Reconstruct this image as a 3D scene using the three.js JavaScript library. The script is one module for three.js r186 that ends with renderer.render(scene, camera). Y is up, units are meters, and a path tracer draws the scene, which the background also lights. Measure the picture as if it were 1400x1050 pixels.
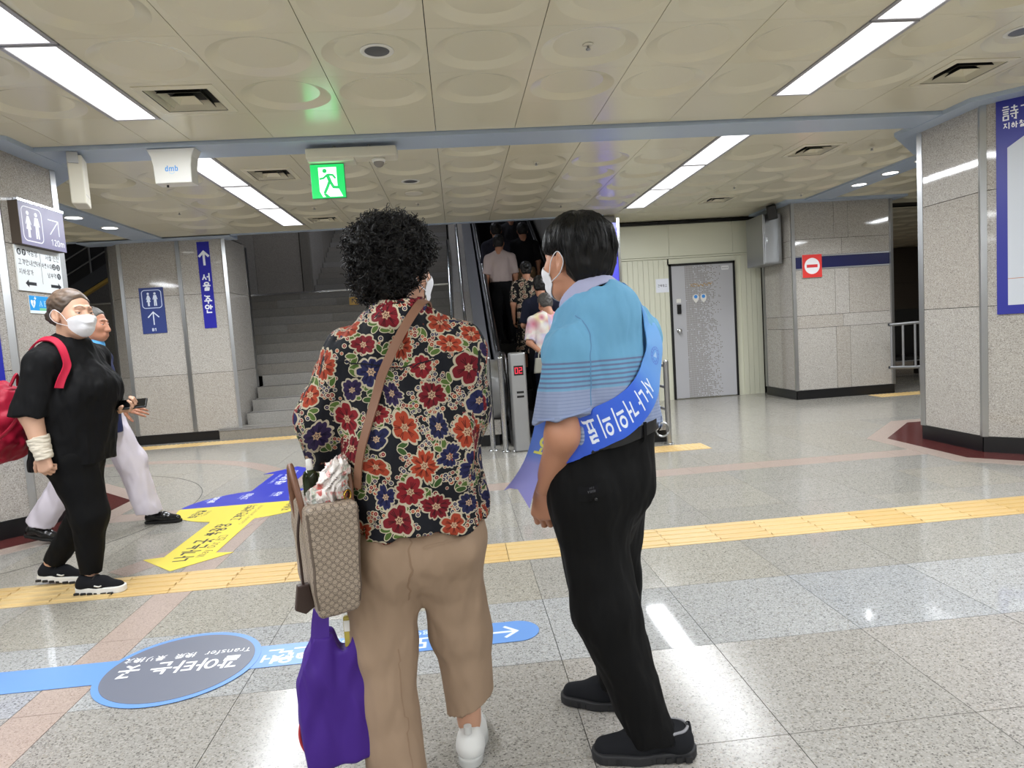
import * as THREE from 'three';
import { mergeGeometries, mergeVertices, toCreasedNormals } from 'three/addons/utils/BufferGeometryUtils.js';
import { RoundedBoxGeometry } from 'three/addons/geometries/RoundedBoxGeometry.js';
import { RectAreaLightUniformsLib } from 'three/addons/lights/RectAreaLightUniformsLib.js';
import { createNoise3D } from 'simplex-noise';

// ------------------------------------------------------------------ camera, light level, exposure
const scene = new THREE.Scene();
scene.background = new THREE.Color(0x000000);
const camera = new THREE.PerspectiveCamera(60.952, 1400 / 1050, 0.05, 80);
const D2R = Math.PI / 180;
camera.rotation.order = 'YXZ';
camera.position.set(0, 1.24, 0);
camera.rotation.set(-4.5247 * D2R, -4.5177 * D2R, -3.7362 * D2R);
const renderer = new THREE.WebGLRenderer({ antialias: true });
renderer.toneMapping = THREE.LinearToneMapping;
renderer.toneMappingExposure = 1.27;
renderer.shadowMap.enabled = true;
RectAreaLightUniformsLib.init();
const STRIP_NITS = 29;      // ceiling strip panels
const ROUND_CANDELA = 1.1;  // small round downlights
const GLOW = 1.3;           // what the eye sees of a lit diffuser
const C = 2.82;             // ceiling height

// ------------------------------------------------------------------ helpers
let seed = 12345;
const rnd = () => { seed = (seed + 0x6d2b79f5) | 0; let t = Math.imul(seed ^ (seed >>> 15), 1 | seed); t = (t + Math.imul(t ^ (t >>> 7), 61 | t)) ^ t; return ((t ^ (t >>> 14)) >>> 0) / 4294967296; };
const rr = (a, b) => a + (b - a) * rnd();
const noise3 = createNoise3D(rnd);
const used = new Map();
const numbered = (n) => { const k = used.get(n) ?? 0; used.set(n, k + 1); return k ? n + '_' + String(k).padStart(3, '0') : n; };
const shade = (o) => { o.castShadow = true; o.receiveShadow = true; return o; };
function thing(name, label, category, pos = [0, 0, 0], turn = 0, group) {
  const o = new THREE.Group(); o.name = numbered(name); o.position.set(...pos); o.rotation.y = turn; scene.add(o);
  o.userData = { label, category }; if (group) o.userData.group = group;
  return o;
}
function structure(name) { const o = new THREE.Group(); o.name = numbered(name); o.userData = { kind: 'structure' }; scene.add(o); return o; }
function part(name, geo, mat, parent, pos, rot) {
  const m = shade(new THREE.Mesh(geo, mat)); m.name = parent === scene ? numbered(name) : name;
  if (pos) m.position.set(...pos); if (rot) m.rotation.set(...rot);
  parent.add(m); return m;
}
// box uv in metres, with an offset so that neighbouring pieces do not repeat
function metreUV(g, ou = 0, ov = 0) {
  const p = g.attributes.position, n = g.attributes.normal, uv = new Float32Array(p.count * 2);
  for (let i = 0; i < p.count; i++) {
    const ax = Math.abs(n.getX(i)), ay = Math.abs(n.getY(i)), az = Math.abs(n.getZ(i));
    const [u, v] = ay >= ax && ay >= az ? [p.getX(i), p.getZ(i)] : ax >= az ? [p.getZ(i), p.getY(i)] : [p.getX(i), p.getY(i)];
    uv[2 * i] = u + ou; uv[2 * i + 1] = v + ov;
  }
  g.setAttribute('uv', new THREE.BufferAttribute(uv, 2)); return g;
}
const boxCache = new Map();
function bx(w, h, d, v = 0) {
  const k = [w, h, d].map((x) => x.toFixed(4)).join() + v;
  if (!boxCache.has(k)) boxCache.set(k, metreUV(new THREE.BoxGeometry(w, h, d), v * 0.37, v * 0.53));
  return boxCache.get(k);
}
// box between two corners as a placed mesh
function slab(name, mat, parent, x0, x1, y0, y1, z0, z1, v) {
  return part(name, bx(Math.abs(x1 - x0), Math.abs(y1 - y0), Math.abs(z1 - z0), v ?? Math.floor(rnd() * 6)), mat, parent, [(x0 + x1) / 2, (y0 + y1) / 2, (z0 + z1) / 2]);
}
const slabGeo = (x0, x1, y0, y1, z0, z1) => { const g = metreUV(new THREE.BoxGeometry(Math.abs(x1 - x0), Math.abs(y1 - y0), Math.abs(z1 - z0)), rnd(), rnd()); g.translate((x0 + x1) / 2, (y0 + y1) / 2, (z0 + z1) / 2); return g; };
const rbox = (w, h, d, r = 0.006, s = 2) => { const g = new RoundedBoxGeometry(w, h, d, s, Math.min(r, w / 2.05, h / 2.05, d / 2.05)); return g; };
const tubeOf = (pts, r, seg = 24, rad = 8, closed = false) => new THREE.TubeGeometry(new THREE.CatmullRomCurve3(pts.map((p) => new THREE.Vector3(...p)), closed, 'centripetal'), seg, r, rad, closed);
function bar(a, b, r, rad = 10) {
  const A = new THREE.Vector3(...a), B = new THREE.Vector3(...b), L = A.distanceTo(B), g = new THREE.CylinderGeometry(r, r, L, rad);
  g.applyQuaternion(new THREE.Quaternion().setFromUnitVectors(new THREE.Vector3(0, 1, 0), B.clone().sub(A).normalize())); g.translate((A.x + B.x) / 2, (A.y + B.y) / 2, (A.z + B.z) / 2); return g;
}
const merge = (list) => mergeGeometries(list.map((g) => { const k = g.index ? g.toNonIndexed() : g; for (const n of Object.keys(k.attributes)) if (!['position', 'normal', 'uv'].includes(n)) k.deleteAttribute(n); return k; }));
function prism(pts, depth, bevel = 0) { // shape in xy, extruded along +z
  const s = new THREE.Shape(pts.map((p) => new THREE.Vector2(...p)));
  return new THREE.ExtrudeGeometry(s, { depth, bevelEnabled: bevel > 0, bevelSize: bevel, bevelThickness: bevel, bevelSegments: 2, curveSegments: 24 });
}

// ------------------------------------------------------------------ textures and materials
function canvasTex(w, h, draw, wrap) {
  const c = document.createElement('canvas'); c.width = w; c.height = h; const x = c.getContext('2d');
  draw(x, w, h);
  const t = new THREE.CanvasTexture(c); t.colorSpace = THREE.SRGBColorSpace; t.magFilter = THREE.LinearFilter;
  if (wrap) t.wrapS = t.wrapT = THREE.RepeatWrapping;
  return t;
}
function flecks(base, kinds, size = 1024, metres = 0.9) {
  const t = canvasTex(size, size, (x) => {
    x.fillStyle = base; x.fillRect(0, 0, size, size);
    for (const [color, n, r0, r1, alpha] of kinds) {
      x.fillStyle = color; x.globalAlpha = alpha;
      for (let i = 0; i < n; i++) {
        const cx = rnd() * size, cy = rnd() * size, r = rr(r0, r1), k = 5, a0 = rnd() * 6.3, st = rr(0.5, 1.6);
        const pts = []; for (let j = 0; j < k; j++) { const a = a0 + (j / k) * 6.283, q = r * rr(0.5, 1.25); pts.push([Math.cos(a) * q * st, Math.sin(a) * q]); }
        for (const dx of [-size, 0, size]) for (const dy of [-size, 0, size]) {
          if (cx + dx < -9 || cx + dx > size + 9 || cy + dy < -9 || cy + dy > size + 9) continue;
          x.beginPath(); pts.forEach(([px, py], j) => (j ? x.lineTo(cx + dx + px, cy + dy + py) : x.moveTo(cx + dx + px, cy + dy + py))); x.fill();
        }
      }
    }
    x.globalAlpha = 1;
  }, true);
  t.repeat.set(1 / metres, 1 / metres); return t;
}
const std = (o) => new THREE.MeshStandardMaterial(o);
const phy = (o) => new THREE.MeshPhysicalMaterial(o);
const T = {
  floor: flecks('#b7b6b2', [['#918f8c', 6500, 2, 5.2, 0.75], ['#cdccc8', 6500, 2, 5.4, 0.8], ['#6a6967', 3600, 1.5, 4.0, 0.85], ['#a59c90', 2000, 1.5, 4.5, 0.6], ['#4c4b4a', 1300, 1, 2.8, 0.9]]),
  pink: flecks('#ab9a90', [['#8f7d73', 9000, 1.5, 4, 0.75], ['#bdaca2', 8000, 1.5, 4, 0.8], ['#6b5549', 4000, 1, 2.6, 0.85], ['#4a3c35', 1200, 0.8, 2, 0.9]]),
  red: flecks('#5b2a28', [['#6d3836', 6000, 1.5, 4, 0.7], ['#43201f', 6000, 1.5, 4, 0.8], ['#8a5a55', 1200, 1, 2, 0.7]], 512, 0.45),
  wall: flecks('#b5b0a9', [['#98938c', 5200, 2.5, 6, 0.7], ['#cdcac4', 5200, 2.5, 6, 0.8], ['#86807a', 2600, 2, 5, 0.8], ['#5e5a56', 1500, 1.5, 3.6, 0.9]], 1024, 0.8),
  step: flecks('#8d8a84', [['#7d7a75', 7000, 1.5, 4, 0.7], ['#9b9892', 7000, 1.5, 4, 0.7], ['#66635f', 2500, 1, 2.5, 0.7]], 512, 0.6),
};
const floorMat = (tint, rough) => phy({ color: tint, map: T.floor, roughness: rough, specularIntensity: 0.75, ior: 1.5 });
const M = {
  floors: [floorMat('#e2dfd8', 0.15), floorMat('#dcdad6', 0.12), floorMat('#e0dcd3', 0.16), floorMat('#dad8d3', 0.13)],
  polished: [floorMat('#e6e9ee', 0.05), floorMat('#e0e4eb', 0.06)],
  warm: [floorMat('#dcd8d5', 0.21), floorMat('#d7d4d1', 0.2)],
  grout: std({ color: '#3b3a38', roughness: 0.9 }),
  pink: phy({ map: T.pink, roughness: 0.3 }), pinkPale: phy({ map: T.pink, color: '#ffffff', roughness: 0.26 }), red: phy({ map: T.red, roughness: 0.2 }),
  wall: phy({ map: T.wall, roughness: 0.12, ior: 1.5 }), walls: [phy({ map: T.wall, roughness: 0.05 }), phy({ map: T.wall, color: '#f6f4f1', roughness: 0.06 }), phy({ map: T.wall, color: '#fbfbfa', roughness: 0.055 })],
  steps: [std({ map: T.step, roughness: 0.55 }), std({ map: T.step, color: '#efeeea', roughness: 0.55 }), std({ map: T.step, color: '#f6f2ec', roughness: 0.6 })],
  dark: std({ color: '#1a1a1c', roughness: 0.6 }), black: std({ color: '#0b0b0c', roughness: 0.45 }), blackGloss: phy({ color: '#101013', roughness: 0.25 }),
  kick: phy({ color: '#151517', roughness: 0.3 }),
  steel: std({ color: '#b9bbbd', metalness: 1, roughness: 0.28 }), steelSoft: std({ color: '#a9aaac', metalness: 0.9, roughness: 0.42 }), steelBright: std({ color: '#d0d2d5', metalness: 1, roughness: 0.16 }),
  ceil: phy({ color: '#dfd9c2', roughness: 0.3, specularIntensity: 0.9 }), ceils: [phy({ color: '#dfd9c2', roughness: 0.22 }), phy({ color: '#ded9c3', roughness: 0.24 }), phy({ color: '#ddd7bf', roughness: 0.2 })],
  plenum: std({ color: '#24231f', roughness: 0.9 }),
  band: phy({ color: '#b2c1d6', roughness: 0.3 }),
  frame: std({ color: '#a9a8ae', roughness: 0.4, metalness: 0.3 }),
  white: phy({ color: '#e4e3dd', roughness: 0.4 }), cream: phy({ color: '#d7d2c2', roughness: 0.42 }),
  cabin: phy({ color: '#d9d9c5', roughness: 0.5 }), doorGrey: phy({ color: '#b4b4b8', roughness: 0.42 }),
  yellow: phy({ color: '#d9b35a', roughness: 0.5 }), yellows: [phy({ color: '#cfb078', roughness: 0.5 }), phy({ color: '#cbab70', roughness: 0.5 }), phy({ color: '#d2b680', roughness: 0.48 })],
  blue: phy({ color: '#2423a4', roughness: 0.35 }), navy: phy({ color: '#161a4e', roughness: 0.3 }),
  glowWhite: std({ color: '#ffffff', emissive: '#ffffff', emissiveIntensity: GLOW, roughness: 0.5 }),
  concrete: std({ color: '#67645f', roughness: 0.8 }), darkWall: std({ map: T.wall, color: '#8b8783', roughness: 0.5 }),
};

// ------------------------------------------------------------------ lettering: Korean syllables composed from strokes
const CONS = {
  'ㄱ': [[[.1, .12], [.88, .12], [.8, .55], [.7, .96]]], 'ㄴ': [[[.14, .05], [.14, .88], [.94, .88]]], 'ㄷ': [[[.9, .1], [.14, .1], [.14, .9], [.94, .9]]],
  'ㄹ': [[[.1, .08], [.88, .08], [.88, .48], [.13, .48], [.13, .92], [.93, .92]]], 'ㅁ': [[[.12, .1], [.88, .1], [.88, .9], [.12, .9], [.12, .1]]],
  'ㅂ': [[[.13, .04], [.13, .92], [.87, .92], [.87, .04]], [[.13, .46], [.87, .46]]], 'ㅅ': [[[.5, .05], [.46, .4], [.06, .95]], [[.47, .4], [.95, .95]]], 'ㅇ': 'o',
  'ㅈ': [[[.08, .1], [.92, .1]], [[.5, .1], [.44, .5], [.05, .95]], [[.47, .5], [.95, .95]]], 'ㅊ': [[[.32, .02], [.68, .02]], [[.08, .24], [.92, .24]], [[.5, .24], [.44, .58], [.05, .97]], [[.47, .58], [.95, .97]]],
  'ㅋ': [[[.1, .1], [.88, .1], [.8, .55], [.7, .96]], [[.1, .5], [.84, .5]]], 'ㅌ': [[[.9, .08], [.13, .08], [.13, .92], [.94, .92]], [[.13, .5], [.88, .5]]],
  'ㅍ': [[[.06, .1], [.94, .1]], [[.06, .9], [.94, .9]], [[.32, .1], [.32, .9]], [[.68, .1], [.68, .9]]], 'ㅎ': 'h',
};
CONS['ㄲ'] = 'ㄱㄱ'; CONS['ㄸ'] = 'ㄷㄷ'; CONS['ㅃ'] = 'ㅂㅂ'; CONS['ㅆ'] = 'ㅅㅅ'; CONS['ㅉ'] = 'ㅈㅈ'; CONS['ㄶ'] = 'ㄴㅎ'; CONS['ㅄ'] = 'ㅂㅅ'; CONS['ㄺ'] = 'ㄹㄱ';
const VV = { 'ㅏ': [[.38, 1], [[.38, .45, 1]]], 'ㅑ': [[.38], [[.38, .33, 1], [.38, .62, 1]]], 'ㅓ': [[.8], [[.1, .45, .8]]], 'ㅕ': [[.8], [[.1, .33, .8], [.1, .62, .8]]], 'ㅣ': [[.6], []], 'ㅐ': [[.22, .85], [[.22, .48, .85]]], 'ㅔ': [[.45, .92], [[-.05, .45, .45]]], 'ㅖ': [[.45, .92], [[-.05, .33, .45], [-.05, .6, .45]]], 'ㅒ': [[.22, .85], [[.22, .35, .85], [.22, .62, .85]]] };
VV['ㅏ'] = [[.38], [[.38, .45, 1]]];
const HV = { 'ㅗ': [.8, [.5], -1], 'ㅛ': [.8, [.33, .67], -1], 'ㅜ': [.22, [.5], 1], 'ㅠ': [.22, [.33, .67], 1], 'ㅡ': [.5, [], 0] };
const LL = 'ㄱㄲㄴㄷㄸㄹㅁㅂㅃㅅㅆㅇㅈㅉㅊㅋㅌㅍㅎ', VL = 'ㅏㅐㅑㅒㅓㅔㅕㅖㅗㅘㅙㅚㅛㅜㅝㅞㅟㅠㅡㅢㅣ', TL = ' ㄱㄲㄳㄴㄵㄶㄷㄹㄺㄻㄼㄽㄾㄿㅀㅁㅂㅄㅅㅆㅇㅈㅊㅋㅌㅍㅎ';
const MIX = { 'ㅘ': 'ㅗㅏ', 'ㅙ': 'ㅗㅐ', 'ㅚ': 'ㅗㅣ', 'ㅝ': 'ㅜㅓ', 'ㅞ': 'ㅜㅔ', 'ㅟ': 'ㅜㅣ', 'ㅢ': 'ㅡㅣ' };
// a few Chinese and Japanese characters as strokes
const HAN = {
  '詩': [[.05, .08, .4, .08], [.0, .25, .45, .25], [.05, .4, .4, .4], [.05, .54, .4, .54], [.08, .68, .08, .95, .38, .95, .38, .68, .08, .68], [.55, .18, .95, .18], [.75, .03, .75, .4], [.5, .4, 1, .4], [.5, .6, 1, .6], [.85, .42, .85, .95, .72, .9], [.6, .7, .66, .82]],
  '換': [[.0, .25, .32, .25], [.18, .03, .18, .93, .06, .88], [.02, .62, .34, .48], [.58, .03, .42, .25], [.5, .14, .8, .14, .7, .28], [.44, .3, .44, .58], [.44, .3, .92, .3, .92, .58], [.62, .34, .56, .5], [.74, .34, .8, .5], [.36, .6, 1, .6], [.68, .5, .6, .75, .38, .96], [.68, .6, .78, .8, 1, .96]],
  '乘': [[.78, .04, .2, .12], [.08, .26, .92, .26], [.5, .08, .5, .97], [.3, .2, .3, .6], [.7, .2, .7, .6], [.1, .42, .3, .42], [.7, .42, .92, .42], [.08, .6, .3, .56], [.7, .56, .92, .6], [.46, .6, .05, .95], [.54, .6, .95, .95]],
  '乗': [[.78, .04, .2, .12], [.12, .24, .88, .24], [.5, .08, .5, .97], [.32, .12, .32, .62], [.68, .12, .68, .62], [.05, .42, .95, .42], [.12, .62, .88, .62], [.46, .62, .05, .95], [.54, .62, .95, .95]],
  'り': [[.28, .1, .24, .5, .34, .58], [.68, .06, .74, .5, .62, .78, .4, .95]], 'え': [[.38, .05, .6, .14], [.2, .32, .74, .3, .12, .92], [.44, .6, .58, .62, .62, .9, .92, .9]],
  '出': [[.5, .04, .5, .95], [.2, .14, .2, .45, .8, .45, .8, .14], [.1, .56, .1, .95, .9, .95, .9, .56]], '口': [[.15, .12, .15, .92], [.15, .12, .85, .12, .85, .92], [.15, .85, .85, .85]],
  '歌': [[.0, .1, .55, .1], [.42, .1, .42, .45], [.1, .2, .3, .2, .3, .38, .1, .38, .1, .2], [.0, .52, .55, .52], [.42, .52, .42, .95], [.1, .62, .3, .62, .3, .82, .1, .82, .1, .62], [.7, .05, .58, .4], [.66, .22, .98, .22, .9, .4], [.78, .35, .75, .6, .55, .95], [.77, .55, 1, .95]],
};
function putPoly(x, list, bx0, by0, bw, bh) {
  for (const s of list) { x.beginPath(); s.forEach(([u, v], i) => (i ? x.lineTo(bx0 + u * bw, by0 + v * bh) : x.moveTo(bx0 + u * bw, by0 + v * bh))); x.stroke(); }
}
function putCons(x, c, bx0, by0, bw, bh) {
  const g = CONS[c]; if (!g) return;
  if (g === 'o') { x.beginPath(); x.ellipse(bx0 + bw / 2, by0 + bh / 2, bw * 0.42, bh * 0.44, 0, 0, 7); x.stroke(); }
  else if (g === 'h') { putPoly(x, [[[.34, .04], [.66, .04]], [[.08, .26], [.92, .26]]], bx0, by0, bw, bh); x.beginPath(); x.ellipse(bx0 + bw / 2, by0 + bh * 0.68, bw * 0.32, bh * 0.27, 0, 0, 7); x.stroke(); }
  else if (typeof g === 'string') { putCons(x, g[0], bx0, by0, bw * 0.5, bh); putCons(x, g[1], bx0 + bw * 0.5, by0, bw * 0.5, bh); }
  else putPoly(x, g, bx0, by0, bw, bh);
}
const putV = (x, v, bx0, by0, bw, bh) => { const [st, tk] = VV[v]; for (const s of st) putPoly(x, [[[s, 0], [s, 1]]], bx0, by0, bw, bh); for (const [a, y, b] of tk) putPoly(x, [[[a, y], [b, y]]], bx0, by0, bw, bh); };
const putH = (x, v, bx0, by0, bw, bh) => { const [y, tk, d] = HV[v]; putPoly(x, [[[0, y], [1, y]]], bx0, by0, bw, bh); for (const t of tk) putPoly(x, [[[t, y], [t, d < 0 ? 0.05 : 1]]], bx0, by0, bw, bh); };
function glyph(x, ch, px, py, s, w = 0.9) { // top left corner, size, relative width
  const k = ch.charCodeAt(0) - 0xac00, bw = s * w;
  if (HAN[ch]) { for (const a of HAN[ch]) { x.beginPath(); for (let i = 0; i < a.length; i += 2) (i ? x.lineTo : x.moveTo).call(x, px + a[i] * bw, py + a[i + 1] * s); x.stroke(); } return bw; }
  if (k < 0 || k > 11171) { const f = x.lineWidth; x.textBaseline = 'alphabetic'; x.textAlign = 'left'; x.font = (f / s > 0.11 ? 'bold ' : '') + s * 1.02 + 'px sans-serif'; x.fillText(ch, px, py + s * 0.88); return ch === ' ' ? s * 0.35 : x.measureText(ch).width; }
  const L = LL[Math.floor(k / 588)], v = VL[Math.floor((k % 588) / 28)], t = TL[k % 28], B = (f, a, b, c, d, e) => f(x, e, px + a * bw, py + b * s, c * bw, d * s);
  if (MIX[v]) {
    const [h, q] = MIX[v];
    if (t === ' ') { B(putCons, .04, .04, .56, .46, L); B(putH, 0, .5, .66, .34, h); B(putV, .64, 0, .34, 1, q); }
    else { B(putCons, .06, .0, .52, .34, L); B(putH, 0, .34, .64, .24, h); B(putV, .64, 0, .34, .6, q); B(putCons, .16, .64, .68, .36, t); }
  } else if (HV[v]) {
    if (t === ' ') { B(putCons, .18, .02, .64, .5, L); B(putH, .02, .52, .96, .46, v); } else { B(putCons, .2, .0, .6, .36, L); B(putH, .02, .36, .96, .27, v); B(putCons, .18, .66, .64, .34, t); }
  } else if (t === ' ') { B(putCons, .03, .1, .54, .74, L); B(putV, .56, 0, .42, 1, v); }
  else { B(putCons, .05, .02, .52, .48, L); B(putV, .56, 0, .42, .58, v); B(putCons, .16, .62, .72, .37, t); }
  return bw;
}
function write(x, text, px, py, s, { color = '#fff', weight = 0.12, w = 0.9, gap = 0.08, align = 'left', down = false } = {}) {
  x.strokeStyle = x.fillStyle = color; x.lineWidth = s * weight; x.lineCap = 'butt'; x.lineJoin = 'miter';
  if (align !== 'left') { const c2 = document.createElement('canvas').getContext('2d'); let W = 0; for (const ch of text) { c2.lineWidth = s * weight; W += glyph(c2, ch, 0, 0, s, w) + s * gap; } px -= (W - s * gap) * (align === 'center' ? 0.5 : 1); }
  for (const ch of text) { const a = glyph(x, ch, px, py, s, w); if (down) py += s * (ch === '·' ? 0.55 : 1 + gap); else px += a + s * gap; }
}
const arrow = (x, cx, cy, len, ang, lw, color = '#fff', head = 0.45) => { x.save(); x.translate(cx, cy); x.rotate(ang); x.strokeStyle = color; x.lineWidth = lw; x.lineCap = 'butt'; x.lineJoin = 'miter'; x.beginPath(); x.moveTo(-len / 2, 0); x.lineTo(len / 2 - lw * 0.6, 0); x.moveTo(len / 2 - len * head, -len * head); x.lineTo(len / 2, 0); x.lineTo(len / 2 - len * head, len * head); x.stroke(); x.restore(); };
function manWoman(x, cx, cy, h, color = '#fff') {
  x.fillStyle = color;
  const w = (X, Y, a) => { x.beginPath(); a.forEach(([u, v], i) => (i ? x.lineTo(X + u * h, Y + v * h) : x.moveTo(X + u * h, Y + v * h))); x.closePath(); x.fill(); }, dot = (X, Y) => { x.beginPath(); x.arc(X, Y, h * 0.085, 0, 7); x.fill(); };
  dot(cx - h * 0.24, cy - h * 0.41); w(cx - h * 0.24, cy, [[-.06, -.3], [.06, -.3], [.17, 0], [.13, .03], [.07, -.1], [.15, .2], [.07, .2], [.07, .5], [-.07, .5], [-.07, .2], [-.15, .2], [-.07, -.1], [-.13, .03], [-.17, 0]]);
  dot(cx + h * 0.24, cy - h * 0.41); w(cx + h * 0.24, cy, [[-.1, -.3], [.1, -.3], [.18, .02], [.13, .04], [.09, -.1], [.11, .5], [.02, .5], [0, .1], [-.02, .5], [-.11, .5], [-.09, -.1], [-.13, .04], [-.18, .02]]);
}
function rrect(x, a, b, w, h, r) { x.beginPath(); x.roundRect(a, b, w, h, r); }
// a flat board: body with a printed face in front of it; the face looks along +z before turning
function board(name, label, category, w, h, thick, pos, turn, tex, bodyMat, o = {}) {
  const t = thing(name, label, category, pos, turn, o.group);
  part('board', rbox(w, h, thick, Math.min(0.004, thick * 0.3)), bodyMat, t, [0, 0, thick / 2]);
  part('printed_face', new THREE.PlaneGeometry(w - 0.002, h - 0.002), phy({ map: tex, roughness: o.rough ?? 0.35 }), t, [0, 0, thick + 0.0008]);
  return t;
}
// ------------------------------------------------------------------ ceiling lights (strip panels)
function stripLight(x0, x1, z0, z1, label, group) {
  const w = x1 - x0, d = z1 - z0, cx = (x0 + x1) / 2, cz = (z0 + z1) / 2;
  const t = thing('ceiling_light', label, 'ceiling light', [cx, C, cz], 0, group);
  part('diffuser', bx(w - 0.02, 0.006, d - 0.02), M.glowWhite, t, [0, 0.001, 0]);
  const fr = merge([slabGeo(-w / 2 - 0.012, -w / 2 + 0.012, -0.008, 0.012, -d / 2, d / 2), slabGeo(w / 2 - 0.012, w / 2 + 0.012, -0.008, 0.012, -d / 2, d / 2), slabGeo(-w / 2, w / 2, -0.006, 0.012, -d / 2 - 0.006, -d / 2 + 0.01), slabGeo(-w / 2, w / 2, -0.006, 0.012, d / 2 - 0.01, d / 2 + 0.006)]);
  part('frame', fr, M.frame, t);
  const l = new THREE.RectAreaLight(0xf6faff, STRIP_NITS, w - 0.03, d - 0.03); l.name = 'panel_lamp'; l.position.set(0, -0.012, 0); l.rotation.x = -Math.PI / 2; t.add(l);
}
const LROW = [-2.16, -1.885], RROW = [2.395, 2.67];
for (const [row, xs, side] of [['left', LROW, 'green exit sign'], ['right', RROW, 'poem poster pillar']]) {
  const far = [[-6.63, -5.55], [-7.74, -6.65], [-8.88, -7.76]], words = ['nearest the blue beam', 'in the middle', 'farthest back'];
  far.forEach(([a, b], i) => stripLight(xs[0], xs[1], a, b, `white ceiling light panel ${words[i]} in the ${row} strip beyond the beam`));
  const near = [...Array(11).keys()].map((k) => [-4.68 + k * 1.14, -3.56 + k * 1.14]);
  near.forEach(([a, b], i) => stripLight(xs[0], xs[1], a, b, i === 0 ? `long white ceiling light panel before the beam on the ${row}, its end nearest the beam` : i === 1 ? `white ceiling light panel cut by the top edge of the photo on the ${row}` : `white ceiling light panel of the ${row} strip over the near hall`, i > 1 ? `hall lights of the ${row} strip` : undefined));
}
for (const x of [-6.6, 7.6]) for (const z of [-7.5, -4, -1.5, 1, 3.5, 6]) stripLight(x, x + 0.275, z, z + 1.12, x < 0 ? 'white ceiling light panel in the side aisle on the left' : 'white ceiling light panel in the side aisle on the right', x < 0 ? 'left aisle lights' : 'right aisle lights');

// ------------------------------------------------------------------ floor of granite slabs
const floor = structure('floor');
slab('bedding', M.grout, floor, -11, 13, -0.2, -0.004, -17.5, 9.2);
const colX = []; for (let i = 0; i <= 12; i++) colX.push(-0.875 + 0.5905 * i); // -0.875 .. 6.21
const colL = [-1.475, -1.665]; for (let i = 1; i <= 7; i++) colL.push(-1.665 - 0.6 * i);
const xs = [...colL.reverse(), ...colX];
const rows = [[-1.21, -1.78], [-1.78, -2.35], [-2.35, -2.92], [-2.92, -3.46], [-3.78, -4.08], [-4.08, -4.66], [-4.66, -5.09], [-5.33, -5.82], [-5.82, -6.4], [-6.4, -6.98]];
const G2 = 0.0014;
rows.forEach(([za, zb], j) => {
  for (let i = 0; i + 1 < xs.length; i++) {
    const x0 = xs[i], x1 = xs[i + 1], narrow = Math.abs(x1 - x0 - 0.19) < 0.02, lim = 0.82 * -zb + 0.35;
    if (x1 < -lim - 0.3 || x0 > lim) continue;
    const set = narrow ? [M.pink] : j === 2 ? M.polished : j < 2 ? M.warm : M.floors, gx = j <= 2 ? 0.0014 : 0.001;
    slab('granite_slab', set[Math.floor(rnd() * set.length)], floor, x0 + gx, x1 - gx, -0.02, 0, zb + G2, za - G2);
  }
});
// band of pink granite across the hall and slabs beyond, and the rest of the hall
const rest = [];
for (const [z0, z1] of [[-5.33, -5.09]]) for (let i = 0; i < 24; i++) { const x = -7 + i * 0.59; slab('pink_slab', M.pink, floor, x + 0.001, x + 0.589, -0.02, 0, z0 + G2, z1 - G2); }
{
  const edgesX = []; for (let x = -11; x < 13; x += 0.6) edgesX.push(x);
  const zs = []; for (let z = -6.98; z > -17.4; z -= 0.58) zs.push([z - 0.58, z]);
  for (let z = -1.21; z < 9; z += 0.58) zs.push([z, z + 0.58]);
  for (const [a, b] of zs) for (const x of edgesX) rest.push(slabGeo(x + 0.0012, x + 0.5988, -0.02, 0, a + 0.0012, b - 0.0012));
  rows.forEach(([za, zb]) => { const lim = 0.82 * -zb + 0.35; for (const x of edgesX) { if (x + 0.6 < xs[0] || x > xs[xs.length - 1]) rest.push(slabGeo(Math.max(x, x > 0 ? xs[xs.length - 1] + 0.001 : x), x + 0.599, -0.02, 0, zb + G2, za - G2)); }
    for (let i = 0; i + 1 < xs.length; i++) { if (xs[i + 1] < -lim - 0.3 || xs[i] > lim) rest.push(slabGeo(xs[i] + 0.001, xs[i + 1] - 0.001, -0.02, 0, zb + G2, za - G2)); } });
  const m = part('far_slabs', merge(rest), M.floors[0], floor); m.userData = { kind: 'stuff' };
}
// tactile guide strip
function tactile(bars) {
  const list = [slabGeo(-0.149, 0.149, -0.02, 0.001, -0.149, 0.149)];
  if (bars) for (let i = 0; i < 4; i++) { const z = -0.105 + i * 0.07, g = new THREE.CylinderGeometry(0.012, 0.016, 0.29, 4, 1); g.rotateY(Math.PI / 4); g.rotateZ(Math.PI / 2); g.scale(1, 0.42, 1.2); g.translate(0, 0.002, z); list.push(metreUV(g)); }
  else for (let i = 0; i < 5; i++) for (let k = 0; k < 5; k++) { const g = new THREE.CylinderGeometry(0.011, 0.017, 0.006, 6); g.translate(-0.12 + i * 0.06, 0.004, -0.12 + k * 0.06); list.push(metreUV(g)); }
  return merge(list);
}
const tactBar = tactile(true), tactDot = tactile(false);
for (let i = 0; i < 36; i++) part('guide_tile', tactBar, M.yellows[Math.floor(rnd() * 3)], floor, [-4.458 + i * 0.3003, 0, -3.62]).scale.set(0.999, 1, 1.06);
for (let i = 0; i < 18; i++) part('warning_tile', tactDot, M.yellows[Math.floor(rnd() * 3)], floor, [-5.2 + i * 0.3003, 0.002, -9.1]);
for (let i = 0; i < 3; i++) part('warning_tile', tactDot, M.yellows[i % 3], floor, [1.62 + i * 0.3003, 0.002, -6.2]);
for (let i = 0; i < 5; i++) part('warning_tile', tactDot, M.yellows[i % 3], floor, [6.0 + i * 0.3003, 0.002, -8.78]);
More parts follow.
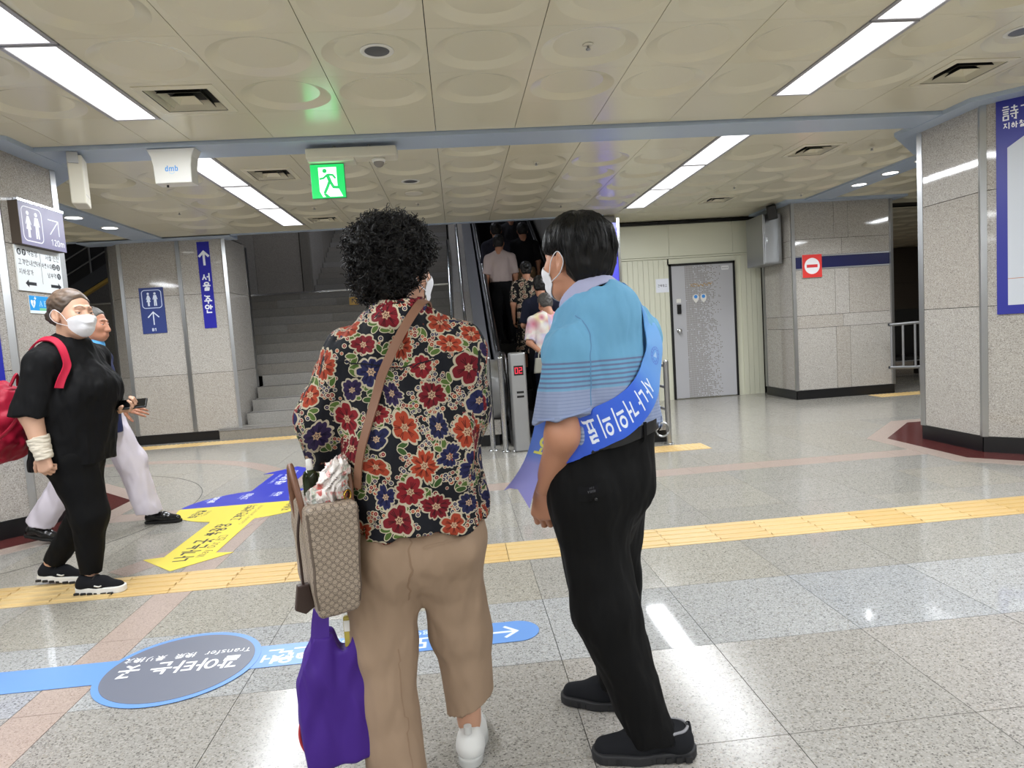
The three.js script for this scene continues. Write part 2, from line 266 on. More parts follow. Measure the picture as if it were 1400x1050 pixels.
// inlaid rings round the pillars
const PL = [-4.055, -5.35], PR = [5.145, -5.35];
function ringInlay(name, mat, cx, cz, r0, r1, h, seg = 96) { // the part of the ring beyond the guide strip
  const a0 = -Math.asin(1.56 / r1), a1 = Math.PI - a0, s = new THREE.Shape(); s.absarc(0, 0, r1, a0, a1, false); s.absarc(0, 0, r0, a1, a0, true);
  const g = new THREE.ExtrudeGeometry(s, { depth: h, bevelEnabled: false, curveSegments: seg }); g.rotateX(-Math.PI / 2); return part(name, metreUV(g), mat, floor, [cx, 0, cz]);
}
for (const [cx, cz] of [PL]) { ringInlay('pink_ring', M.pinkPale, cx, cz, 2.42, 2.6, 0.0014); ringInlay('joint_ring', M.grout, cx, cz, 1.795, 1.8, 0.0012); }
const octo = (hx, hz, c) => [[-hx, -hz + c], [-hx, hz - c], [-hx + c, hz], [hx - c, hz], [hx, hz - c], [hx, -hz + c], [hx - c, -hz], [-hx + c, -hz]];
function octInlay(name, mat, cx, cz, r, hole, h) {
  const s = new THREE.Shape(octo(...r).map((p) => new THREE.Vector2(...p))); if (hole) s.holes.push(new THREE.Path(octo(...hole).map((p) => new THREE.Vector2(...p)).reverse()));
  const g = new THREE.ExtrudeGeometry(s, { depth: h, bevelEnabled: false }); g.rotateX(-Math.PI / 2); part(name, metreUV(g), mat, floor, [cx, 0, cz]);
}
for (const [cx, cz] of [PL, PR]) { octInlay('border_slab', M.red, cx, cz, [1.14, 1.22, 0.73], [0.8, 0.9, 0.55], 0.0024); octInlay('border_slab', M.pink, cx, cz, [1.3, 1.38, 0.82], [1.14, 1.22, 0.73], 0.002); }

// ------------------------------------------------------------------ ceiling of pressed metal panels
const ceiling = structure('ceiling');
slab('deck', M.plenum, ceiling, -11, 13, C + 0.035, C + 0.3, -9.36, 9.2);
function panelGeo(round, w, d) {
  const N = 48, rings = [], hx = w / 2 - 0.0022, hz = d / 2 - 0.0008;
  const sq = (a) => { const c = Math.cos(a), s = Math.sin(a), k = Math.min(1 / Math.abs(c || 1e-9), 1 / Math.abs(s || 1e-9)); return [c * k * hx, s * k * hz]; };
  const el = (q) => (a) => [Math.cos(a) * q * w, Math.sin(a) * q * d];
  rings.push([sq, 0.014], [sq, 0]);
  if (round) for (const [q, y] of [[0.455, 0], [0.449, 0.0006], [0.345, 0.0226], [0.338, 0.024], [0.16, 0.024]]) rings.push([el(q), y]);
  rings.push([el(0.001), round ? 0.024 : 0]);
  const pos = [], idx = [];
  rings.forEach(([f, y]) => { for (let i = 0; i < N; i++) { const a = (i / N) * 2 * Math.PI + Math.PI / N * 0 + Math.PI / 4, [x, z] = f(a); pos.push(x, y, z); } });
  for (let r = 0; r + 1 < rings.length; r++) for (let i = 0; i < N; i++) { const a = r * N + i, b = r * N + (i + 1) % N, c = a + N, e = b + N; idx.push(a, b, c, b, e, c); }
  const g = new THREE.BufferGeometry(); g.setAttribute('position', new THREE.Float32BufferAttribute(pos, 3)); g.setIndex(idx); g.computeVertexNormals();
  const k = toCreasedNormals(g, 0.16); return metreUV(k);
}
const VENTS = [[-1.575, -4.36, 0.47], [-1.58, -6.26, 0.43], [-1.575, -8.59, 0.42], [3.585, -4.36, 0.45], [3.59, -6.26, 0.43], [3.585, -8.59, 0.4]];
function ventPanel(a, b, c, e, s) { const q = new THREE.Shape([[a, c], [b, c], [b, e], [a, e]].map((p) => new THREE.Vector2(p[0], -p[1]))), h = s * 0.47; q.holes.push(new THREE.Path([[-h, -h], [-h, h], [h, h], [h, -h]].map((p) => new THREE.Vector2(...p)))); const g = new THREE.ExtrudeGeometry(q, { depth: 0.012, bevelEnabled: false }); g.rotateX(-Math.PI / 2); return metreUV(g); }
const pcache = new Map();
const panelAt = (x0, x1, z0, z1, round) => {
  const vh = VENTS.find(([a, b]) => a > x0 && a < x1 && b > z0 && b < z1); if (vh) { part('ceiling_panel', ventPanel(x0 + 0.002 - vh[0], x1 - 0.002 - vh[0], z0 + 0.001 - vh[1], z1 - 0.001 - vh[1], vh[2]), M.ceils[0], ceiling, [vh[0], C, vh[1]]); return; }
  const w = x1 - x0, d = z1 - z0, k = [w.toFixed(3), d.toFixed(3), round].join();
  if (!pcache.has(k)) pcache.set(k, panelGeo(round, w, d));
  part('ceiling_panel', pcache.get(k), M.ceils[Math.floor(rnd() * 3)], ceiling, [(x0 + x1) / 2, C, (z0 + z1) / 2]);
};
const cEdges = [[-4.6, -3.99], [-3.99, -3.38], [-3.38, -2.77], [-2.77, -2.172], [-1.873, -1.27], [-1.27, -0.66], [-0.66, -0.05], [-0.05, 0.56], [0.56, 1.17], [1.17, 1.78], [1.78, 2.383], [2.682, 3.28], [3.28, 3.89], [3.89, 4.5], [4.5, 5.11]];
const nearRows = [[-5.19, -4.645], [-4.645, -4.075], [-4.075, -3.505], [-3.505, -2.935], [-2.935, -2.365]];
const farRows = [[-5.97, -5.55], [-6.55, -5.97], [-7.135, -6.55], [-7.72, -7.135], [-8.3, -7.72], [-8.88, -8.3], [-9.3, -8.88]];
cEdges.forEach(([a, b]) => {
  nearRows.forEach(([z0, z1], j) => panelAt(a, b, z0, z1, j > 0 && !(j === 1 && (a === -1.873 || a === 3.28))));
  farRows.forEach(([z0, z1], j) => { const x0 = a === -3.99 ? -3.865 : a, x1 = b === 5.11 ? 4.935 : b; if (a < -3.999 || (a === -3.99)) { if (a === -3.99) panelAt(x0, x1, z0, z1, false); return; } panelAt(x0, x1, z0, z1, (j > 0 && j < 6 && !(a === -1.873 && (j === 1 || j === 5)) && !(a === 3.28 && (j === 1 || j === 5))) || (j === 0 && a === -0.05)); });
});
for (const [a, b] of [LROW, RROW]) { panelAt(a - 0.012, b + 0.012, -5.19, -4.69, false); panelAt(a - 0.012, b + 0.012, -9.3, -8.9, false); }
for (let k = 0; k < 5; k++) for (const j of farRows) { if (k < 3) panelAt(-4.86 - k * 0.61, -4.25 - k * 0.61, j[0], j[1], j !== farRows[0]); panelAt(5.32 + k * 0.61, 5.93 + k * 0.61, j[0], j[1], j !== farRows[0]); }
{ // the rest of the hall ceiling
  const l = []; const put = (x0, x1, z0, z1) => l.push(slabGeo(x0, x1, C, C + 0.02, z0, z1));
  const outer = [[-11, LROW[0] - 0.012], [LROW[1] + 0.012, RROW[0] - 0.012], [RROW[1] + 0.012, 13]];
  for (const [x0, x1] of outer) put(x0, x1, -2.363, 9.2);
  put(-11, -4.6, -5.19, -2.365); put(5.11, 13, -5.19, -2.365); put(-11, -6.1, -9.3, -5.19); put(8.38, 13, -10.2, -5.19);
  const m = part('plain_panels', merge(l), M.ceil, ceiling); m.userData = { kind: 'stuff' };
}
// grey-blue bands between the pillars, with collars round the pillars
slab('band', M.band, ceiling, -3.05, 4.15, C - 0.03, C + 0.03, -5.545, -5.2);
slab('band', M.band, ceiling, -11, -5.05, C - 0.03, C + 0.03, -5.545, -5.2); slab('band', M.band, ceiling, 6.15, 13, C - 0.03, C + 0.03, -5.545, -5.2);
slab('band', M.band, ceiling, -4.25, -3.87, C - 0.02, C + 0.03, -9.3, -6.3); slab('band', M.band, ceiling, 4.94, 5.32, C - 0.02, C + 0.03, -9.3, -6.3);
for (const [cx, cz] of [PL, PR]) {
  const s = new THREE.Shape(octo(1.05, 1.14, 0.7).map((p) => new THREE.Vector2(...p))), g = new THREE.ExtrudeGeometry(s, { depth: 0.07, bevelEnabled: false }); g.rotateX(-Math.PI / 2);
  part('collar', metreUV(g), M.band, ceiling, [cx, C - 0.034, cz]);
}
slab('edge_trim', M.band, ceiling, -6, 2.2, C - 0.012, C + 0.04, -9.37, -9.3);
// ceiling beyond the right pillars
slab('back_deck', M.plenum, ceiling, 2.2, 13, C + 0.035, C + 0.3, -18, -9.36);
{ const l = []; for (let x = 2.4; x < 12.5; x += 0.61) for (let z = -10.7; z > -17.6; z -= 0.575) if (x > 6.2 || z > -10.8) l.push(panelGeo(true, 0.61, 0.575).clone().translate(x, C, z + 0.31)); const m = part('back_panels', merge(l), M.ceil, ceiling); m.userData = { kind: 'stuff' }; }
slab('plain_strip', M.ceil, ceiling, 2.2, 4.9, C, C + 0.02, -10.2, -9.3); slab('plain_strip', M.ceil, ceiling, 4.9, 8.4, C, C + 0.02, -9.6, -9.3);

// ------------------------------------------------------------------ stone pillars
function faceGroup(p, q, cen) {
  const dx = q[0] - p[0], dz = q[1] - p[1], L = Math.hypot(dx, dz), mx = (p[0] + q[0]) / 2, mz = (p[1] + q[1]) / 2;
  let nx = dz / L, nz = -dx / L; if (nx * (mx - cen[0]) + nz * (mz - cen[1]) < 0) { nx = -nx; nz = -nz; }
  return { L, mx, mz, nx, nz, turn: Math.atan2(nx, nz), rx: nz, rz: -nx }; // r: to the viewer's right
}
function pillar(pts, rowsY, custom = {}) {
  const t = structure('pillar'), cen = [0, 1].map((k) => pts.reduce((a, p) => a + p[k], 0) / pts.length);
  const core = new THREE.ExtrudeGeometry(new THREE.Shape(pts.map((p) => new THREE.Vector2(cen[0] + (p[0] - cen[0]) * 0.965, -(cen[1] + (p[1] - cen[1]) * 0.965)))), { depth: C + 0.03, bevelEnabled: false }); core.rotateX(-Math.PI / 2); part('core', core, M.grout, t);
  pts.forEach((p, i) => {
    const q = pts[(i + 1) % pts.length], f = faceGroup(p, q, cen), H = C;
    const place = (name, mat, u0, u1, y0, y1, out, th) => part(name, bx(u1 - u0, y1 - y0, th, Math.floor(rnd() * 6)), mat, t, [f.mx + f.rx * (u0 + u1) / 2 + f.nx * (out - th / 2), (y0 + y1) / 2, f.mz + f.rz * (u0 + u1) / 2 + f.nz * (out - th / 2)], [0, f.turn, 0]);
    const half = f.L / 2 - 0.012;
    const cells = custom[i] ?? rowsY.slice(0, -1).map((y, k) => [-half, half, y, rowsY[k + 1]]);
    for (const [u0, u1, y0, y1] of cells) place('stone_panel', M.walls[Math.floor(rnd() * 3)], u0 + 0.0025, u1 - 0.0025, y0 + 0.0025, y1 - 0.0025, 0, 0.03);
    place('baseboard', M.kick, -f.L / 2, f.L / 2, 0, 0.13, 0.012, 0.05);
    part('corner_trim', bx(0.045, H - 0.16, 0.045), M.steel, t, [p[0] - (p[0] - cen[0]) * 0.008, (H + 0.1) / 2, p[1] - (p[1] - cen[1]) * 0.008], [0, Math.atan2(p[0] - cen[0], p[1] - cen[1]) + Math.PI / 4, 0]);
  });
  return t;
}
const octAt = ([cx, cz]) => octo(0.875, 0.95, 0.6).map(([a, b]) => [cx + a, cz + b]);
pillar(octAt(PL), [0.13, 1.2, 2.12, C]);
pillar(octAt(PR), [0.13, 1.2, 2.12, C]);
// pillar beside the staircase and pillar beside the cabin
pillar([[-4.53, -9.46], [-3.13, -9.46], [-3.13, -10.4], [-4.53, -10.4], [-4.82, -10.1], [-4.82, -9.75]], [0.13, 0.95, 2.05, C], { 0: [[-0.69, 0.07, 0.13, 0.95], [-0.69, 0.07, 0.95, 2.05], [-0.69, 0.07, 2.05, C], [0.09, 0.69, 0.13, 0.95], [0.09, 0.69, 0.95, 2.05], [0.09, 0.69, 2.05, C]] });
{ // the strip of steel between the two panels of its front
  part('steel_strip', bx(0.05, C - 0.14, 0.03), M.steel, scene.children.filter((o) => o.name.startsWith('pillar')).at(-1), [-3.75, (C + 0.13) / 2, -9.455]);
}
const rf = []; // front of the pillar by the cabin: panels, belts and a blue band
{
  const W2 = 0.725, cut = [-W2, -0.12, 0.09, W2];
  for (const [y0, y1] of [[2.28, C], [1.2, 1.85], [0.13, 1.02]]) for (let k = 0; k < 3; k++) rf.push([cut[k], cut[k + 1], y0, y1]);
  for (const [y0, y1] of [[2.05, 2.28], [1.02, 1.2]]) rf.push([-W2, -0.01, y0, y1], [-0.01, W2, y0, y1]);
  const sd = []; for (const [y0, y1] of [[2.28, C], [1.2, 2.05], [0.13, 1.02]]) sd.push([-0.44, -0.1, y0, y1], [-0.1, 0.05, y0, y1], [0.05, 0.44, y0, y1]); sd.push([-0.44, 0.44, 2.05, 2.28], [-0.44, -0.05, 1.02, 1.2], [-0.05, 0.44, 1.02, 1.2]);
  const t = pillar([[4.82, -9.0], [6.29, -9.0], [6.29, -9.9], [4.82, -9.9]], [0.13, 1.02, 1.2, 2.05, 2.28, C], { 0: rf, 3: sd });
  slab('blue_band', M.navy, t, 4.85, 6.26, 1.87, 2.03, -9.03, -9.003); slab('band_rail', M.steelSoft, t, 4.85, 6.26, 1.85, 1.87, -9.03, -8.994); slab('band_rail', M.steelSoft, t, 4.85, 6.26, 2.03, 2.05, -9.03, -8.994);
}
const band = (x0, x1, z0, z1) => slab('pillar_cap', M.band, ceiling, x0, x1, C - 0.03, C + 0.03, z0, z1);
band(-4.98, -2.98, -9.62, -9.3); band(4.66, 6.45, -10, -8.85);

// ------------------------------------------------------------------ walls
function panelWall(name, mat, x0, x1, y0, y1, z, th, facing, ny = 1, nw = 1.2) { // wall across x, panels facing +z (1) or -z (-1)
  const t = structure(name); slab('core', M.grout, t, x0, x1, y0, y1, z - facing * th, z - facing * 0.02);
  const nx = Math.max(1, Math.round((x1 - x0) / nw));
  for (let i = 0; i < nx; i++) for (let j = 0; j < ny; j++) slab('stone_panel', Array.isArray(mat) ? mat[(i * 7 + j * 3) % mat.length] : mat, t, x0 + ((x1 - x0) * i) / nx + 0.003, x0 + ((x1 - x0) * (i + 1)) / nx - 0.003, y0 + ((y1 - y0) * j) / ny + 0.003, y0 + ((y1 - y0) * (j + 1)) / ny - 0.003, z - facing * 0.03, z);
  return t;
}
function panelWallX(name, mat, z0, z1, y0, y1, x, th, facing, ny = 1, nw = 1.2) {
  const t = structure(name); slab('core', M.grout, t, x - facing * th, x - facing * 0.02, y0, y1, z0, z1);
  const nz = Math.max(1, Math.round((z1 - z0) / nw));
  for (let i = 0; i < nz; i++) for (let j = 0; j < ny; j++) slab('stone_panel', Array.isArray(mat) ? mat[(i * 7 + j * 3) % mat.length] : mat, t, x - facing * 0.03, x, y0 + ((y1 - y0) * j) / ny + 0.003, y0 + ((y1 - y0) * (j + 1)) / ny - 0.003, z0 + ((z1 - z0) * i) / nz + 0.003, z0 + ((z1 - z0) * (i + 1)) / nz - 0.003);
  return t;
}
panelWall('wall_back', M.walls, -11, 13, 0, C, 9, 0.2, -1, 2, 2);
panelWallX('wall_left', M.walls, -9.3, 9, 0, C, -10.5, 0.3, 1, 2, 2);
panelWallX('wall_right', M.walls, -17.5, 9, 0, C, 12.5, 0.3, -1, 2, 2);
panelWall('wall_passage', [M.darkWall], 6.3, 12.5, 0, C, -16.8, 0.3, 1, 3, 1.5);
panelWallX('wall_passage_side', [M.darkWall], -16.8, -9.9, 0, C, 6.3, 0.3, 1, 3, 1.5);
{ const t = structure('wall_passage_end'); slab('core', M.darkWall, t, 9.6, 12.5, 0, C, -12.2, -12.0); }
// stair hall shell
{
  const t = structure('wall_stair_hall');
  slab('upper_wall', M.concrete, t, -11, 2.6, C + 0.3, 7.2, -9.4, -9.3);
  slab('end_wall', M.concrete, t, -11, 2.6, 0, 7.4, -24.2, -24); slab('side_wall', M.concrete, t, -11.2, -11, 0, 7.4, -24, -9.3);
  slab('roof', M.concrete, t, -11.2, 2.6, 7.2, 7.4, -24.2, -9.3);
  slab('passage_roof', M.concrete, t, 2.4, 2.6, C + 0.1, 7.2, -24, -9.3);
}
{ // cladding of the escalator's right side
  const t = structure('wall_escalator');
  for (let i = 0; i < 12; i++) for (let j = 0; j < 3; j++) slab('stone_panel', M.steps[(i + j) % 3], t, 1.64, 2.38, 0.02 + j * 1.4, 0.02 + (j + 1) * 1.4 - 0.006, -9.4 - (i + 1) * 1.2 + 0.006, -9.4 - i * 1.2);
}
// pale cabin with the storage door
const cabin = structure('wall_cabin');
slab('core', M.cabin, cabin, 2.38, 4.82, 0, C - 0.06, -10.4, -10.13);
{
  const edges = [2.38, 3.4, 4.43, 4.82]; // upper row of panels, then the lower row with ribs
  for (let i = 0; i < 3; i++) slab('wall_panel', M.cabin, cabin, edges[i] + 0.002, edges[i + 1] - 0.002, 2.28, C - 0.07, -10.13, -10.112);
  for (const y of [2.24, 2.272]) slab('joint_strip', M.cabin, cabin, 2.38, 4.82, y - 0.012, y + 0.012, -10.13, -10.104);
  const l = []; for (let x = 2.39; x < 4.81; x += 0.083) { if (x > 3.32 && x < 4.47) continue; l.push(slabGeo(x, x + 0.079, 0, 2.22, -10.13, -10.112)); }
  l.push(slabGeo(3.36, 4.46, 2.12, 2.22, -10.13, -10.112)); part('ribbed_panels', merge(l), M.cabin, cabin);
  slab('shadow_gap', M.black, cabin, 2.38, 4.82, C - 0.06, C - 0.015, -10.4, -10.1);
}
{
  const t = structure('door_1'), z = -10.125;
  for (const [a, b, c, d] of [[3.375, 3.41, 0, 2.14], [4.41, 4.44, 0, 2.14], [3.375, 4.44, 2.105, 2.14]]) slab('door_frame', M.black, t, a, b, c, d, z - 0.06, z + 0.045);
  const dots = canvasTex(512, 1024, (x, w, h) => {
    x.fillStyle = '#b6b6ba'; x.fillRect(0, 0, w, h); x.fillStyle = '#6d6456';
    for (let j = 0; j < 110; j++) for (let i = 0; i < 26; i++) { const p = i < 6 ? 0.97 : i < 12 ? 0.85 : Math.max(0, 0.9 - (i - 10) * 0.055); if (rnd() < p) x.fillRect(112 + i * 11.4, 6 + j * 9.3, 6.2, 5.4); }
    x.globalAlpha = 0.75; x.fillStyle = '#b08a4a'; for (let i = 0; i < 70; i++) x.fillRect(150 + i * 2.6 + rnd() * 3, 140 + rnd() * 22 + (i > 55 ? -8 : 0), 7, 3 + rnd() * 4); x.globalAlpha = 1;
    x.fillStyle = '#e6e6e6'; rrect(x, 418, 18, 60, 30, 4); x.fill(); x.fillStyle = '#b5b5b8'; for (let i = 0; i < 4; i++) x.fillRect(424 + i * 13, 27, 9, 12);
  });
  const g = bx(0.996, 2.09, 0.04, 0).clone(); const p = g.attributes.position, uv = g.attributes.uv; for (let i = 0; i < p.count; i++) { uv.setXY(i, p.getX(i) / 0.996 + 0.5, p.getY(i) / 2.09 + 0.5); }
  part('door_leaf', g, phy({ map: dots, roughness: 0.4 }), t, [3.91, 1.06, z + 0.012]);
  const k = new THREE.LatheGeometry([[0, 0], [0.034, 0], [0.034, 0.006], [0.014, 0.012], [0.013, 0.03], [0.03, 0.042], [0.034, 0.056], [0.026, 0.07], [0, 0.074]].map((q) => new THREE.Vector2(...q)), 24); k.rotateX(Math.PI / 2); part('door_handle', k, M.steelBright, t, [3.495, 1.09, z + 0.032]);
  part('keypad', rbox(0.065, 0.15, 0.03, 0.008), M.blackGloss, t, [3.51, 1.43, z + 0.046]);
  part('white_label', rbox(0.07, 0.06, 0.004, 0.001), M.white, t, [3.512, 1.56, z + 0.034]);
}
// ------------------------------------------------------------------ signs and notices
const pict = canvasTex(512, 300, (x, w, h) => {
  x.fillStyle = '#7b7699'; x.fillRect(0, 0, w, h); x.strokeStyle = '#e9e8f4'; x.lineWidth = 8; rrect(x, 30, 30, 215, 240, 38); x.stroke();
  manWoman(x, 138, 150, 190, '#eeeef6'); x.strokeStyle = '#eeeef6'; x.lineWidth = 9; x.lineJoin = 'miter'; x.beginPath(); x.moveTo(318, 78); x.lineTo(440, 78); x.lineTo(440, 190); x.moveTo(440, 78); x.lineTo(330, 188); x.stroke();
  write(x, '120m', 330, 212, 62, { weight: 0.09, gap: 0.02 });
});
const restroomBoard = board('restroom_sign', 'purple-grey restroom sign with arrow and 120m, on the near left pillar', 'sign', 0.55, 0.315, 0.07, [-3.18, 2.275, -5.385], Math.PI / 2, pict, std({ color: '#4d4238', roughness: 0.6 }));
part('top_rail', bx(0.56, 0.016, 0.075), M.steelBright, restroomBoard, [0, 0.166, 0.038]);
const guide = canvasTex(768, 470, (x, w, h) => {
  x.fillStyle = '#e3e8ea'; x.fillRect(0, 0, w, h); const K = '#23262b', o = { color: K, weight: 0.1 };
  const num = (n, cx, cy) => { x.fillStyle = K; x.beginPath(); x.arc(cx, cy, 34, 0, 7); x.fill(); x.fillStyle = '#e3e8ea'; x.font = 'bold 54px sans-serif'; x.textAlign = 'center'; x.textBaseline = 'middle'; x.fillText(n, cx, cy + 2); };
  num('6', 60, 66); num('7', 138, 66); write(x, '역광장', 190, 34, 60, o); write(x, '고객안내센터', 30, 140, 60, o); write(x, '지하상가', 30, 240, 60, o);
  x.fillStyle = K; x.fillRect(400, 50, 6, 330);
  write(x, '서울·인천', 740, 50, 58, { ...o, align: 'right' }); write(x, '지하분수대', 590, 145, 54, { ...o, align: 'right', w: 0.75 }); num('2', 632, 172); num('3', 708, 172); write(x, '남부역', 660, 245, 56, { ...o, align: 'right' }); num('1', 706, 272);
  for (const [a, b, s] of [[110, 390, -1], [560, 390, 1]]) { x.fillStyle = K; x.fillRect(s < 0 ? a + 40 : a - 20, b - 17, 140, 34); x.beginPath(); const t = s < 0 ? a : a + 170; x.moveTo(t, b); x.lineTo(t - s * 56, b - 42); x.lineTo(t - s * 56, b + 42); x.fill(); }
});
board('direction_sign', 'white exit direction sign in black Korean text below the purple restroom sign', 'sign', 0.55, 0.335, 0.012, [-3.18, 1.95, -5.385], Math.PI / 2, guide, M.white);
board('defibrillator_sign', 'small light blue AED sign with a heart, below the white direction sign', 'sign', 0.29, 0.135, 0.006, [-3.18, 1.685, -5.36], Math.PI / 2, canvasTex(384, 180, (x, w, h) => {
  x.fillStyle = '#2f9be0'; x.fillRect(0, 0, w, h); x.fillStyle = '#e4eff0'; x.fillRect(0, 150, w, 30); x.fillStyle = '#7cc59a'; x.fillRect(150, 122, w - 150, 28);
  x.fillStyle = '#f2f7fb'; x.beginPath(); x.moveTo(58, 128); x.bezierCurveTo(-10, 60, 30, 22, 58, 56); x.bezierCurveTo(86, 22, 126, 60, 58, 128); x.fill(); x.fillRect(90, 8, 10, 34); x.fillRect(78, 20, 34, 10);
  x.strokeStyle = '#2f9be0'; x.lineWidth = 7; x.beginPath(); x.moveTo(62, 58); x.lineTo(50, 86); x.lineTo(66, 86); x.lineTo(54, 112); x.stroke();
  x.fillStyle = '#bfe2f7'; x.font = '78px serif'; x.textBaseline = 'alphabetic'; x.fillText('A E D', 150, 104);
}), M.white);
board('restroom_notice', 'dark blue restroom notice with up arrow and B1, on the stair pillar', 'sign', 0.325, 0.63, 0.006, [-4.155, 1.86, -9.46], 0, canvasTex(330, 640, (x, w, h) => {
  x.fillStyle = '#32417f'; x.fillRect(0, 0, w, h); x.strokeStyle = '#cdd8f2'; x.lineWidth = 11; rrect(x, 34, 34, w - 68, 250, 42); x.stroke(); manWoman(x, w / 2, 160, 190, '#dfe7f6');
  arrow(x, w / 2, 430, 180, -Math.PI / 2, 15, '#dfe7f6', 0.42); write(x, 'B1', w / 2 - 42, 558, 56, { weight: 0.14, color: '#dfe7f6', gap: 0.02 });
}), M.navy);
board('platform_sign', 'tall narrow blue platform sign with up arrow and white Korean text, on the stair pillar', 'sign', 0.165, 1.19, 0.006, [-3.405, 2.165, -9.46], 0, canvasTex(180, 1300, (x, w, h) => {
  x.fillStyle = '#2424a0'; x.fillRect(0, 0, w, h); arrow(x, w / 2, 250, 205, -Math.PI / 2, 34, '#eef1f8', 0.36);
  write(x, '서울·주안', 30, 470, 122, { weight: 0.17, down: true, w: 1, gap: 0.12, color: '#eef1f8' });
}), M.blue);
board('no_entry_sign', 'red square sign with white circle and red bar on the blue band', 'sign', 0.29, 0.325, 0.01, [5.09, 1.9, -8.994], 0, canvasTex(300, 336, (x, w, h) => {
  x.fillStyle = '#dd3a36'; x.fillRect(0, 0, w, h); x.fillStyle = '#efeef0'; x.beginPath(); x.arc(w / 2, h / 2, 118, 0, 7); x.fill(); x.fillStyle = '#d8383a'; x.fillRect(w / 2 - 84, h / 2 - 22, 168, 44);
}), M.white);
board('paper_notice', 'white paper notice with black Korean words taped beside the grey door', 'notice', 0.21, 0.215, 0.003, [3.265, 1.815, -10.112], 0, canvasTex(256, 262, (x, w, h) => { x.fillStyle = '#e9ecf4'; x.fillRect(0, 0, w, h); write(x, '건축창고', w / 2, 108, 48, { color: '#2b2f3a', weight: 0.11, align: 'center' }); }), M.white, { rough: 0.7 });
for (let i = 0; i < 2; i++) {
  const t = thing('door_sticker', i ? 'right one of two white drop stickers with a blue dot on the grey door' : 'left one of two white drop stickers with a blue dot on the grey door', 'sticker', [3.79 + i * 0.125, 1.585, -10.0925]);
  const s = new THREE.Shape(); s.moveTo(0, -0.075); s.bezierCurveTo(-0.02, -0.05, -0.05, -0.03, -0.05, 0.015); s.bezierCurveTo(-0.05, 0.08, 0.05, 0.08, 0.05, 0.015); s.bezierCurveTo(0.05, -0.03, 0.02, -0.05, 0, -0.075);
  part('backing', new THREE.ExtrudeGeometry(s, { depth: 0.002, bevelEnabled: false }), M.white, t); const d = new THREE.CylinderGeometry(0.028, 0.028, 0.002, 24); d.rotateX(Math.PI / 2); part('blue_dot', d, phy({ color: '#3f8fe0', roughness: 0.4 }), t, [0, 0.025, 0.002]);
}
// poster with a poem on the right pillar, and its counterpart on the left pillar
{
  const poster = canvasTex(640, 1480, (x, w, h) => {
    x.fillStyle = '#2a2f93'; x.fillRect(0, 0, w, h); x.fillStyle = '#c9ced6'; x.beginPath(); x.moveTo(62, 330); x.lineTo(330, 150); x.lineTo(w, 150); x.lineTo(w, h - 62); x.lineTo(62, h - 62); x.fill();
    write(x, '詩가', 34, 46, 100, { weight: 0.09, gap: 0.05 }); write(x, '지하철', 40, 160, 44, { weight: 0.15 });
    const o = { color: '#6d7380', weight: 0.09, w: 0.8 }; write(x, '나무', 250, 400, 44, { ...o });
    ['나는', '잡이', '소란한', '하얗게', '홀씨처럼', '', '가만', '우리는', '낯선', '편히', '그리움', '나만의', '그런'].forEach((s, i) => write(x, s, 180, 560 + i * 36, 30, o));
    x.fillStyle = '#b9795a'; x.fillRect(62, h - 250, w - 62, 4); x.fillStyle = '#e08a3c'; x.fillRect(280, h - 220, 260, 30); for (let k = 0; k < 8; k++) { x.save(); x.translate(330, h - 130); x.rotate((k * Math.PI) / 4); x.fillRect(22, -6, 26, 12); x.restore(); } x.beginPath(); x.arc(330, h - 130, 18, 0, 7); x.fill();
  });
  board('poem_poster', 'tall blue and grey poem poster on the near right pillar', 'poster', 0.72, 1.665, 0.02, [4.27 + 0.45 * 0.7071 + 0.005, 1.96, -5.0 + 0.45 * 0.7071], -Math.PI / 4, poster, M.blue);
  board('blue_poster', 'blue poster at the left edge beside the near left pillar trim', 'poster', 0.7, 1.0, 0.02, [-3.18 - 0.43 * 0.7071, 1.63, -5.0 + 0.43 * 0.7071], Math.PI / 4, canvasTex(256, 360, (x, w, h) => { x.fillStyle = '#2227a2'; x.fillRect(0, 0, w, h); x.fillStyle = '#dfe4ee'; x.fillRect(24, 40, w - 52, h - 110); }), M.blue);
}
// blue panel at the end of the escalator wall
{ const t = thing('blue_sign_panel', 'tall blue sign panel with steel edge behind the man\'s head', 'sign', [2.26, 0, -9.29]);
  part('board', rbox(0.22, 2.3, 0.04), phy({ color: '#4646c8', roughness: 0.3 }), t, [0, 1.55, 0]); part('edge_strip', bx(0.035, C - 0.06, 0.05), M.steelBright, t, [0.128, (C - 0.06) / 2, 0]);
  part('white_patch', bx(0.1, 0.05, 0.004), M.white, t, [0.04, 2.58, 0.023], [0, 0, -0.7]); }
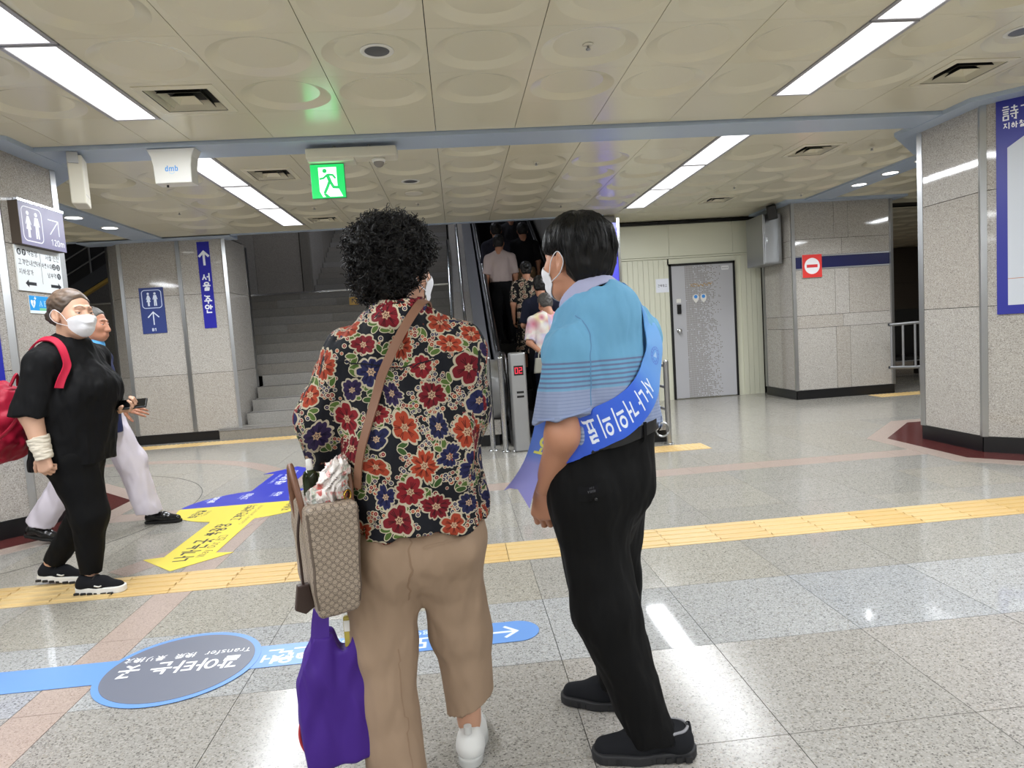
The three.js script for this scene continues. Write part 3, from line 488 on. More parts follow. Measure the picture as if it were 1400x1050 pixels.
// ------------------------------------------------------------------ fittings on the ceiling
function vent(x, z, s, label) {
  const t = thing('air_vent', label, 'air vent', [x, C, z]);
  const ring = (o, i, y0, y1) => { const pts = [], idx = []; for (const [r, y] of [[o, y0], [i, y1]]) for (const [a, b] of [[-1, -1], [1, -1], [1, 1], [-1, 1]]) pts.push(a * r, y, b * r); for (let k = 0; k < 4; k++) { const n = (k + 1) % 4; idx.push(k, n, k + 4, n, n + 4, k + 4); } const g = new THREE.BufferGeometry(); g.setAttribute('position', new THREE.Float32BufferAttribute(pts, 3)); g.setIndex(idx); return metreUV(toCreasedNormals(g, 0.1)); };
  const fr = [ring(0.5 * s, 0.4 * s, -0.004, -0.008), ring(0.5 * s, 0.5 * s - 0.001, 0.004, -0.004)]; part('frame', merge(fr), M.ceil, t);
  part('box', slabGeo(-0.4 * s, 0.4 * s, 0.06, 0.062, -0.4 * s, 0.4 * s), M.black, t);
  part('throat', ring(0.4 * s, 0.399 * s, -0.006, 0.06), M.black, t);
  for (const [o, i] of [[0.39, 0.345], [0.275, 0.23], [0.155, 0.06]]) { const lv = part('louvre', ring(o * s, i * s, -0.006, 0.04), M.ceil, t); part('louvre_back', ring(o * s + 0.002, i * s + 0.002, -0.005, 0.043), M.black, lv); }
  return t;
}
vent(...VENTS[0], 'square ceiling air vent nearest the long light panel on the left'); vent(...VENTS[1], 'square ceiling air vent left of the green exit sign'); vent(...VENTS[2], 'farthest square air vent on the left, above the stairs');
vent(...VENTS[3], 'square ceiling air vent nearest the poem poster pillar'); vent(...VENTS[4], 'square air vent just beyond the beam on the right'); vent(...VENTS[5], 'farthest square air vent on the right, above the pale cabin');
const lathe = (pts, n = 28) => new THREE.LatheGeometry(pts.map((p) => new THREE.Vector2(...p)), n);
function downlightOff(x, z, y, label) { const t = thing('downlight', label, 'downlight', [x, y, z]); part('ring', lathe([[0.07, 0.004], [0.092, 0.002], [0.094, -0.004], [0.07, -0.006], [0.066, 0.006]]), M.white, t); part('reflector', lathe([[0.07, -0.0035], [0.062, -0.001], [0.03, -0.0006], [0, -0.0005]]), std({ color: '#6f7075', metalness: 0.7, roughness: 0.35, side: THREE.DoubleSide }), t); }
downlightOff(-0.33, -3.8, C + 0.024, 'unlit round downlight in a pressed circle near the top of the photo'); downlightOff(-0.36, -6.87, C + 0.024, 'unlit round downlight beyond the exit sign'); downlightOff(3.51, -3.8, C + 0.024, 'unlit round downlight near the right edge of the photo');
{ const t = thing('ceiling_speaker', 'flat round white ceiling speaker beyond the unlit downlight', 'speaker', [-0.36, C + 0.018, -7.4]); part('grille', lathe([[0, -0.012], [0.09, -0.01], [0.1, 0], [0.1, 0.004]]), M.cream, t); }
[[0.86, -3.8, 1, 'nearest sprinkler, in a pressed circle at the upper middle'], [0.87, -6.34, 1, 'sprinkler in the first pressed circle beyond the beam'], [1.46, -8.55, 1, 'far sprinkler above the man'], [-0.35, -7.96, 1, 'sprinkler just behind the ceiling speaker'], [-1.55, -7.92, 1, 'sprinkler before the farthest left vent'], [4.2, -6.27, 0, 'sprinkler right of the vent beyond the beam'], [3.51, -7.9, 1, 'sprinkler before the farthest right vent'], [4.69, -8.5, 0, 'sprinkler in front of the cabin pillar'], [-3.04, -7.83, 1, 'sprinkler by the lit round lamps on the left']].forEach(([x, z, in0, s]) => {
  const t = thing('sprinkler', 'small ' + s, 'sprinkler', [x, C + (in0 ? 0.02 : 0), z]); part('plate', lathe([[0, -0.006], [0.026, -0.005], [0.032, 0.001]], 16), M.cream, t); part('head', lathe([[0, -0.028], [0.014, -0.027], [0.013, -0.02], [0.006, -0.018], [0.007, -0.004]], 12), M.steelSoft, t);
});
function roundLamp(x, z, label) {
  const t = thing('round_downlight', label, 'downlight', [x, C - 0.02, z]); part('rim', lathe([[0.082, 0.002], [0.096, 0], [0.096, -0.006], [0.082, -0.006]]), M.white, t); part('glowing_disc', lathe([[0, -0.004], [0.084, -0.004]]), std({ color: '#fff', emissive: '#ffffff', emissiveIntensity: 3, roughness: 0.5, side: THREE.DoubleSide }), t);
  const l = new THREE.SpotLight(0xf8fbff, ROUND_CANDELA * 4, 0, 1.2, 0.6, 2); l.name = 'lamp'; l.position.set(0, -0.02, 0); l.target.position.set(0, -2, 0); l.castShadow = true; t.add(l, l.target);
}
roundLamp(-4.06, -6.95, 'lit round downlight on the left band, mostly behind the near pillar'); roundLamp(-4.08, -7.63, 'lit round downlight on the left band, the larger of the two in view'); roundLamp(-4.05, -8.32, 'lit round downlight on the left band, closest to the stair pillar');
roundLamp(5.15, -6.8, 'lit round downlight touching the edge of the near right pillar'); roundLamp(5.15, -7.36, 'middle lit round downlight on the right band'); roundLamp(5.15, -7.95, 'lit round downlight on the right band, closest to the cabin pillar');
downlightOff(7.4, -11, C, 'unlit round downlight in the dark passage on the right');
// exit sign
{
  const t = thing('exit_sign', 'green running man exit sign hanging from a white bar at the beam', 'exit sign', [-0.72, C - 0.03, -5.37]);
  part('power_bar', rbox(0.7, 0.08, 0.17, 0.012), M.cream, t, [0, -0.07, 0]); part('lower_cover', rbox(0.36, 0.03, 0.15, 0.008), M.cream, t, [-0.16, -0.118, 0]);
  for (const x of [-0.14, 0.13]) part('bracket', bar([x, 0.0, 0], [x, -0.04, 0], 0.012), M.steelSoft, t);
  const face = canvasTex(300, 300, (x, w, h) => {
    x.fillStyle = '#18c25f'; x.fillRect(0, 0, w, h); x.fillStyle = '#f2f4ff'; x.beginPath(); x.moveTo(70, 26); x.lineTo(232, 26); x.lineTo(232, 200); x.lineTo(275, 290); x.lineTo(95, 290); x.lineTo(70, 240); x.fill();
    x.fillStyle = x.strokeStyle = '#17b859'; x.beginPath(); x.arc(126, 58, 19, 0, 7); x.fill(); x.lineCap = 'round'; x.lineJoin = 'round'; const ln = (lw, ...p) => { x.lineWidth = lw; x.beginPath(); p.forEach(([a, b], i) => (i ? x.lineTo(a, b) : x.moveTo(a, b))); x.stroke(); };
    ln(30, [150, 100], [168, 155]); ln(17, [145, 95], [112, 122], [82, 128]); ln(17, [158, 92], [196, 96], [214, 122]); ln(24, [160, 160], [140, 205], [116, 250]); ln(24, [170, 155], [196, 205], [238, 208]); x.fillStyle = '#17b859'; x.beginPath(); x.moveTo(100, 262); x.lineTo(130, 262); x.lineTo(160, 290); x.lineTo(122, 290); x.fill();
  });
  part('green_board', rbox(0.265, 0.265, 0.03, 0.006), phy({ color: '#19a558', roughness: 0.3 }), t, [-0.205, -0.27, 0]);
  part('lit_face', new THREE.PlaneGeometry(0.26, 0.26), std({ map: face, emissive: '#ffffff', emissiveMap: face, emissiveIntensity: 0.75, roughness: 0.4 }), t, [-0.205, -0.27, 0.0165]);
  const l = new THREE.RectAreaLight(0x4dffa0, 1.2, 0.25, 0.25); l.name = 'sign_lamp'; l.position.set(-0.205, -0.27, 0.022); l.rotation.y = Math.PI; t.add(l);
  part('sensor_base', lathe([[0, 0], [0.052, 0], [0.052, -0.02], [0.046, -0.03], [0, -0.03]]), M.white, t, [0.2, -0.108, 0.0]); part('sensor_lens', new THREE.SphereGeometry(0.042, 20, 12, 0, 6.3, Math.PI / 2, Math.PI / 2), phy({ color: '#8b8680', roughness: 0.15 }), t, [0.2, -0.136, 0]);
}
{ // broadcast receiver with logo
  const t = thing('receiver_box', 'white flared box with small light blue dmb letters under the beam', 'antenna', [-2.05, C - 0.03, -5.3]);
  const prof = [[-0.17, 0], [0.17, 0], [0.145, -0.05], [0.132, -0.12], [0.128, -0.245], [-0.128, -0.245], [-0.132, -0.12], [-0.145, -0.05]];
  part('shell', prism(prof.map(([a, b]) => [a, b]), 0.12, 0.006), M.white, t, [0, -0.008, -0.06]);
  part('logo', new THREE.PlaneGeometry(0.12, 0.075), phy({ map: canvasTex(256, 160, (x, w, h) => { x.fillStyle = '#e4e3dd'; x.fillRect(0, 0, w, h); x.fillStyle = '#3e9be6'; x.font = 'bold 118px sans-serif'; x.textAlign = 'center'; x.fillText('dmb', w / 2, 96, 210); x.strokeStyle = '#9fd0f4'; x.lineWidth = 6; x.beginPath(); x.arc(w / 2, 84, 50, 0.5, Math.PI - 0.5); x.stroke(); }), roughness: 0.4 }), t, [-0.005, -0.165, 0.0675]);
  part('cable_stub', bar([-0.07, -0.25, 0], [-0.07, -0.275, 0], 0.008), M.dark, t);
}
{ const t = thing('wall_lamp_box', 'narrow white hanging box between the near left pillar and the dmb box', 'box', [-2.78, C - 0.03, -5.33], 0.35);
  part('body', rbox(0.1, 0.36, 0.22, 0.01), M.cream, t, [0, -0.2, 0]); part('clip', bx(0.07, 0.08, 0.05), M.steelSoft, t, [-0.01, -0.045, 0.1]); part('seam', bx(0.102, 0.004, 0.18), M.frame, t, [0, -0.31, 0]); }
{ const t = thing('steel_cabinet', 'stainless steel cabinet hung on the side of the cabin pillar', 'cabinet', [4.64, 1.98, -9.5]);
  part('body', rbox(0.28, 0.72, 0.55, 0.01), M.steelSoft, t, [0, 0.36, 0]); part('door', rbox(0.24, 0.68, 0.012, 0.004), M.steel, t, [0, 0.36, 0.281]); part('handle', rbox(0.015, 0.08, 0.02, 0.004), M.steelBright, t, [-0.09, 0.34, 0.292]); part('shelf_bracket', bx(0.05, 0.03, 0.4), M.steel, t, [0.15, 0.02, 0]); }
{ const t = thing('black_speaker', 'small black speaker at the ceiling corner above the steel cabinet', 'speaker', [4.58, 2.6, -9.1], -0.4); part('housing', rbox(0.13, 0.2, 0.12, 0.015), M.black, t, [0, 0.1, 0], [0.3, 0, 0.15]); part('bracket', bar([0, 0.16, -0.02], [0.02, 0.22, -0.06], 0.01), M.dark, t); }
// ------------------------------------------------------------------ markings stuck on the floor
function floorSticker(name, label, shapePts, y, mats, tex, box, curved) {
  const s = curved ?? new THREE.Shape(shapePts.map(([a, b]) => new THREE.Vector2(a, -b)));
  const g = new THREE.ExtrudeGeometry(s, { depth: 0.0012, bevelEnabled: false, curveSegments: 48 }); g.rotateX(-Math.PI / 2); g.translate(0, y, 0);
  const p = g.attributes.position, uv = g.attributes.uv; for (let i = 0; i < p.count; i++) uv.setXY(i, (p.getX(i) - box[0]) / (box[1] - box[0]), (box[3] - p.getZ(i)) / (box[3] - box[2]));
  return g;
}
{ // double arrow, yellow towards the camera and blue away from it
  const cx = -1.735, A = [[0, -3.81], [0.27, -4.07], [0.155, -4.09], [0.155, -4.8]], half = A.slice();
  const lens = []; for (let i = 0; i <= 30; i++) { const a = -Math.PI / 2 + 0.3 + ((Math.PI - 0.6) * i) / 30; lens.push([0.56 * Math.cos(a), -5.33 - 0.5 * Math.sin(a) * -1]); }
  const right = [[0, -3.81], [0.27, -4.07], [0.155, -4.09], [0.155, -4.82]];
  for (let i = 0; i <= 24; i++) { const a = 1.25 - (2.5 * i) / 24; right.push([0.16 + 0.4 * Math.max(0, (Math.cos(a) - Math.cos(1.25)) / (1 - Math.cos(1.25))), -5.33 + 0.5 * Math.sin(a)]); }
  right.push([0.155, -5.83], [0.155, -6.54], [0.27, -6.56], [0, -6.84]);
  const all = [...right.map(([a, z]) => [cx + a, z]), ...right.slice(1, -1).reverse().map(([a, z]) => [cx - a, z])];
  const tex = canvasTex(640, 1700, (x, w, h) => { // top of the canvas lies farthest from the camera
    x.fillStyle = '#2a34b4'; x.fillRect(0, 0, w, h / 2); x.fillStyle = '#e8d44a'; x.fillRect(0, h / 2, w, h / 2);
    const S = (s, u, v, size, color, rot, wt = 0.13) => { x.save(); x.translate(u, v); x.rotate(rot); write(x, s, 0, -size / 2, size, { color, weight: wt, align: 'center' }); x.restore(); };
    // text reads along the arrows
    S('서울·주안 타는곳', 330, 300, 46, '#e9ecf6', -Math.PI / 2, 0.16); S('Trains for Seoul', 280, 320, 26, '#d5dbf2', -Math.PI / 2, 0.1);
    [['엘리베이터', 'Elevator'], ['고객상담', 'Service'], ['무정차', 'Express'], ['승강장', 'Tracks']].forEach(([a, b], i) => { S(a, 110 + i * 140, 690, 30, '#e9ecf6', -Math.PI / 2, 0.16); S(b, 82 + i * 140, 690, 18, '#cfd6ee', -Math.PI / 2, 0.09); });
    S('나가는곳', 310, 1480, 64, '#23252a', -Math.PI / 2); S('Way Out 出口', 362, 1450, 36, '#3a3a30', -Math.PI / 2, 0.08);
    S('북광장', 310, 1240, 56, '#23252a', -Math.PI / 2); S('고객안내센터', 330, 1000, 42, '#23252a', -Math.PI / 2); S('Customer Service Center', 372, 1040, 22, '#4a4834', -Math.PI / 2, 0.08);
    S('화장실', 130, 960, 42, '#23252a', -Math.PI / 2); S('Toilets', 166, 960, 24, '#4a4834', -Math.PI / 2, 0.08); S('지하상가', 500, 940, 42, '#23252a', -Math.PI / 2); S('Underground Shops', 540, 950, 20, '#4a4834', -Math.PI / 2, 0.08);
  });
  const t = thing('floor_arrow', 'yellow and blue double arrow sticker on the floor by the left walkers', 'floor sticker', [0, 0, 0]);
  part('film', floorSticker('', '', all, 0.0016, null, null, [-2.33, -1.14, -6.85, -3.8]), phy({ map: tex, roughness: 0.35 }), t);
}
{ // transfer guide line
  const t = thing('floor_line', 'light blue transfer line sticker with arrow and dark grey round text plate', 'floor sticker', [0, 0, 0]);
  const s = new THREE.Shape(); s.moveTo(-4.6, 2.53); s.lineTo(0.16, 2.53); s.absarc(0.16, 2.623, 0.093, -Math.PI / 2, Math.PI / 2); s.lineTo(-4.6, 2.716);
  const tex = canvasTex(1600, 62 * 1, (x, w, h) => { x.fillStyle = '#6c98d8'; x.fillRect(0, 0, w, h);
    const X = (m) => ((m + 4.6) / 4.86) * w; x.save(); x.translate(X(0.12), h / 2); x.scale(1, 1); arrow(x, -10, 0, 46, 0, 5, '#eaf2fb', 0.36); x.restore();
    x.save(); x.translate(w, h); x.rotate(Math.PI); write(x, '송도·오이도·수원', w - X(-0.1), 8, 32, { color: '#eaf2fb', weight: 0.13 }); write(x, 'Songdo·Oido·Suwon', w - X(-0.12), 43, 15, { color: '#eaf2fb', weight: 0.09 }); write(x, '인천', w - X(-0.68), 14, 34, { color: '#eaf2fb', weight: 0.1 }); x.restore(); });
  part('stripe', floorSticker('', '', null, 0.0016, null, null, [-4.6, 0.26, -2.716, -2.53], s), phy({ map: tex, roughness: 0.35 }), t);
  const ring = new THREE.Shape(); ring.absellipse(-1.19, 2.61, 0.305, 0.29, 0, Math.PI * 2); part('round_border', floorSticker('', '', null, 0.0028, null, null, [-1.5, -0.88, -2.9, -2.3], ring), phy({ color: '#6c98d8', roughness: 0.35 }), t);
  const disc = new THREE.Shape(); disc.absellipse(-1.19, 2.61, 0.28, 0.265, 0, Math.PI * 2);
  const dt = canvasTex(640, 606, (x, w, h) => { x.fillStyle = '#6e7280'; x.fillRect(0, 0, w, h); x.translate(w, h); x.rotate(Math.PI); write(x, '갈아타는 곳', w / 2, 240, 112, { weight: 0.12, align: 'center', w: 0.86, gap: 0.04 }); write(x, 'Transfer  換乘  乗り換え', w / 2 + 6, 376, 52, { weight: 0.08, align: 'center', gap: 0.03 }); });
  part('text_disc', floorSticker('', '', null, 0.004, null, null, [-1.47, -0.91, -2.875, -2.345], disc), phy({ map: dt, roughness: 0.4 }), t);
}
// ------------------------------------------------------------------ staircase behind the left walkers' hall
const RUN = 0.3, RISE = 0.164;
{
  const t = structure('staircase');
  const flight = (z0, y0, n, xa, xb, cuts) => {
    for (let i = 0; i < n; i++) {
      const L = y0 > 0 ? xa : i === 0 ? -3.38 : i < 5 ? xa : -4.5, nn = cuts + (i % 2 ? 0 : 1);
      for (let k = 0; k < nn; k++) { const a = L + ((xb - L) * k) / nn, b = L + ((xb - L) * (k + 1)) / nn; slab('stone_step', M.steps[Math.floor(rnd() * 3)], t, a + 0.001, b - 0.001, y0 + i * RISE - 0.02, y0 + (i + 1) * RISE, z0 - i * RUN - RUN - 0.03, z0 - i * RUN); }
      slab('nosing', i === 0 || i === n - 1 ? M.steelBright : M.dark, t, L, xb, y0 + (i + 1) * RISE - (i === n - 1 || i === 0 ? 0.03 : 0), y0 + (i + 1) * RISE + 0.003, z0 - i * RUN - 0.05, z0 - i * RUN + (i === n - 1 || i === 0 ? 0.006 : -0.012));
    }
  };
  flight(-9.3, 0, 14, -3.08, -0.02, 3);
  slab('solid_base', M.grout, t, -3.08, -0.02, 0, 0.1, -13.5, -9.4);
  const yl = 14 * RISE; slab('landing', M.steps[0], t, -8, -0.02, yl - 0.2, yl, -15.3, -13.24); slab('landing_edge', M.steelBright, t, -8, -4.5, yl - 0.02, yl + 0.01, -13.24, -13.19); slab('landing_face', M.steps[1], t, -8, -4.5, 0, yl - 0.02, -13.3, -13.2);
  flight(-15.3, yl, 13, -3.2, -0.02, 3);
  slab('stair_base', M.grout, t, -3.2, -0.02, yl, yl + 0.1, -19.4, -15.4);
  for (let i = 0; i < 5; i++) for (let j = 0; j < 2; j++) slab('stone_panel', M.walls[(i + j) % 3], t, -8.4 + i * 1.0, -7.4 + i * 1.0 - 0.006, yl + j * 2.2, yl + (j + 1) * 2.2 - 0.006, -15.5, -15.3);
  for (let k = 0; k < 3; k++) for (let j = 0; j < 2; j++) slab('stone_panel', M.walls[(k + j) % 3], t, -3.34, -3.21, yl + j * 2.4, yl + (j + 1) * 2.4 - 0.006, -15.5 - (k + 1) * 1.5 + 0.006, -15.5 - k * 1.5);
  slab('side_pier', M.steps[2], t, -3.38, -3.2, yl, 7, -15.5, -15.28);
  board('yellow_arrow_notice', 'small yellow notice with a black arrow on the stair risers beside the curly haired woman', 'sign', 0.17, 0.15, 0.004, [-1.88, 2.02, -12.55], 0, canvasTex(128, 112, (x, w, h) => { x.fillStyle = '#c99a25'; x.fillRect(0, 0, w, h); arrow(x, w / 2, h / 2, 70, -2.3, 10, '#2a2410', 0.5); }), M.yellow);
}
const slopeY = (z) => Math.max(0, (-8 - z) * 0.532);
// stone deck and rail between the stairs and the escalator
{
  const t = structure('wall_parapet');
  const seg = (name, mat, x0, x1, zf, dy, bottom) => { const n = 12; for (let i = 0; i < n; i++) { const a = zf - i * 1.05, b = a - 1.044; const g = prism([[-a, slopeY(a) + bottom], [-b, slopeY(b) + bottom], [-b, slopeY(b) + dy], [-a, slopeY(a) + dy]], x1 - x0 - 0.002); g.rotateY(Math.PI / 2); g.translate(x0, 0, 0); part(name, metreUV(toCreasedNormals(g, 0.3), rnd(), rnd()), Array.isArray(mat) ? mat[i % mat.length] : mat, t); } };
  seg('stone_coping', M.steps, -0.02, 0.26, -8.0, 0.3, -0.5);
  seg('steel_deck', M.steelSoft, 0.26, 0.43, -7.95, 0.52, -0.3); seg('steel_deck', M.steelSoft, 1.53, 1.64, -8.0, 0.5, -0.3);
  slab('plinth_slab', M.wall, t, -0.0, 0.41, 0.13, 0.29, -8.02, -7.12); slab('plinth_base', M.kick, t, 0.03, 0.39, 0, 0.13, -8.02, -7.17);
  slab('plinth_slab', M.wall, t, 1.82, 2.12, 0.13, 0.2, -9, -6.55); slab('plinth_base', M.kick, t, 1.84, 2.1, 0, 0.13, -9, -6.6);
}
{
  const t = thing('stair_handrail', 'stainless steel handrail climbing between the stone stairs and the escalator', 'handrail', [0, 0, 0]);
  const st = (z) => Math.max(0, (-9.3 - z) * (RISE / RUN)), x = -0.06;
  for (const [h, r] of [[0.92, 0.024], [0.7, 0.018]]) part('rail', merge([tubeOf([[x, h, -8.6], [x, h, -9.3], [x, st(-10) + h, -10], [x, st(-13.4) + h, -13.4], [x, st(-13.4) + h, -15.3], [x, st(-13.4) + (2.2) + h, -19.4]], r, 80, 10)]), M.steelBright, t);
  for (let i = 0; i < 8; i++) { const z = -8.7 - i * 0.68; part('post', bar([x, st(z), z], [x, st(z) + 0.92, z], 0.018), M.steelBright, t); part('bracket', bar([x, st(z) + 0.7, z], [x + 0.09, st(z) + 0.66, z], 0.01), M.steel, t); }
  part('second_rail', tubeOf([[0.12, 1.22, -8.2], [0.12, slopeY(-9.2) + 1.2, -9.2], [0.12, slopeY(-13) + 1.2, -13], [0.12, slopeY(-20) + 1.2, -20]], 0.02, 60, 10), M.steelBright, t);
  for (let i = 0; i < 7; i++) { const z = -8.3 - i * 0.8; part('post', bar([0.12, slopeY(z) + 0.28, z], [0.12, slopeY(z) + 1.2, z], 0.014), M.steel, t); }
}
{
  const t = thing('barrier_posts', 'stainless steel barrier posts with cross rails left of the escalator entrance', 'barrier', [0, 0, 0]);
  const post = (x, z, h) => { part('post', lathe([[0, h], [0.018, h - 0.003], [0.028, h - 0.02], [0.028, 0.012], [0.045, 0.01], [0.046, 0], [0, 0]], 18), M.steelBright, t, [x, 0, z]); };
  post(0.425, -6.74, 1.0); post(0.3, -6.86, 1.0); post(0.235, -7.3, 1.0);
  for (const y of [0.62, 0.8]) part('cross_rail', bar([0.3, y, -6.86], [-0.12, y + 0.0, -8.55], 0.017), M.steelBright, t);
  part('post', bar([-0.12, 0, -8.55], [-0.12, 0.98, -8.55], 0.024), M.steelBright, t); part('top_rail', tubeOf([[0.3, 0.95, -6.86], [0.235, 0.96, -7.3], [-0.06, 0.94, -8.5]], 0.018, 20, 8), M.steelBright, t);
}
{
  const t = thing('barrier_railing', 'stainless steel posts with rails right of the escalator, beside the man\'s back', 'barrier', [0, 0, 0]);
  for (const [x, z, h] of [[2.08, -6.45, 0.86], [2.08, -7.1, 0.86], [2.08, -7.7, 0.86]]) part('post', lathe([[0, h], [0.02, h - 0.004], [0.028, h - 0.02], [0.028, 0.012], [0.046, 0.01], [0.046, 0], [0, 0]], 16), M.steel, t, [x, 0, z]);
  for (const y of [0.35, 0.58, 0.8]) part('rail', bar([2.08, y, -6.45], [2.08, y, -7.7], 0.016), M.steel, t);
}
// ------------------------------------------------------------------ escalator
{
  const t = thing('escalator', 'dark escalator with black steps and handrails rising behind the two people', 'escalator', [0, 0, 0]);
  const X0 = 0.485, X1 = 1.47, zc = -7.45;
  for (const [x, s] of [[X0, 1], [X1, -1]]) {
    const path = [[x, 0.32, -7.32], [x, 0.3, -7.12], [x, 0.48, -6.96], [x, 0.78, -6.96], [x, 0.96, -7.12], [x, 1.0, -7.4], [x, 1.0, -8.0]]; for (let z = -8.6; z > -21; z -= 0.8) path.push([x, slopeY(z) + 1.0 - 0.02, z]);
    const g = tubeOf(path, 0.036, 150, 10); part('handrail', g, M.blackGloss, t);
    const out = [[7.3, 0.2], [7.06, 0.34], [6.99, 0.6], [7.1, 0.88], [7.35, 0.97], [8.0, 0.97], [21, slopeY(-21) + 0.95], [21, slopeY(-21) + 0.1], [8.0, 0.1], [7.3, 0.05]];
    const b = prism(out, 0.05); b.rotateY(Math.PI / 2); b.translate(x - 0.025, 0, 0); part('balustrade', metreUV(b), M.blackGloss, t);
    const sk = prism([[7.0, 0.02], [8.0, 0.02], [21, slopeY(-21) + 0.02], [21, slopeY(-21) + 0.3], [8.05, 0.3], [7.5, 0.28], [7.15, 0.16]], 0.1); sk.rotateY(Math.PI / 2); sk.translate(s > 0 ? x + 0.02 : x - 0.12, 0, 0); part('skirt', metreUV(sk), M.black, t);
    const nw = new THREE.CylinderGeometry(0.33, 0.33, 0.12, 32, 1); nw.rotateZ(Math.PI / 2); nw.scale(1, 1, 0.75); part('newel', nw, M.steelSoft, t, [x - s * 0.1, 0.62, -7.26]);
  }
  slab('floor_plate', M.steelSoft, t, X0 + 0.1, X1 - 0.1, 0, 0.012, -7.45, -6.9);
  slab('comb_plate', M.dark, t, X0 + 0.12, X1 - 0.12, 0.0, 0.016, -7.62, -7.45);
  for (let i = 0; i < 26; i++) { const z = -7.62 - i * 0.4, y = Math.max(0, i - 1) * 0.4 * 0.532; const l = [slabGeo(X0 + 0.13, X1 - 0.13, y - 0.25, y, z - 0.42, z)]; for (let k = 0; k < 13; k++) l.push(slabGeo(X0 + 0.14 + k * 0.055, X0 + 0.165 + k * 0.055, y, y + 0.006, z - 0.4, z - 0.005)); part('step', merge(l), M.black, t); }
  slab('under_wall', M.black, t, X0, X1, -0.25, -0.02, -18.2, -7.0);
}
{
  const t = thing('escalator_signal_post', 'grey steel post with red lit digits in front of the escalator', 'signal post', [0.595, 0, -6.72], 0.12);
  part('housing', rbox(0.165, 1.03, 0.12, 0.02, 3), M.steelSoft, t, [0, 0.515, 0]);
  part('display_digits', new THREE.PlaneGeometry(0.1, 0.1), std({ color: '#111', emissive: '#ffffff', emissiveIntensity: 1.1, emissiveMap: canvasTex(128, 128, (x, w, h) => { x.fillStyle = '#140406'; x.fillRect(0, 0, w, h); x.strokeStyle = '#f0324a'; x.lineWidth = 11; x.beginPath(); x.rect(18, 28, 34, 72); x.stroke(); x.beginPath(); x.moveTo(70, 28); x.lineTo(108, 28); x.lineTo(108, 62); x.lineTo(74, 62); x.lineTo(74, 100); x.lineTo(112, 100); x.stroke(); }), roughness: 0.3 }), t, [0, 0.845, 0.0612]);
  for (const y of [0.62, 0.575]) part('slot', rbox(0.075, 0.022, 0.006, 0.002), M.black, t, [0.005, y, 0.06]);
  part('foot_bolt', new THREE.SphereGeometry(0.016, 10, 8), M.steelBright, t, [-0.1, 0.012, 0.05]);
}
// ------------------------------------------------------------------ side stairs far left and dark passage far right
{
  const t = thing('side_stair_railing', 'grey railing with slanting bars on a side stair, beyond the near left pillar', 'railing', [0, 0, -13.0]);
  const k = 0.56, X = (x) => x; // bars climb to the right
  for (let i = 0; i < 4; i++) { const o = 2.95 + i * 0.27; part('rail', bar([-8.6, o - k * 1.6, 0], [-6.3, o + k * 0.7, 0], 0.014), M.steelSoft, t); }
  for (const x of [-8.2, -7.3, -6.75]) part('post', bar([x, 2.55 + (x + 7) * k, 0], [x, 3.9 + (x + 7) * k, 0], 0.018), M.steelSoft, t);
  const g = prism([[-9, 2.45 - k * 2], [-6.2, 2.45 + k * 0.8], [-6.2, 2.7 + k * 0.8], [-9, 2.7 - k * 2]], 0.12); part('stringer', g, std({ color: '#55585f', roughness: 0.5 }), t, [0, 0, -0.06]);
  part('yellow_edge', prism([[-9, 2.38 - k * 2], [-6.2, 2.38 + k * 0.8], [-6.2, 2.44 + k * 0.8], [-9, 2.44 - k * 2]], 0.1), M.yellow, t, [0, 0, -0.05]);
  part('panel', prism([[-9, 2.7 - k * 2], [-6.2, 2.7 + k * 0.8], [-6.2, 3.8 + k * 0.8], [-9, 3.8 - k * 2]], 0.02), std({ color: '#3c3c40', roughness: 0.4 }), t, [0, 0, -0.1]);
}
{
  const t = thing('passage_railing', 'grey steel railing in the gap between the cabin pillar and the poster pillar', 'railing', [0, 0, -8.7]);
  part('frame', tubeOf([[6.02, 1.0, 0], [6.57, 0.99, 0], [6.6, 0.95, 0], [6.6, 0.42, 0], [6.55, 0.39, 0], [6.02, 0.4, 0]], 0.022, 60, 8), M.steelSoft, t);
  part('post', bar([6.5, 0, 0], [6.48, 0.4, 0], 0.026), M.steelSoft, t);
  for (const x of [6.06, 6.23, 6.41]) part('bar', bar([x, 0.4, 0], [x, 1.0, 0], 0.016), M.steelSoft, t);
}
{
  const t = thing('dark_bench', 'low dark bench in the unlit passage behind the grey railing', 'bench', [7.6, 0, -11.2]);
  part('seat', rbox(1.9, 0.08, 0.5, 0.02), M.black, t, [0, 0.32, 0]); part('edge', bx(1.9, 0.02, 0.02), M.steelSoft, t, [0, 0.28, 0.25]); for (const x of [-0.8, 0.8]) part('leg', bx(0.08, 0.28, 0.4), M.black, t, [x, 0.14, 0]);
  part('back_panel', rbox(1.9, 0.9, 0.04, 0.01), M.black, t, [0, 0.75, -0.3]);
}

// lamps high over the stair landing, above the ceiling edge
for (const [x, z, w] of [[-1.6, -11.6, 'nearer the hall'], [-1.6, -15, 'farther up the stairs']]) {
  const t = thing('stair_light', 'ceiling light over the upper stairs, the one ' + w, 'ceiling light', [x, 7.18, z]); part('diffuser', bx(1.6, 0.01, 0.3), M.glowWhite, t); part('frame', bx(1.66, 0.03, 0.36), M.frame, t, [0, 0.02, 0]);
  const l = new THREE.RectAreaLight(0xeef2ff, 26, 1.6, 0.3); l.name = 'panel_lamp'; l.position.set(0, -0.02, 0); l.rotation.x = -Math.PI / 2; t.add(l);
}

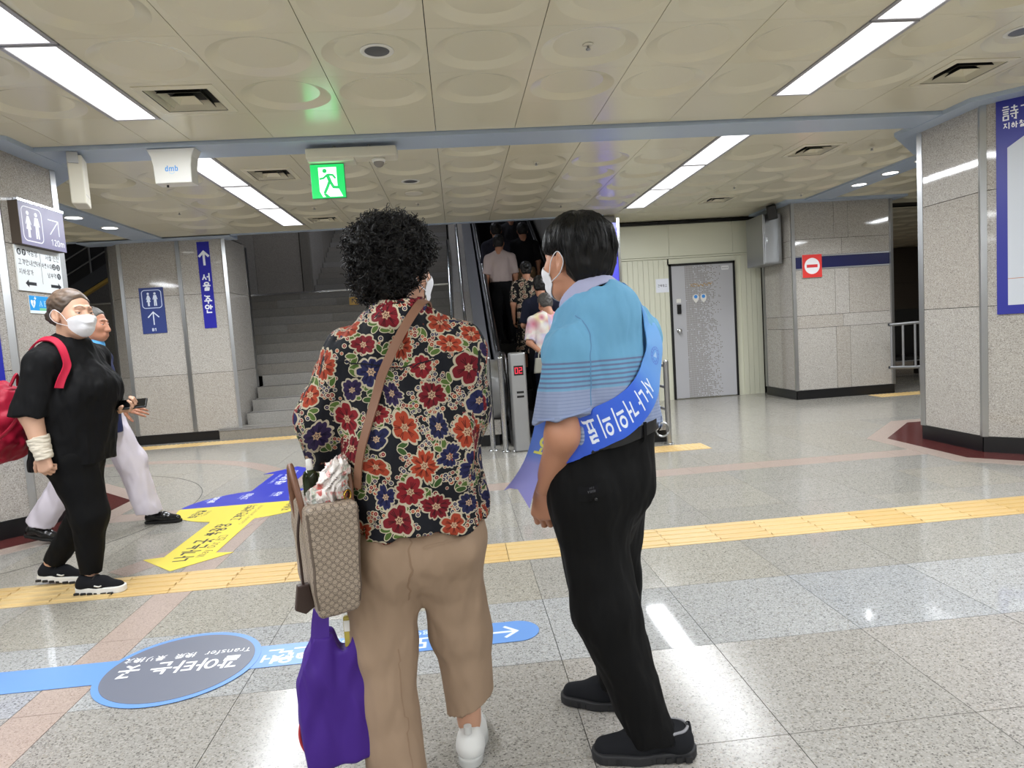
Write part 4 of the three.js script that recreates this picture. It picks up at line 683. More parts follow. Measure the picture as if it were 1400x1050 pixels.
{ // dim lamp round the corner of the passage
  const t = thing('passage_light', 'dim ceiling light round the corner in the dark passage on the right', 'ceiling light', [8.4, C, -14.4]); part('diffuser', bx(1.1, 0.006, 0.26), M.glowWhite, t, [0, -0.004, 0]); part('frame', bx(1.14, 0.02, 0.3), M.frame, t, [0, 0.012, 0]);
  const l = new THREE.RectAreaLight(0xfff4ec, 30, 1.1, 0.26); l.name = 'panel_lamp'; l.position.set(0, -0.015, 0); l.rotation.x = -Math.PI / 2; t.add(l);
}
// ------------------------------------------------------------------ bodies: signed distance fields meshed by surface nets
const sub = (a, b) => [a[0] - b[0], a[1] - b[1], a[2] - b[2]], add = (a, b, k = 1) => [a[0] + b[0] * k, a[1] + b[1] * k, a[2] + b[2] * k], dotp = (a, b) => a[0] * b[0] + a[1] * b[1] + a[2] * b[2];
const nrm = (a) => { const l = Math.hypot(...a) || 1; return [a[0] / l, a[1] / l, a[2] / l]; }, crs = (a, b) => [a[1] * b[2] - a[2] * b[1], a[2] * b[0] - a[0] * b[2], a[0] * b[1] - a[1] * b[0]], mixp = (a, b, t) => [a[0] + (b[0] - a[0]) * t, a[1] + (b[1] - a[1]) * t, a[2] + (b[2] - a[2]) * t];
function cap(a, b, ra, rb = ra, ax, flat = 1) {
  const [ax0, ay0, az0] = a, dx = b[0] - a[0], dy = b[1] - a[1], dz = b[2] - a[2], L2 = dx * dx + dy * dy + dz * dz + 1e-12, fk = 1 / flat - 1, m = Math.min(1, flat);
  return (x, y, z) => {
    const px = x - ax0, py = y - ay0, pz = z - az0; let t = (px * dx + py * dy + pz * dz) / L2; t = t < 0 ? 0 : t > 1 ? 1 : t;
    let vx = px - dx * t, vy = py - dy * t, vz = pz - dz * t; const r = ra + (rb - ra) * t;
    if (ax) { const k = (vx * ax[0] + vy * ax[1] + vz * ax[2]) * fk; vx += ax[0] * k; vy += ax[1] * k; vz += ax[2] * k; }
    return (Math.sqrt(vx * vx + vy * vy + vz * vz) - r) * m;
  };
}
function ell(c, r, e = null) { // e: rows of the local axes
  const m = Math.min(...r);
  return (x, y, z) => {
    let p = x - c[0], q = y - c[1], s = z - c[2];
    if (e) { const a = p * e[0][0] + q * e[0][1] + s * e[0][2], b = p * e[1][0] + q * e[1][1] + s * e[1][2], d = p * e[2][0] + q * e[2][1] + s * e[2][2]; p = a; q = b; s = d; }
    const k0 = Math.sqrt((p / r[0]) ** 2 + (q / r[1]) ** 2 + (s / r[2]) ** 2), k1 = Math.sqrt((p / r[0] ** 2) ** 2 + (q / r[1] ** 2) ** 2 + (s / r[2] ** 2) ** 2);
    return k1 < 1e-9 ? -m : (k0 * (k0 - 1)) / k1;
  };
}
const smin = (a, b, k) => { const h = k - Math.abs(a - b); return (a < b ? a : b) - (h > 0 ? (h * h) / (4 * k) : 0); };
const smax = (a, b, k) => -smin(-a, -b, k);
const U = (k, ...f) => { f = f.flat(); return (x, y, z) => { let d = f[0](x, y, z); for (let i = 1; i < f.length; i++) d = smin(d, f[i](x, y, z), k); return d; }; };
const cut = (f, n, c, k = 0.004) => (x, y, z) => smax(f(x, y, z), n[0] * (x - c[0]) + n[1] * (y - c[1]) + n[2] * (z - c[2]), k); // keeps the side n points away from
const folds = (f, amp, fx, fy, fz, o = 0) => (x, y, z) => { const d = f(x, y, z); return Math.abs(d) > 0.04 ? d : d + amp * (noise3(x * fx + o, y * fy, z * fz) + 0.5 * noise3(x * fx * 2.1, y * fy * 1.7 + o, z * fz * 2.1)); };
function nets(f, lo, hi, h) {
  const n = [0, 1, 2].map((k) => Math.ceil((hi[k] - lo[k]) / h) + 2), N = n[0] * n[1] * n[2], val = new Float32Array(N), B = 4;
  const at = (i, j, k) => i + n[0] * (j + n[1] * k);
  for (let k0 = 0; k0 < n[2]; k0 += B) for (let j0 = 0; j0 < n[1]; j0 += B) for (let i0 = 0; i0 < n[0]; i0 += B) {
    const d = f(lo[0] + (i0 + 1.5) * h, lo[1] + (j0 + 1.5) * h, lo[2] + (k0 + 1.5) * h), skip = Math.abs(d) > 6.5 * h + 0.012;
    for (let k = k0; k < Math.min(k0 + B, n[2]); k++) for (let j = j0; j < Math.min(j0 + B, n[1]); j++) for (let i = i0; i < Math.min(i0 + B, n[0]); i++) val[at(i, j, k)] = skip ? d : f(lo[0] + i * h, lo[1] + j * h, lo[2] + k * h);
  }
  const vid = new Int32Array(N).fill(-1), pos = [], idx = [];
  const cn = [[0, 0, 0], [1, 0, 0], [0, 1, 0], [1, 1, 0], [0, 0, 1], [1, 0, 1], [0, 1, 1], [1, 1, 1]], ed = [[0, 1], [2, 3], [4, 5], [6, 7], [0, 2], [1, 3], [4, 6], [5, 7], [0, 4], [1, 5], [2, 6], [3, 7]];
  for (let k = 0; k + 1 < n[2]; k++) for (let j = 0; j + 1 < n[1]; j++) for (let i = 0; i + 1 < n[0]; i++) {
    let m = 0; const v = []; for (let q = 0; q < 8; q++) { const c = cn[q], d = val[at(i + c[0], j + c[1], k + c[2])]; v.push(d); if (d < 0) m++; }
    if (m === 0 || m === 8) continue;
    let sx = 0, sy = 0, sz = 0, c = 0;
    for (const [a, b] of ed) if (v[a] < 0 !== v[b] < 0) { const t = v[a] / (v[a] - v[b]); sx += cn[a][0] + (cn[b][0] - cn[a][0]) * t; sy += cn[a][1] + (cn[b][1] - cn[a][1]) * t; sz += cn[a][2] + (cn[b][2] - cn[a][2]) * t; c++; }
    vid[at(i, j, k)] = pos.length / 3; pos.push(lo[0] + (i + sx / c) * h, lo[1] + (j + sy / c) * h, lo[2] + (k + sz / c) * h);
  }
  const quad = (a, b, c, d, flip) => { if (a < 0 || b < 0 || c < 0 || d < 0) return; flip ? idx.push(a, c, b, a, d, c) : idx.push(a, b, c, a, c, d); };
  for (let k = 1; k + 1 < n[2]; k++) for (let j = 1; j + 1 < n[1]; j++) for (let i = 1; i + 1 < n[0]; i++) {
    const s = val[at(i, j, k)] < 0;
    if (s !== val[at(i + 1, j, k)] < 0) quad(vid[at(i, j - 1, k - 1)], vid[at(i, j, k - 1)], vid[at(i, j, k)], vid[at(i, j - 1, k)], !s);
    if (s !== val[at(i, j + 1, k)] < 0) quad(vid[at(i - 1, j, k - 1)], vid[at(i - 1, j, k)], vid[at(i, j, k)], vid[at(i, j, k - 1)], !s);
    if (s !== val[at(i, j, k + 1)] < 0) quad(vid[at(i - 1, j - 1, k)], vid[at(i, j - 1, k)], vid[at(i, j, k)], vid[at(i - 1, j, k)], !s);
  }
  const g = new THREE.BufferGeometry(), P = new Float32Array(pos), Nn = new Float32Array(pos.length), e = h * 0.6;
  for (let i = 0; i < P.length; i += 3) { const [x, y, z] = [P[i], P[i + 1], P[i + 2]], q = nrm([f(x + e, y, z) - f(x - e, y, z), f(x, y + e, z) - f(x, y - e, z), f(x, y, z + e) - f(x, y, z - e)]); Nn.set(q, i); }
  g.setAttribute('position', new THREE.BufferAttribute(P, 3)); g.setAttribute('normal', new THREE.BufferAttribute(Nn, 3)); g.setIndex(idx); return g;
}
const boundsOf = (pts, m) => [[0, 1, 2].map((k) => Math.min(...pts.map((p) => p[k])) - m), [0, 1, 2].map((k) => Math.max(...pts.map((p) => p[k])) + m)];
const grad = (f, p, e = 0.004) => nrm([f(p[0] + e, p[1], p[2]) - f(p[0] - e, p[1], p[2]), f(p[0], p[1] + e, p[2]) - f(p[0], p[1] - e, p[2]), f(p[0], p[1], p[2] + e) - f(p[0], p[1], p[2] - e)]);
const snap = (f, p, off) => { let q = p; for (let i = 0; i < 12; i++) { const d = f(...q) - off; if (Math.abs(d) < 2e-4) break; q = add(q, grad(f, q), -d * 0.9); } return q; };
// a strip of cloth or leather lying on a surface along a path
function ribbon(f, path, w, off, th, seg = 60, across = 6, o = {}) {
  const cv = new THREE.CatmullRomCurve3(path.map((p) => new THREE.Vector3(...p)), false, 'centripetal'), top = [], bot = [], uv = [], idx = [];
  for (let i = 0; i <= seg; i++) {
    const t = i / seg, c0 = cv.getPointAt(t).toArray(), tg = cv.getTangentAt(t).toArray(), lift = o.lift ? o.lift(t) : 0, free = o.free ? o.free(t) : 0;
    const c = free ? mixp(snap(f, c0, off), c0, free) : snap(f, c0, off), nn = o.normal ? nrm(mixp(grad(f, c), o.normal(t), free)) : grad(f, c), side = nrm(crs(nn, tg)), ww = typeof w === 'function' ? w(t) : w;
    for (let j = 0; j <= across; j++) { const s = (j / across - 0.5) * ww; let p = add(c, side, s); const q = snap(f, p, off + lift); p = mixp(q, p, free); const gn = free ? nn : grad(f, p); top.push(p); bot.push(add(p, gn, -th)); uv.push(t, j / across); }
  }
  const A = across + 1, n = top.length, pos = [...top, ...bot].flat();
  const q4 = (a, b, c, d) => idx.push(a, b, c, a, c, d);
  for (let i = 0; i < seg; i++) for (let j = 0; j < across; j++) { const a = i * A + j; q4(a, a + A, a + A + 1, a + 1); q4(n + a, n + a + 1, n + a + A + 1, n + a + A); }
  for (let i = 0; i < seg; i++) { const a = i * A, b = a + across; q4(a, n + a, n + a + A, a + A); q4(b, b + A, n + b + A, n + b); }
  for (let j = 0; j < across; j++) { const b = seg * A + j; q4(j, j + 1, n + j + 1, n + j); q4(b, n + b, n + b + 1, b + 1); }
  const g = new THREE.BufferGeometry(); g.setAttribute('position', new THREE.Float32BufferAttribute(pos, 3)); g.setAttribute('uv', new THREE.Float32BufferAttribute([...uv, ...uv], 2)); g.setIndex(idx);
  return toCreasedNormals(g, 0.7);
}
// uv for cloth: dominant axis projection in metres, or a rule of its own
function clothUV(g, rule) {
  const k = g.index ? g.toNonIndexed() : g, p = k.attributes.position, n = k.attributes.normal, uv = new Float32Array(p.count * 2);
  for (let i = 0; i < p.count; i += 3) {
    let a = 0, b = 0, c = 0; for (let j = 0; j < 3; j++) { a += n.getX(i + j); b += n.getY(i + j); c += n.getZ(i + j); }
    const A = Math.abs(a), Bq = Math.abs(b), Cc = Math.abs(c);
    for (let j = i; j < i + 3; j++) { const x = p.getX(j), y = p.getY(j), z = p.getZ(j); const q = rule ? rule(x, y, z, a, b, c) : Bq > A * 1.6 && Bq > Cc * 1.6 ? [x, z * 0.9 + 0.3] : A > Cc * 1.5 ? [z + 0.41, y] : [x, y]; uv[2 * j] = q[0]; uv[2 * j + 1] = q[1]; }
  }
  k.setAttribute('uv', new THREE.BufferAttribute(uv, 2)); return k;
}
// head-local frame: +z face, +y up, +x the person's left
function headFrame(c, yaw, pitch = 0, roll = 0, s = 1) {
  const m = new THREE.Matrix4().makeRotationFromEuler(new THREE.Euler(pitch, yaw, roll, 'YXZ')), e = m.elements, X = [e[0], e[1], e[2]], Y = [e[4], e[5], e[6]], Z = [e[8], e[9], e[10]];
  return { s, c, X, Y, Z, out: (p) => [0, 1, 2].map((k) => c[k] + s * (X[k] * p[0] + Y[k] * p[1] + Z[k] * p[2])), wrap: (f) => (x, y, z) => { const a = (x - c[0]) / s, b = (y - c[1]) / s, d = (z - c[2]) / s; return s * f(X[0] * a + X[1] * b + X[2] * d, Y[0] * a + Y[1] * b + Y[2] * d, Z[0] * a + Z[1] * b + Z[2] * d); }, dir: (p) => [0, 1, 2].map((k) => X[k] * p[0] + Y[k] * p[1] + Z[k] * p[2]) };
}
const cranium = U(0.03, ell([0, 0.045, -0.018], [0.075, 0.082, 0.094]), ell([0, -0.02, 0.02], [0.064, 0.085, 0.07]));
const headLocal = (() => {
  const base = U(0.03, ell([0, 0.045, -0.018], [0.075, 0.082, 0.094]), ell([0, -0.02, 0.026], [0.062, 0.085, 0.064]), ell([0, -0.075, 0.04], [0.047, 0.036, 0.046]), cap([-0.034, -0.012, 0.062], [0.034, -0.012, 0.062], 0.022));
  const feat = [cap([0, 0.012, 0.088], [0, -0.03, 0.106], 0.009, 0.013), cap([-0.014, -0.033, 0.094], [0.014, -0.033, 0.094], 0.009), cap([-0.036, 0.033, 0.074], [-0.012, 0.036, 0.084], 0.0075), cap([0.036, 0.033, 0.074], [0.012, 0.036, 0.084], 0.0075), cap([-0.018, -0.06, 0.085], [0.018, -0.06, 0.085], 0.0065), cap([-0.015, -0.069, 0.084], [0.015, -0.069, 0.084], 0.007)];
  const neck = cap([0, -0.04, -0.028], [0, -0.16, -0.04], 0.055, 0.057);
  const ear = (s) => { const o = U(0.006, ell([s * 0.08, 0.0, -0.012], [0.009, 0.031, 0.019], [nrm([1, 0, s * 0.35]), [0, 1, 0], nrm([-s * 0.35, 0, 1])]), cap([s * 0.076, -0.024, -0.006], [s * 0.072, -0.012, -0.004], 0.009)), dent = ell([s * 0.09, 0.004, -0.008], [0.007, 0.018, 0.01]); return (x, y, z) => smax(o(x, y, z), -dent(x, y, z), 0.004); };
  const e1 = ear(1), e2 = ear(-1), so = [ell([0.031, 0.012, 0.098], [0.015, 0.009, 0.016]), ell([-0.031, 0.012, 0.098], [0.015, 0.009, 0.016])], mouth = cap([-0.02, -0.0645, 0.094], [0.02, -0.0645, 0.094], 0.0016);
  const F = U(0.014, base, ...feat);
  return (x, y, z) => { let d = smin(F(x, y, z), neck(x, y, z), 0.025); d = smax(d, -so[0](x, y, z), 0.008); d = smax(d, -so[1](x, y, z), 0.008); d = smax(d, -mouth(x, y, z), 0.004); return smin(d, Math.min(e1(x, y, z), e2(x, y, z)), 0.006); };
})();
function hand(w, dir, palm, thumbSide, curl = [0.5, 0.55, 0.6, 0.65], s = 1, thumb = {}) { // wrist, pointing direction, palm normal, +1/-1: side on which the thumb sits along dir x palm
  const d = nrm(dir), pn = nrm(sub(palm, [d[0] * dotp(palm, d), d[1] * dotp(palm, d), d[2] * dotp(palm, d)])), lt = nrm(crs(d, pn)).map((v) => v * thumbSide), P = (a, b, c) => [0, 1, 2].map((k) => w[k] + s * (d[k] * a + lt[k] * b + pn[k] * c)), f = [], F = [];
  const kn = [[0.088, 0.028], [0.092, 0.009], [0.087, -0.01], [0.078, -0.028]], len = [[0.043, 0.026, 0.02], [0.047, 0.03, 0.022], [0.043, 0.028, 0.021], [0.034, 0.021, 0.019]];
  kn.forEach(([a, b], i) => { f.push(cap(P(0.0, b * 0.55, 0), P(a, b, -0.002), 0.0165 * s, 0.0125 * s)); });
  const palmF = U(0.012 * s, f, cap(P(0.02, 0.018, 0.008), P(0.06, 0.024, 0.008), 0.015 * s, 0.012 * s), cap(P(0.02, -0.016, 0.008), P(0.06, -0.022, 0.006), 0.013 * s, 0.011 * s));
  const ends = [];
  kn.forEach(([a, b], i) => { let ang = curl[i] * 0.75, p = P(a, b, -0.002), r = (i === 3 ? 0.0082 : 0.0095) * s; const sp = (1.5 - i) * 0.05; const segs = [];
    len[i].forEach((L, j) => { const q = [0, 1, 2].map((k) => p[k] + s * L * (d[k] * Math.cos(ang) + pn[k] * Math.sin(ang) + lt[k] * sp * Math.cos(ang))), r2 = r * (j === 2 ? 0.82 : 0.92); segs.push(cap(p, q, r, r2)); p = q; r = r2; ang += curl[i] * 1.15; }); F.push(U(0.004 * s, segs)); ends.push(p); });
  const tb = { out: 0.9, fwd: 0.75, in: 0.35, ...thumb }; let p = P(0.02, 0.022, 0.006); const ts = []; let td = nrm([0, 1, 2].map((k) => d[k] * tb.fwd + lt[k] * tb.out + pn[k] * tb.in)), r = 0.014 * s;
  for (const [L, tn] of [[0.042, 0], [0.034, 0.35], [0.027, 0.35]]) { td = nrm(add(add(td, d, tn), pn, tn * 0.6)); const q = add(p, td, L * s), r2 = r * 0.84; ts.push(cap(p, q, r, r2)); p = q; r = r2; }
  ends.push(p); const tf = U(0.006 * s, ts);
  const sdf = (x, y, z) => { let q = smin(palmF(x, y, z), tf(x, y, z), 0.012 * s); for (const g of F) q = smin(q, g(x, y, z), 0.0035 * s); return q; };
  return { sdf, pts: [w, ...kn.map(([a, b]) => P(a, b, 0)), ...ends], P };
}
const skinMat = (c) => phy({ color: c, roughness: 0.55, sheen: 0.2, sheenRoughness: 0.6, sheenColor: new THREE.Color(0xffc9b0) });
const cloth = (o) => phy({ roughness: 0.9, specularIntensity: 0.45, sheen: 0.05, sheenRoughness: 0.7, ...o });
function shoe(heel, toe, o = {}) { // heel and toe points on the ground; returns upper and sole fields
  const y = heel[1], d = nrm(sub(toe, heel)), L = Math.hypot(...sub(toe, heel)), sd = nrm(crs([0, 1, 0], d)), up = nrm(crs(d, sd)), w = (o.w ?? 0.042), P = (a, b, c) => [0, 1, 2].map((k) => heel[k] + d[k] * a * L + sd[k] * b + up[k] * c), s0 = o.sole ?? 0.026;
  const foot2 = (r, k) => U(0.02, cap(P(0.13, 0, 0), P(0.55, 0.004, 0), w * 0.8 * r, w * 0.92 * r), cap(P(0.55, 0.004, 0), P(0.84, 0.006, 0), w * 0.98 * r, w * 0.84 * r));
  const slabCut = (f, a, b) => (x, y2, z) => { const q = dotp(sub([x, y2, z], heel), up); return smax(smax(f(x - up[0] * q * 0.999, y2 - up[1] * q * 0.999, z - up[2] * q * 0.999), q - b, 0.006), a - q, 0.004); };
  const sole = slabCut(foot2(1.06), 0.001, s0);
  const upper = U(0.03, cap(P(0.16, 0, 0.045), P(0.2, 0, 0.075), w * 0.86, w * 0.74), cap(P(0.2, 0, 0.05), P(0.52, 0, 0.05), w * 0.86, w * 0.8), cap(P(0.52, 0.002, 0.038), P(0.85, 0.005, 0.03), w * 0.92, w * 0.66));
  const upc = (x, y2, z) => { const q = dotp(sub([x, y2, z], heel), up); return smax(smax(upper(x, y2, z), s0 - 0.006 - q, 0.004), q - (o.top ?? 0.1), 0.006); };
  const b = boundsOf([P(0, -w, 0), P(0, w, 0), P(1, -w, 0), P(1, w, 0.12), P(0, 0, 0.14), P(1, 0, 0)], 0.03);
  return { upper: upc, sole, b, P, up, sd, d };
}
// ------------------------------------------------------------------ people
// skin: one continuous body with head and hands; arms [{sh, el, wr, hand}], legs [{hip, kn, an}]
function skinGeo(o, off) {
  const H = o.head, f = [], fwd = o.fwd ?? [0, 0, -1], pts = [];
  f.push(cap(o.chest, o.pelvis, o.r * 0.8, o.r * 0.82, fwd, 0.7), cap(H.out([0, -0.05, -0.03]), add(o.chest, [0, 0.1, 0]), 0.052, 0.06));
  for (const a of o.arms) { f.push(cap(add(o.chest, [0, 0.08, 0]), a.sh, 0.05, 0.05), cap(a.sh, a.el, a.ru ?? 0.05, a.re ?? 0.04), cap(a.el, a.wr, a.re ?? 0.04, a.rw ?? 0.028)); pts.push(a.sh, a.el, a.wr); }
  for (const l of o.legs) { f.push(cap(l.hip, l.kn, 0.075, 0.055), cap(l.kn, l.an, 0.05, 0.036)); pts.push(l.hip, l.kn, l.an); }
  pts.push(o.chest, o.pelvis, H.c); const body = U(0.035, f), b = boundsOf(pts, 0.16), gs = [nets(body, b[0], b[1], o.cell ?? 0.013)];
  const hl = H.wrap(headLocal), hb = boundsOf([H.out([0, 0.15, 0]), H.out([0, -0.17, -0.03]), H.out([0, 0, 0.13]), H.out([0, 0, -0.13]), H.out([0.1, 0, 0]), H.out([-0.1, 0, 0])], 0.03); gs.push(nets(hl, hb[0], hb[1], o.headCell ?? 0.005));
  for (const a of o.arms) if (a.hand) { const h = hand(a.wr, a.hand.dir, a.hand.palm, a.hand.side, a.hand.curl, a.hand.s ?? 1, a.hand.thumb), q = boundsOf(h.pts, 0.03), dn = nrm(a.hand.dir), both = U(0.012, h.sdf, cap(add(a.wr, dn, -0.04), add(a.wr, dn, 0.015), a.rw ?? 0.028, 0.023 * (a.hand.s ?? 1))); a.handShape = h; gs.push(nets(both, q[0], q[1], o.handCell ?? 0.004)); }
  const g = mergeGeometries(gs); g.translate(-off[0], -off[1], -off[2]); return g;
}
const fieldPart = (name, f, pts, margin, cell, mat, t, off, uvRule) => { const b = boundsOf(pts, margin); let g = nets(f, b[0], b[1], cell); g = uvRule ? clothUV(g, uvRule === true ? null : uvRule) : g; g.translate(-off[0], -off[1], -off[2]); return part(name, g, mat, t); };
const moved = (g, off) => { g.translate(-off[0], -off[1], -off[2]); return g; };
function hairCurls(geo, n, len, r, mat, t, name = 'curls') { // small curls standing on a hair surface
  const p = geo.attributes.position, q = geo.attributes.normal, l = [];
  for (let i = 0; i < n; i++) { const k = Math.floor(rnd() * p.count), P = [p.getX(k), p.getY(k), p.getZ(k)], N = [q.getX(k), q.getY(k), q.getZ(k)], T1 = nrm(crs(N, [rr(-1, 1), rr(-1, 1), rr(-1, 1)])), T2 = crs(N, T1), L = len * rr(0.6, 1.3), w = L * rr(0.3, 0.5), pts = [];
    for (let j = 0; j <= 5; j++) { const a = j * 1.15 + rnd() * 0.3, c = Math.cos(a) * w, s = Math.sin(a) * w; pts.push([0, 1, 2].map((m) => P[m] + N[m] * (-0.006 + (L * j) / 9 + s * 0.5) + T1[m] * (c - w) + T2[m] * ((j / 5) * L * 0.8 + s * 0.3))); }
    l.push(tubeOf(pts, r, 7, 3)); }
  return part(name, merge(l), mat, t);
}
function hairStrands(H, f, n, crown, mat, t, off, o = {}) { // straight hair combed down from the crown, lying on the hair surface
  const l = [], C0 = H.out(crown);
  for (let i = 0; i < n; i++) {
    const a = rnd() * 6.283, start = rr(0.006, 0.1), L = rr(0.05, 0.12); let p = add(add(C0, H.X, Math.cos(a) * start), H.Z, Math.sin(a) * start); p = snap(f, p, 0.0006); const pts = [p]; let ok = true;
    for (let j = 0; j < 6; j++) { const n0 = grad(f, p), rad = sub(p, C0), dir = add(nrm(rad), [rr(-0.12, 0.12), -0.55, rr(-0.12, 0.12)]), td = nrm(sub(dir, [n0[0] * dotp(dir, n0), n0[1] * dotp(dir, n0), n0[2] * dotp(dir, n0)])); p = snap(f, add(p, td, L / 6), rr(0.0004, 0.0022)); pts.push(p); if (o.stop && o.stop(p)) { ok = j > 1; break; } }
    if (ok && pts.length > 2) l.push(tubeOf(pts, 0.0007, pts.length + 2, 3));
  }
  return part('hair_strands', moved(merge(l), off), mat, t);
}
// a mask on the lower face, a shell following the head, with ear loops
function mask(H, t, off, mat, o = {}) {
  const hl = H.wrap(headLocal), A = 24, Bn = 14, rowsP = [], top = [], bot = [], idx = [], lim = o.lim ?? 1.02;
  for (let j = 0; j <= Bn; j++) for (let i = 0; i <= A; i++) {
    const u = (i / A - 0.5) * 2, v = j / Bn, th = u * lim, pinch = 1 - 0.45 * u * u, y = (o.y0 ?? 0.008) * (1 - v) * (1 - u * u * 1.6) + (o.y1 ?? -0.105) * v * pinch - 0.02 * u * u * (1 - v) - 0.0;
    let lo = 0.03, hi = 0.16; const D = [Math.sin(th), 0, Math.cos(th)]; for (let k = 0; k < 18; k++) { const m = (lo + hi) / 2; headLocal(D[0] * m, y, D[2] * m + 0.01) < 0 ? (lo = m) : (hi = m); }
    const bulge = 0.005 + 0.012 * (1 - u * u) * Math.sin(Math.PI * Math.min(1, v * 1.05)), m = hi + bulge; top.push(H.out([D[0] * m, y, D[2] * m + 0.01])); bot.push(H.out([D[0] * (m - 0.003), y, D[2] * (m - 0.003) + 0.01]));
  }
  const S = A + 1, n = top.length, q4 = (a, b, c, d) => idx.push(a, b, c, a, c, d);
  for (let j = 0; j < Bn; j++) for (let i = 0; i < A; i++) { const a = j * S + i; q4(a, a + S, a + S + 1, a + 1); q4(n + a, n + a + 1, n + a + S + 1, n + a + S); }
  for (let i = 0; i < A; i++) { q4(i, i + 1, n + i + 1, n + i); const b = Bn * S + i; q4(b, n + b, n + b + 1, b + 1); }
  for (let j = 0; j < Bn; j++) { const a = j * S, b = a + A; q4(a, n + a, n + a + S, a + S); q4(b, b + S, n + b + S, n + b); }
  const g = new THREE.BufferGeometry(); g.setAttribute('position', new THREE.Float32BufferAttribute([...top, ...bot].flat(), 3)); g.setIndex(idx);
  const m = part('face_mask', moved(metreUV(toCreasedNormals(g, 0.8)), off), mat, t);
  for (const s of [-1, 1]) { const c1 = top[3 * S + (s < 0 ? 0 : A)], c2 = top[(Bn - 3) * S + (s < 0 ? 0 : A)], e = (a, b, c) => H.out([s * a, b, c]); part('ear_loop', moved(tubeOf([c1, e(0.079, 0.012, 0.02), e(0.086, 0.028, -0.012), e(0.09, 0.0, -0.034), e(0.084, -0.03, -0.014), c2], 0.0016, 30, 5), off), mat, m); }
  return m;
}
function eyes(H, t, off, closed) {
  for (const s of [-1, 1]) {
    const e = part('eye', moved(new THREE.SphereGeometry(0.0125 * H.s, 14, 10).translate(...H.out([s * 0.031, 0.011, 0.0735])), off), phy({ color: '#d8d2cc', roughness: 0.25 }), t);
    part('iris', moved(new THREE.SphereGeometry(0.006 * H.s, 12, 8).translate(...H.out([s * 0.031, 0.0105, 0.081])), off), M.black, e);
    part('eyebrow', moved(tubeOf([H.out([s * 0.014, 0.039, 0.0935]), H.out([s * 0.03, 0.042, 0.088]), H.out([s * 0.048, 0.035, 0.077])], 0.0017, 10, 5), off), std({ color: '#6e5a4c', roughness: 0.9 }), t);
    const lid = U(0.004, ell(H.out([s * 0.031, 0.0165, 0.074]), [0.0155 * H.s, 0.0085 * H.s, 0.0145 * H.s], [H.X, H.Y, H.Z])); const c = H.out([s * 0.031, 0.0165, 0.074]); const b = boundsOf([c], 0.022); part('eyelid', moved(nets(lid, b[0], b[1], 0.002), off), H.skin, t);
  }
}
function shoes(t, off, list, upperMat, soleMat, cell = 0.006, extra) {
  for (const [heel, toe, o] of list) { const s = shoe(heel, toe, o); const u = part('shoe', moved(nets(s.upper, s.b[0], s.b[1], cell), off), upperMat, t); part('sole', moved(nets(s.sole, s.b[0], s.b[1], cell * 0.8), off), soleMat, u); if (extra) extra(s, u, off); }
}
function bodyHair(name, f, H, cell, mat, t, off, colorRule) {
  const b = boundsOf([H.out([0, 0.2, 0]), H.out([0, -0.16, 0]), H.out([0.14, 0, 0]), H.out([-0.14, 0, 0]), H.out([0, 0, 0.14]), H.out([0, 0, -0.17])], 0.02), g = nets(f, b[0], b[1], cell);
  if (colorRule) { const p = g.attributes.position, c = new Float32Array(p.count * 3); for (let i = 0; i < p.count; i++) c.set(colorRule([p.getX(i), p.getY(i), p.getZ(i)]), i * 3); g.setAttribute('color', new THREE.BufferAttribute(c, 3)); }
  return part(name, moved(g, off), mat, t);
}
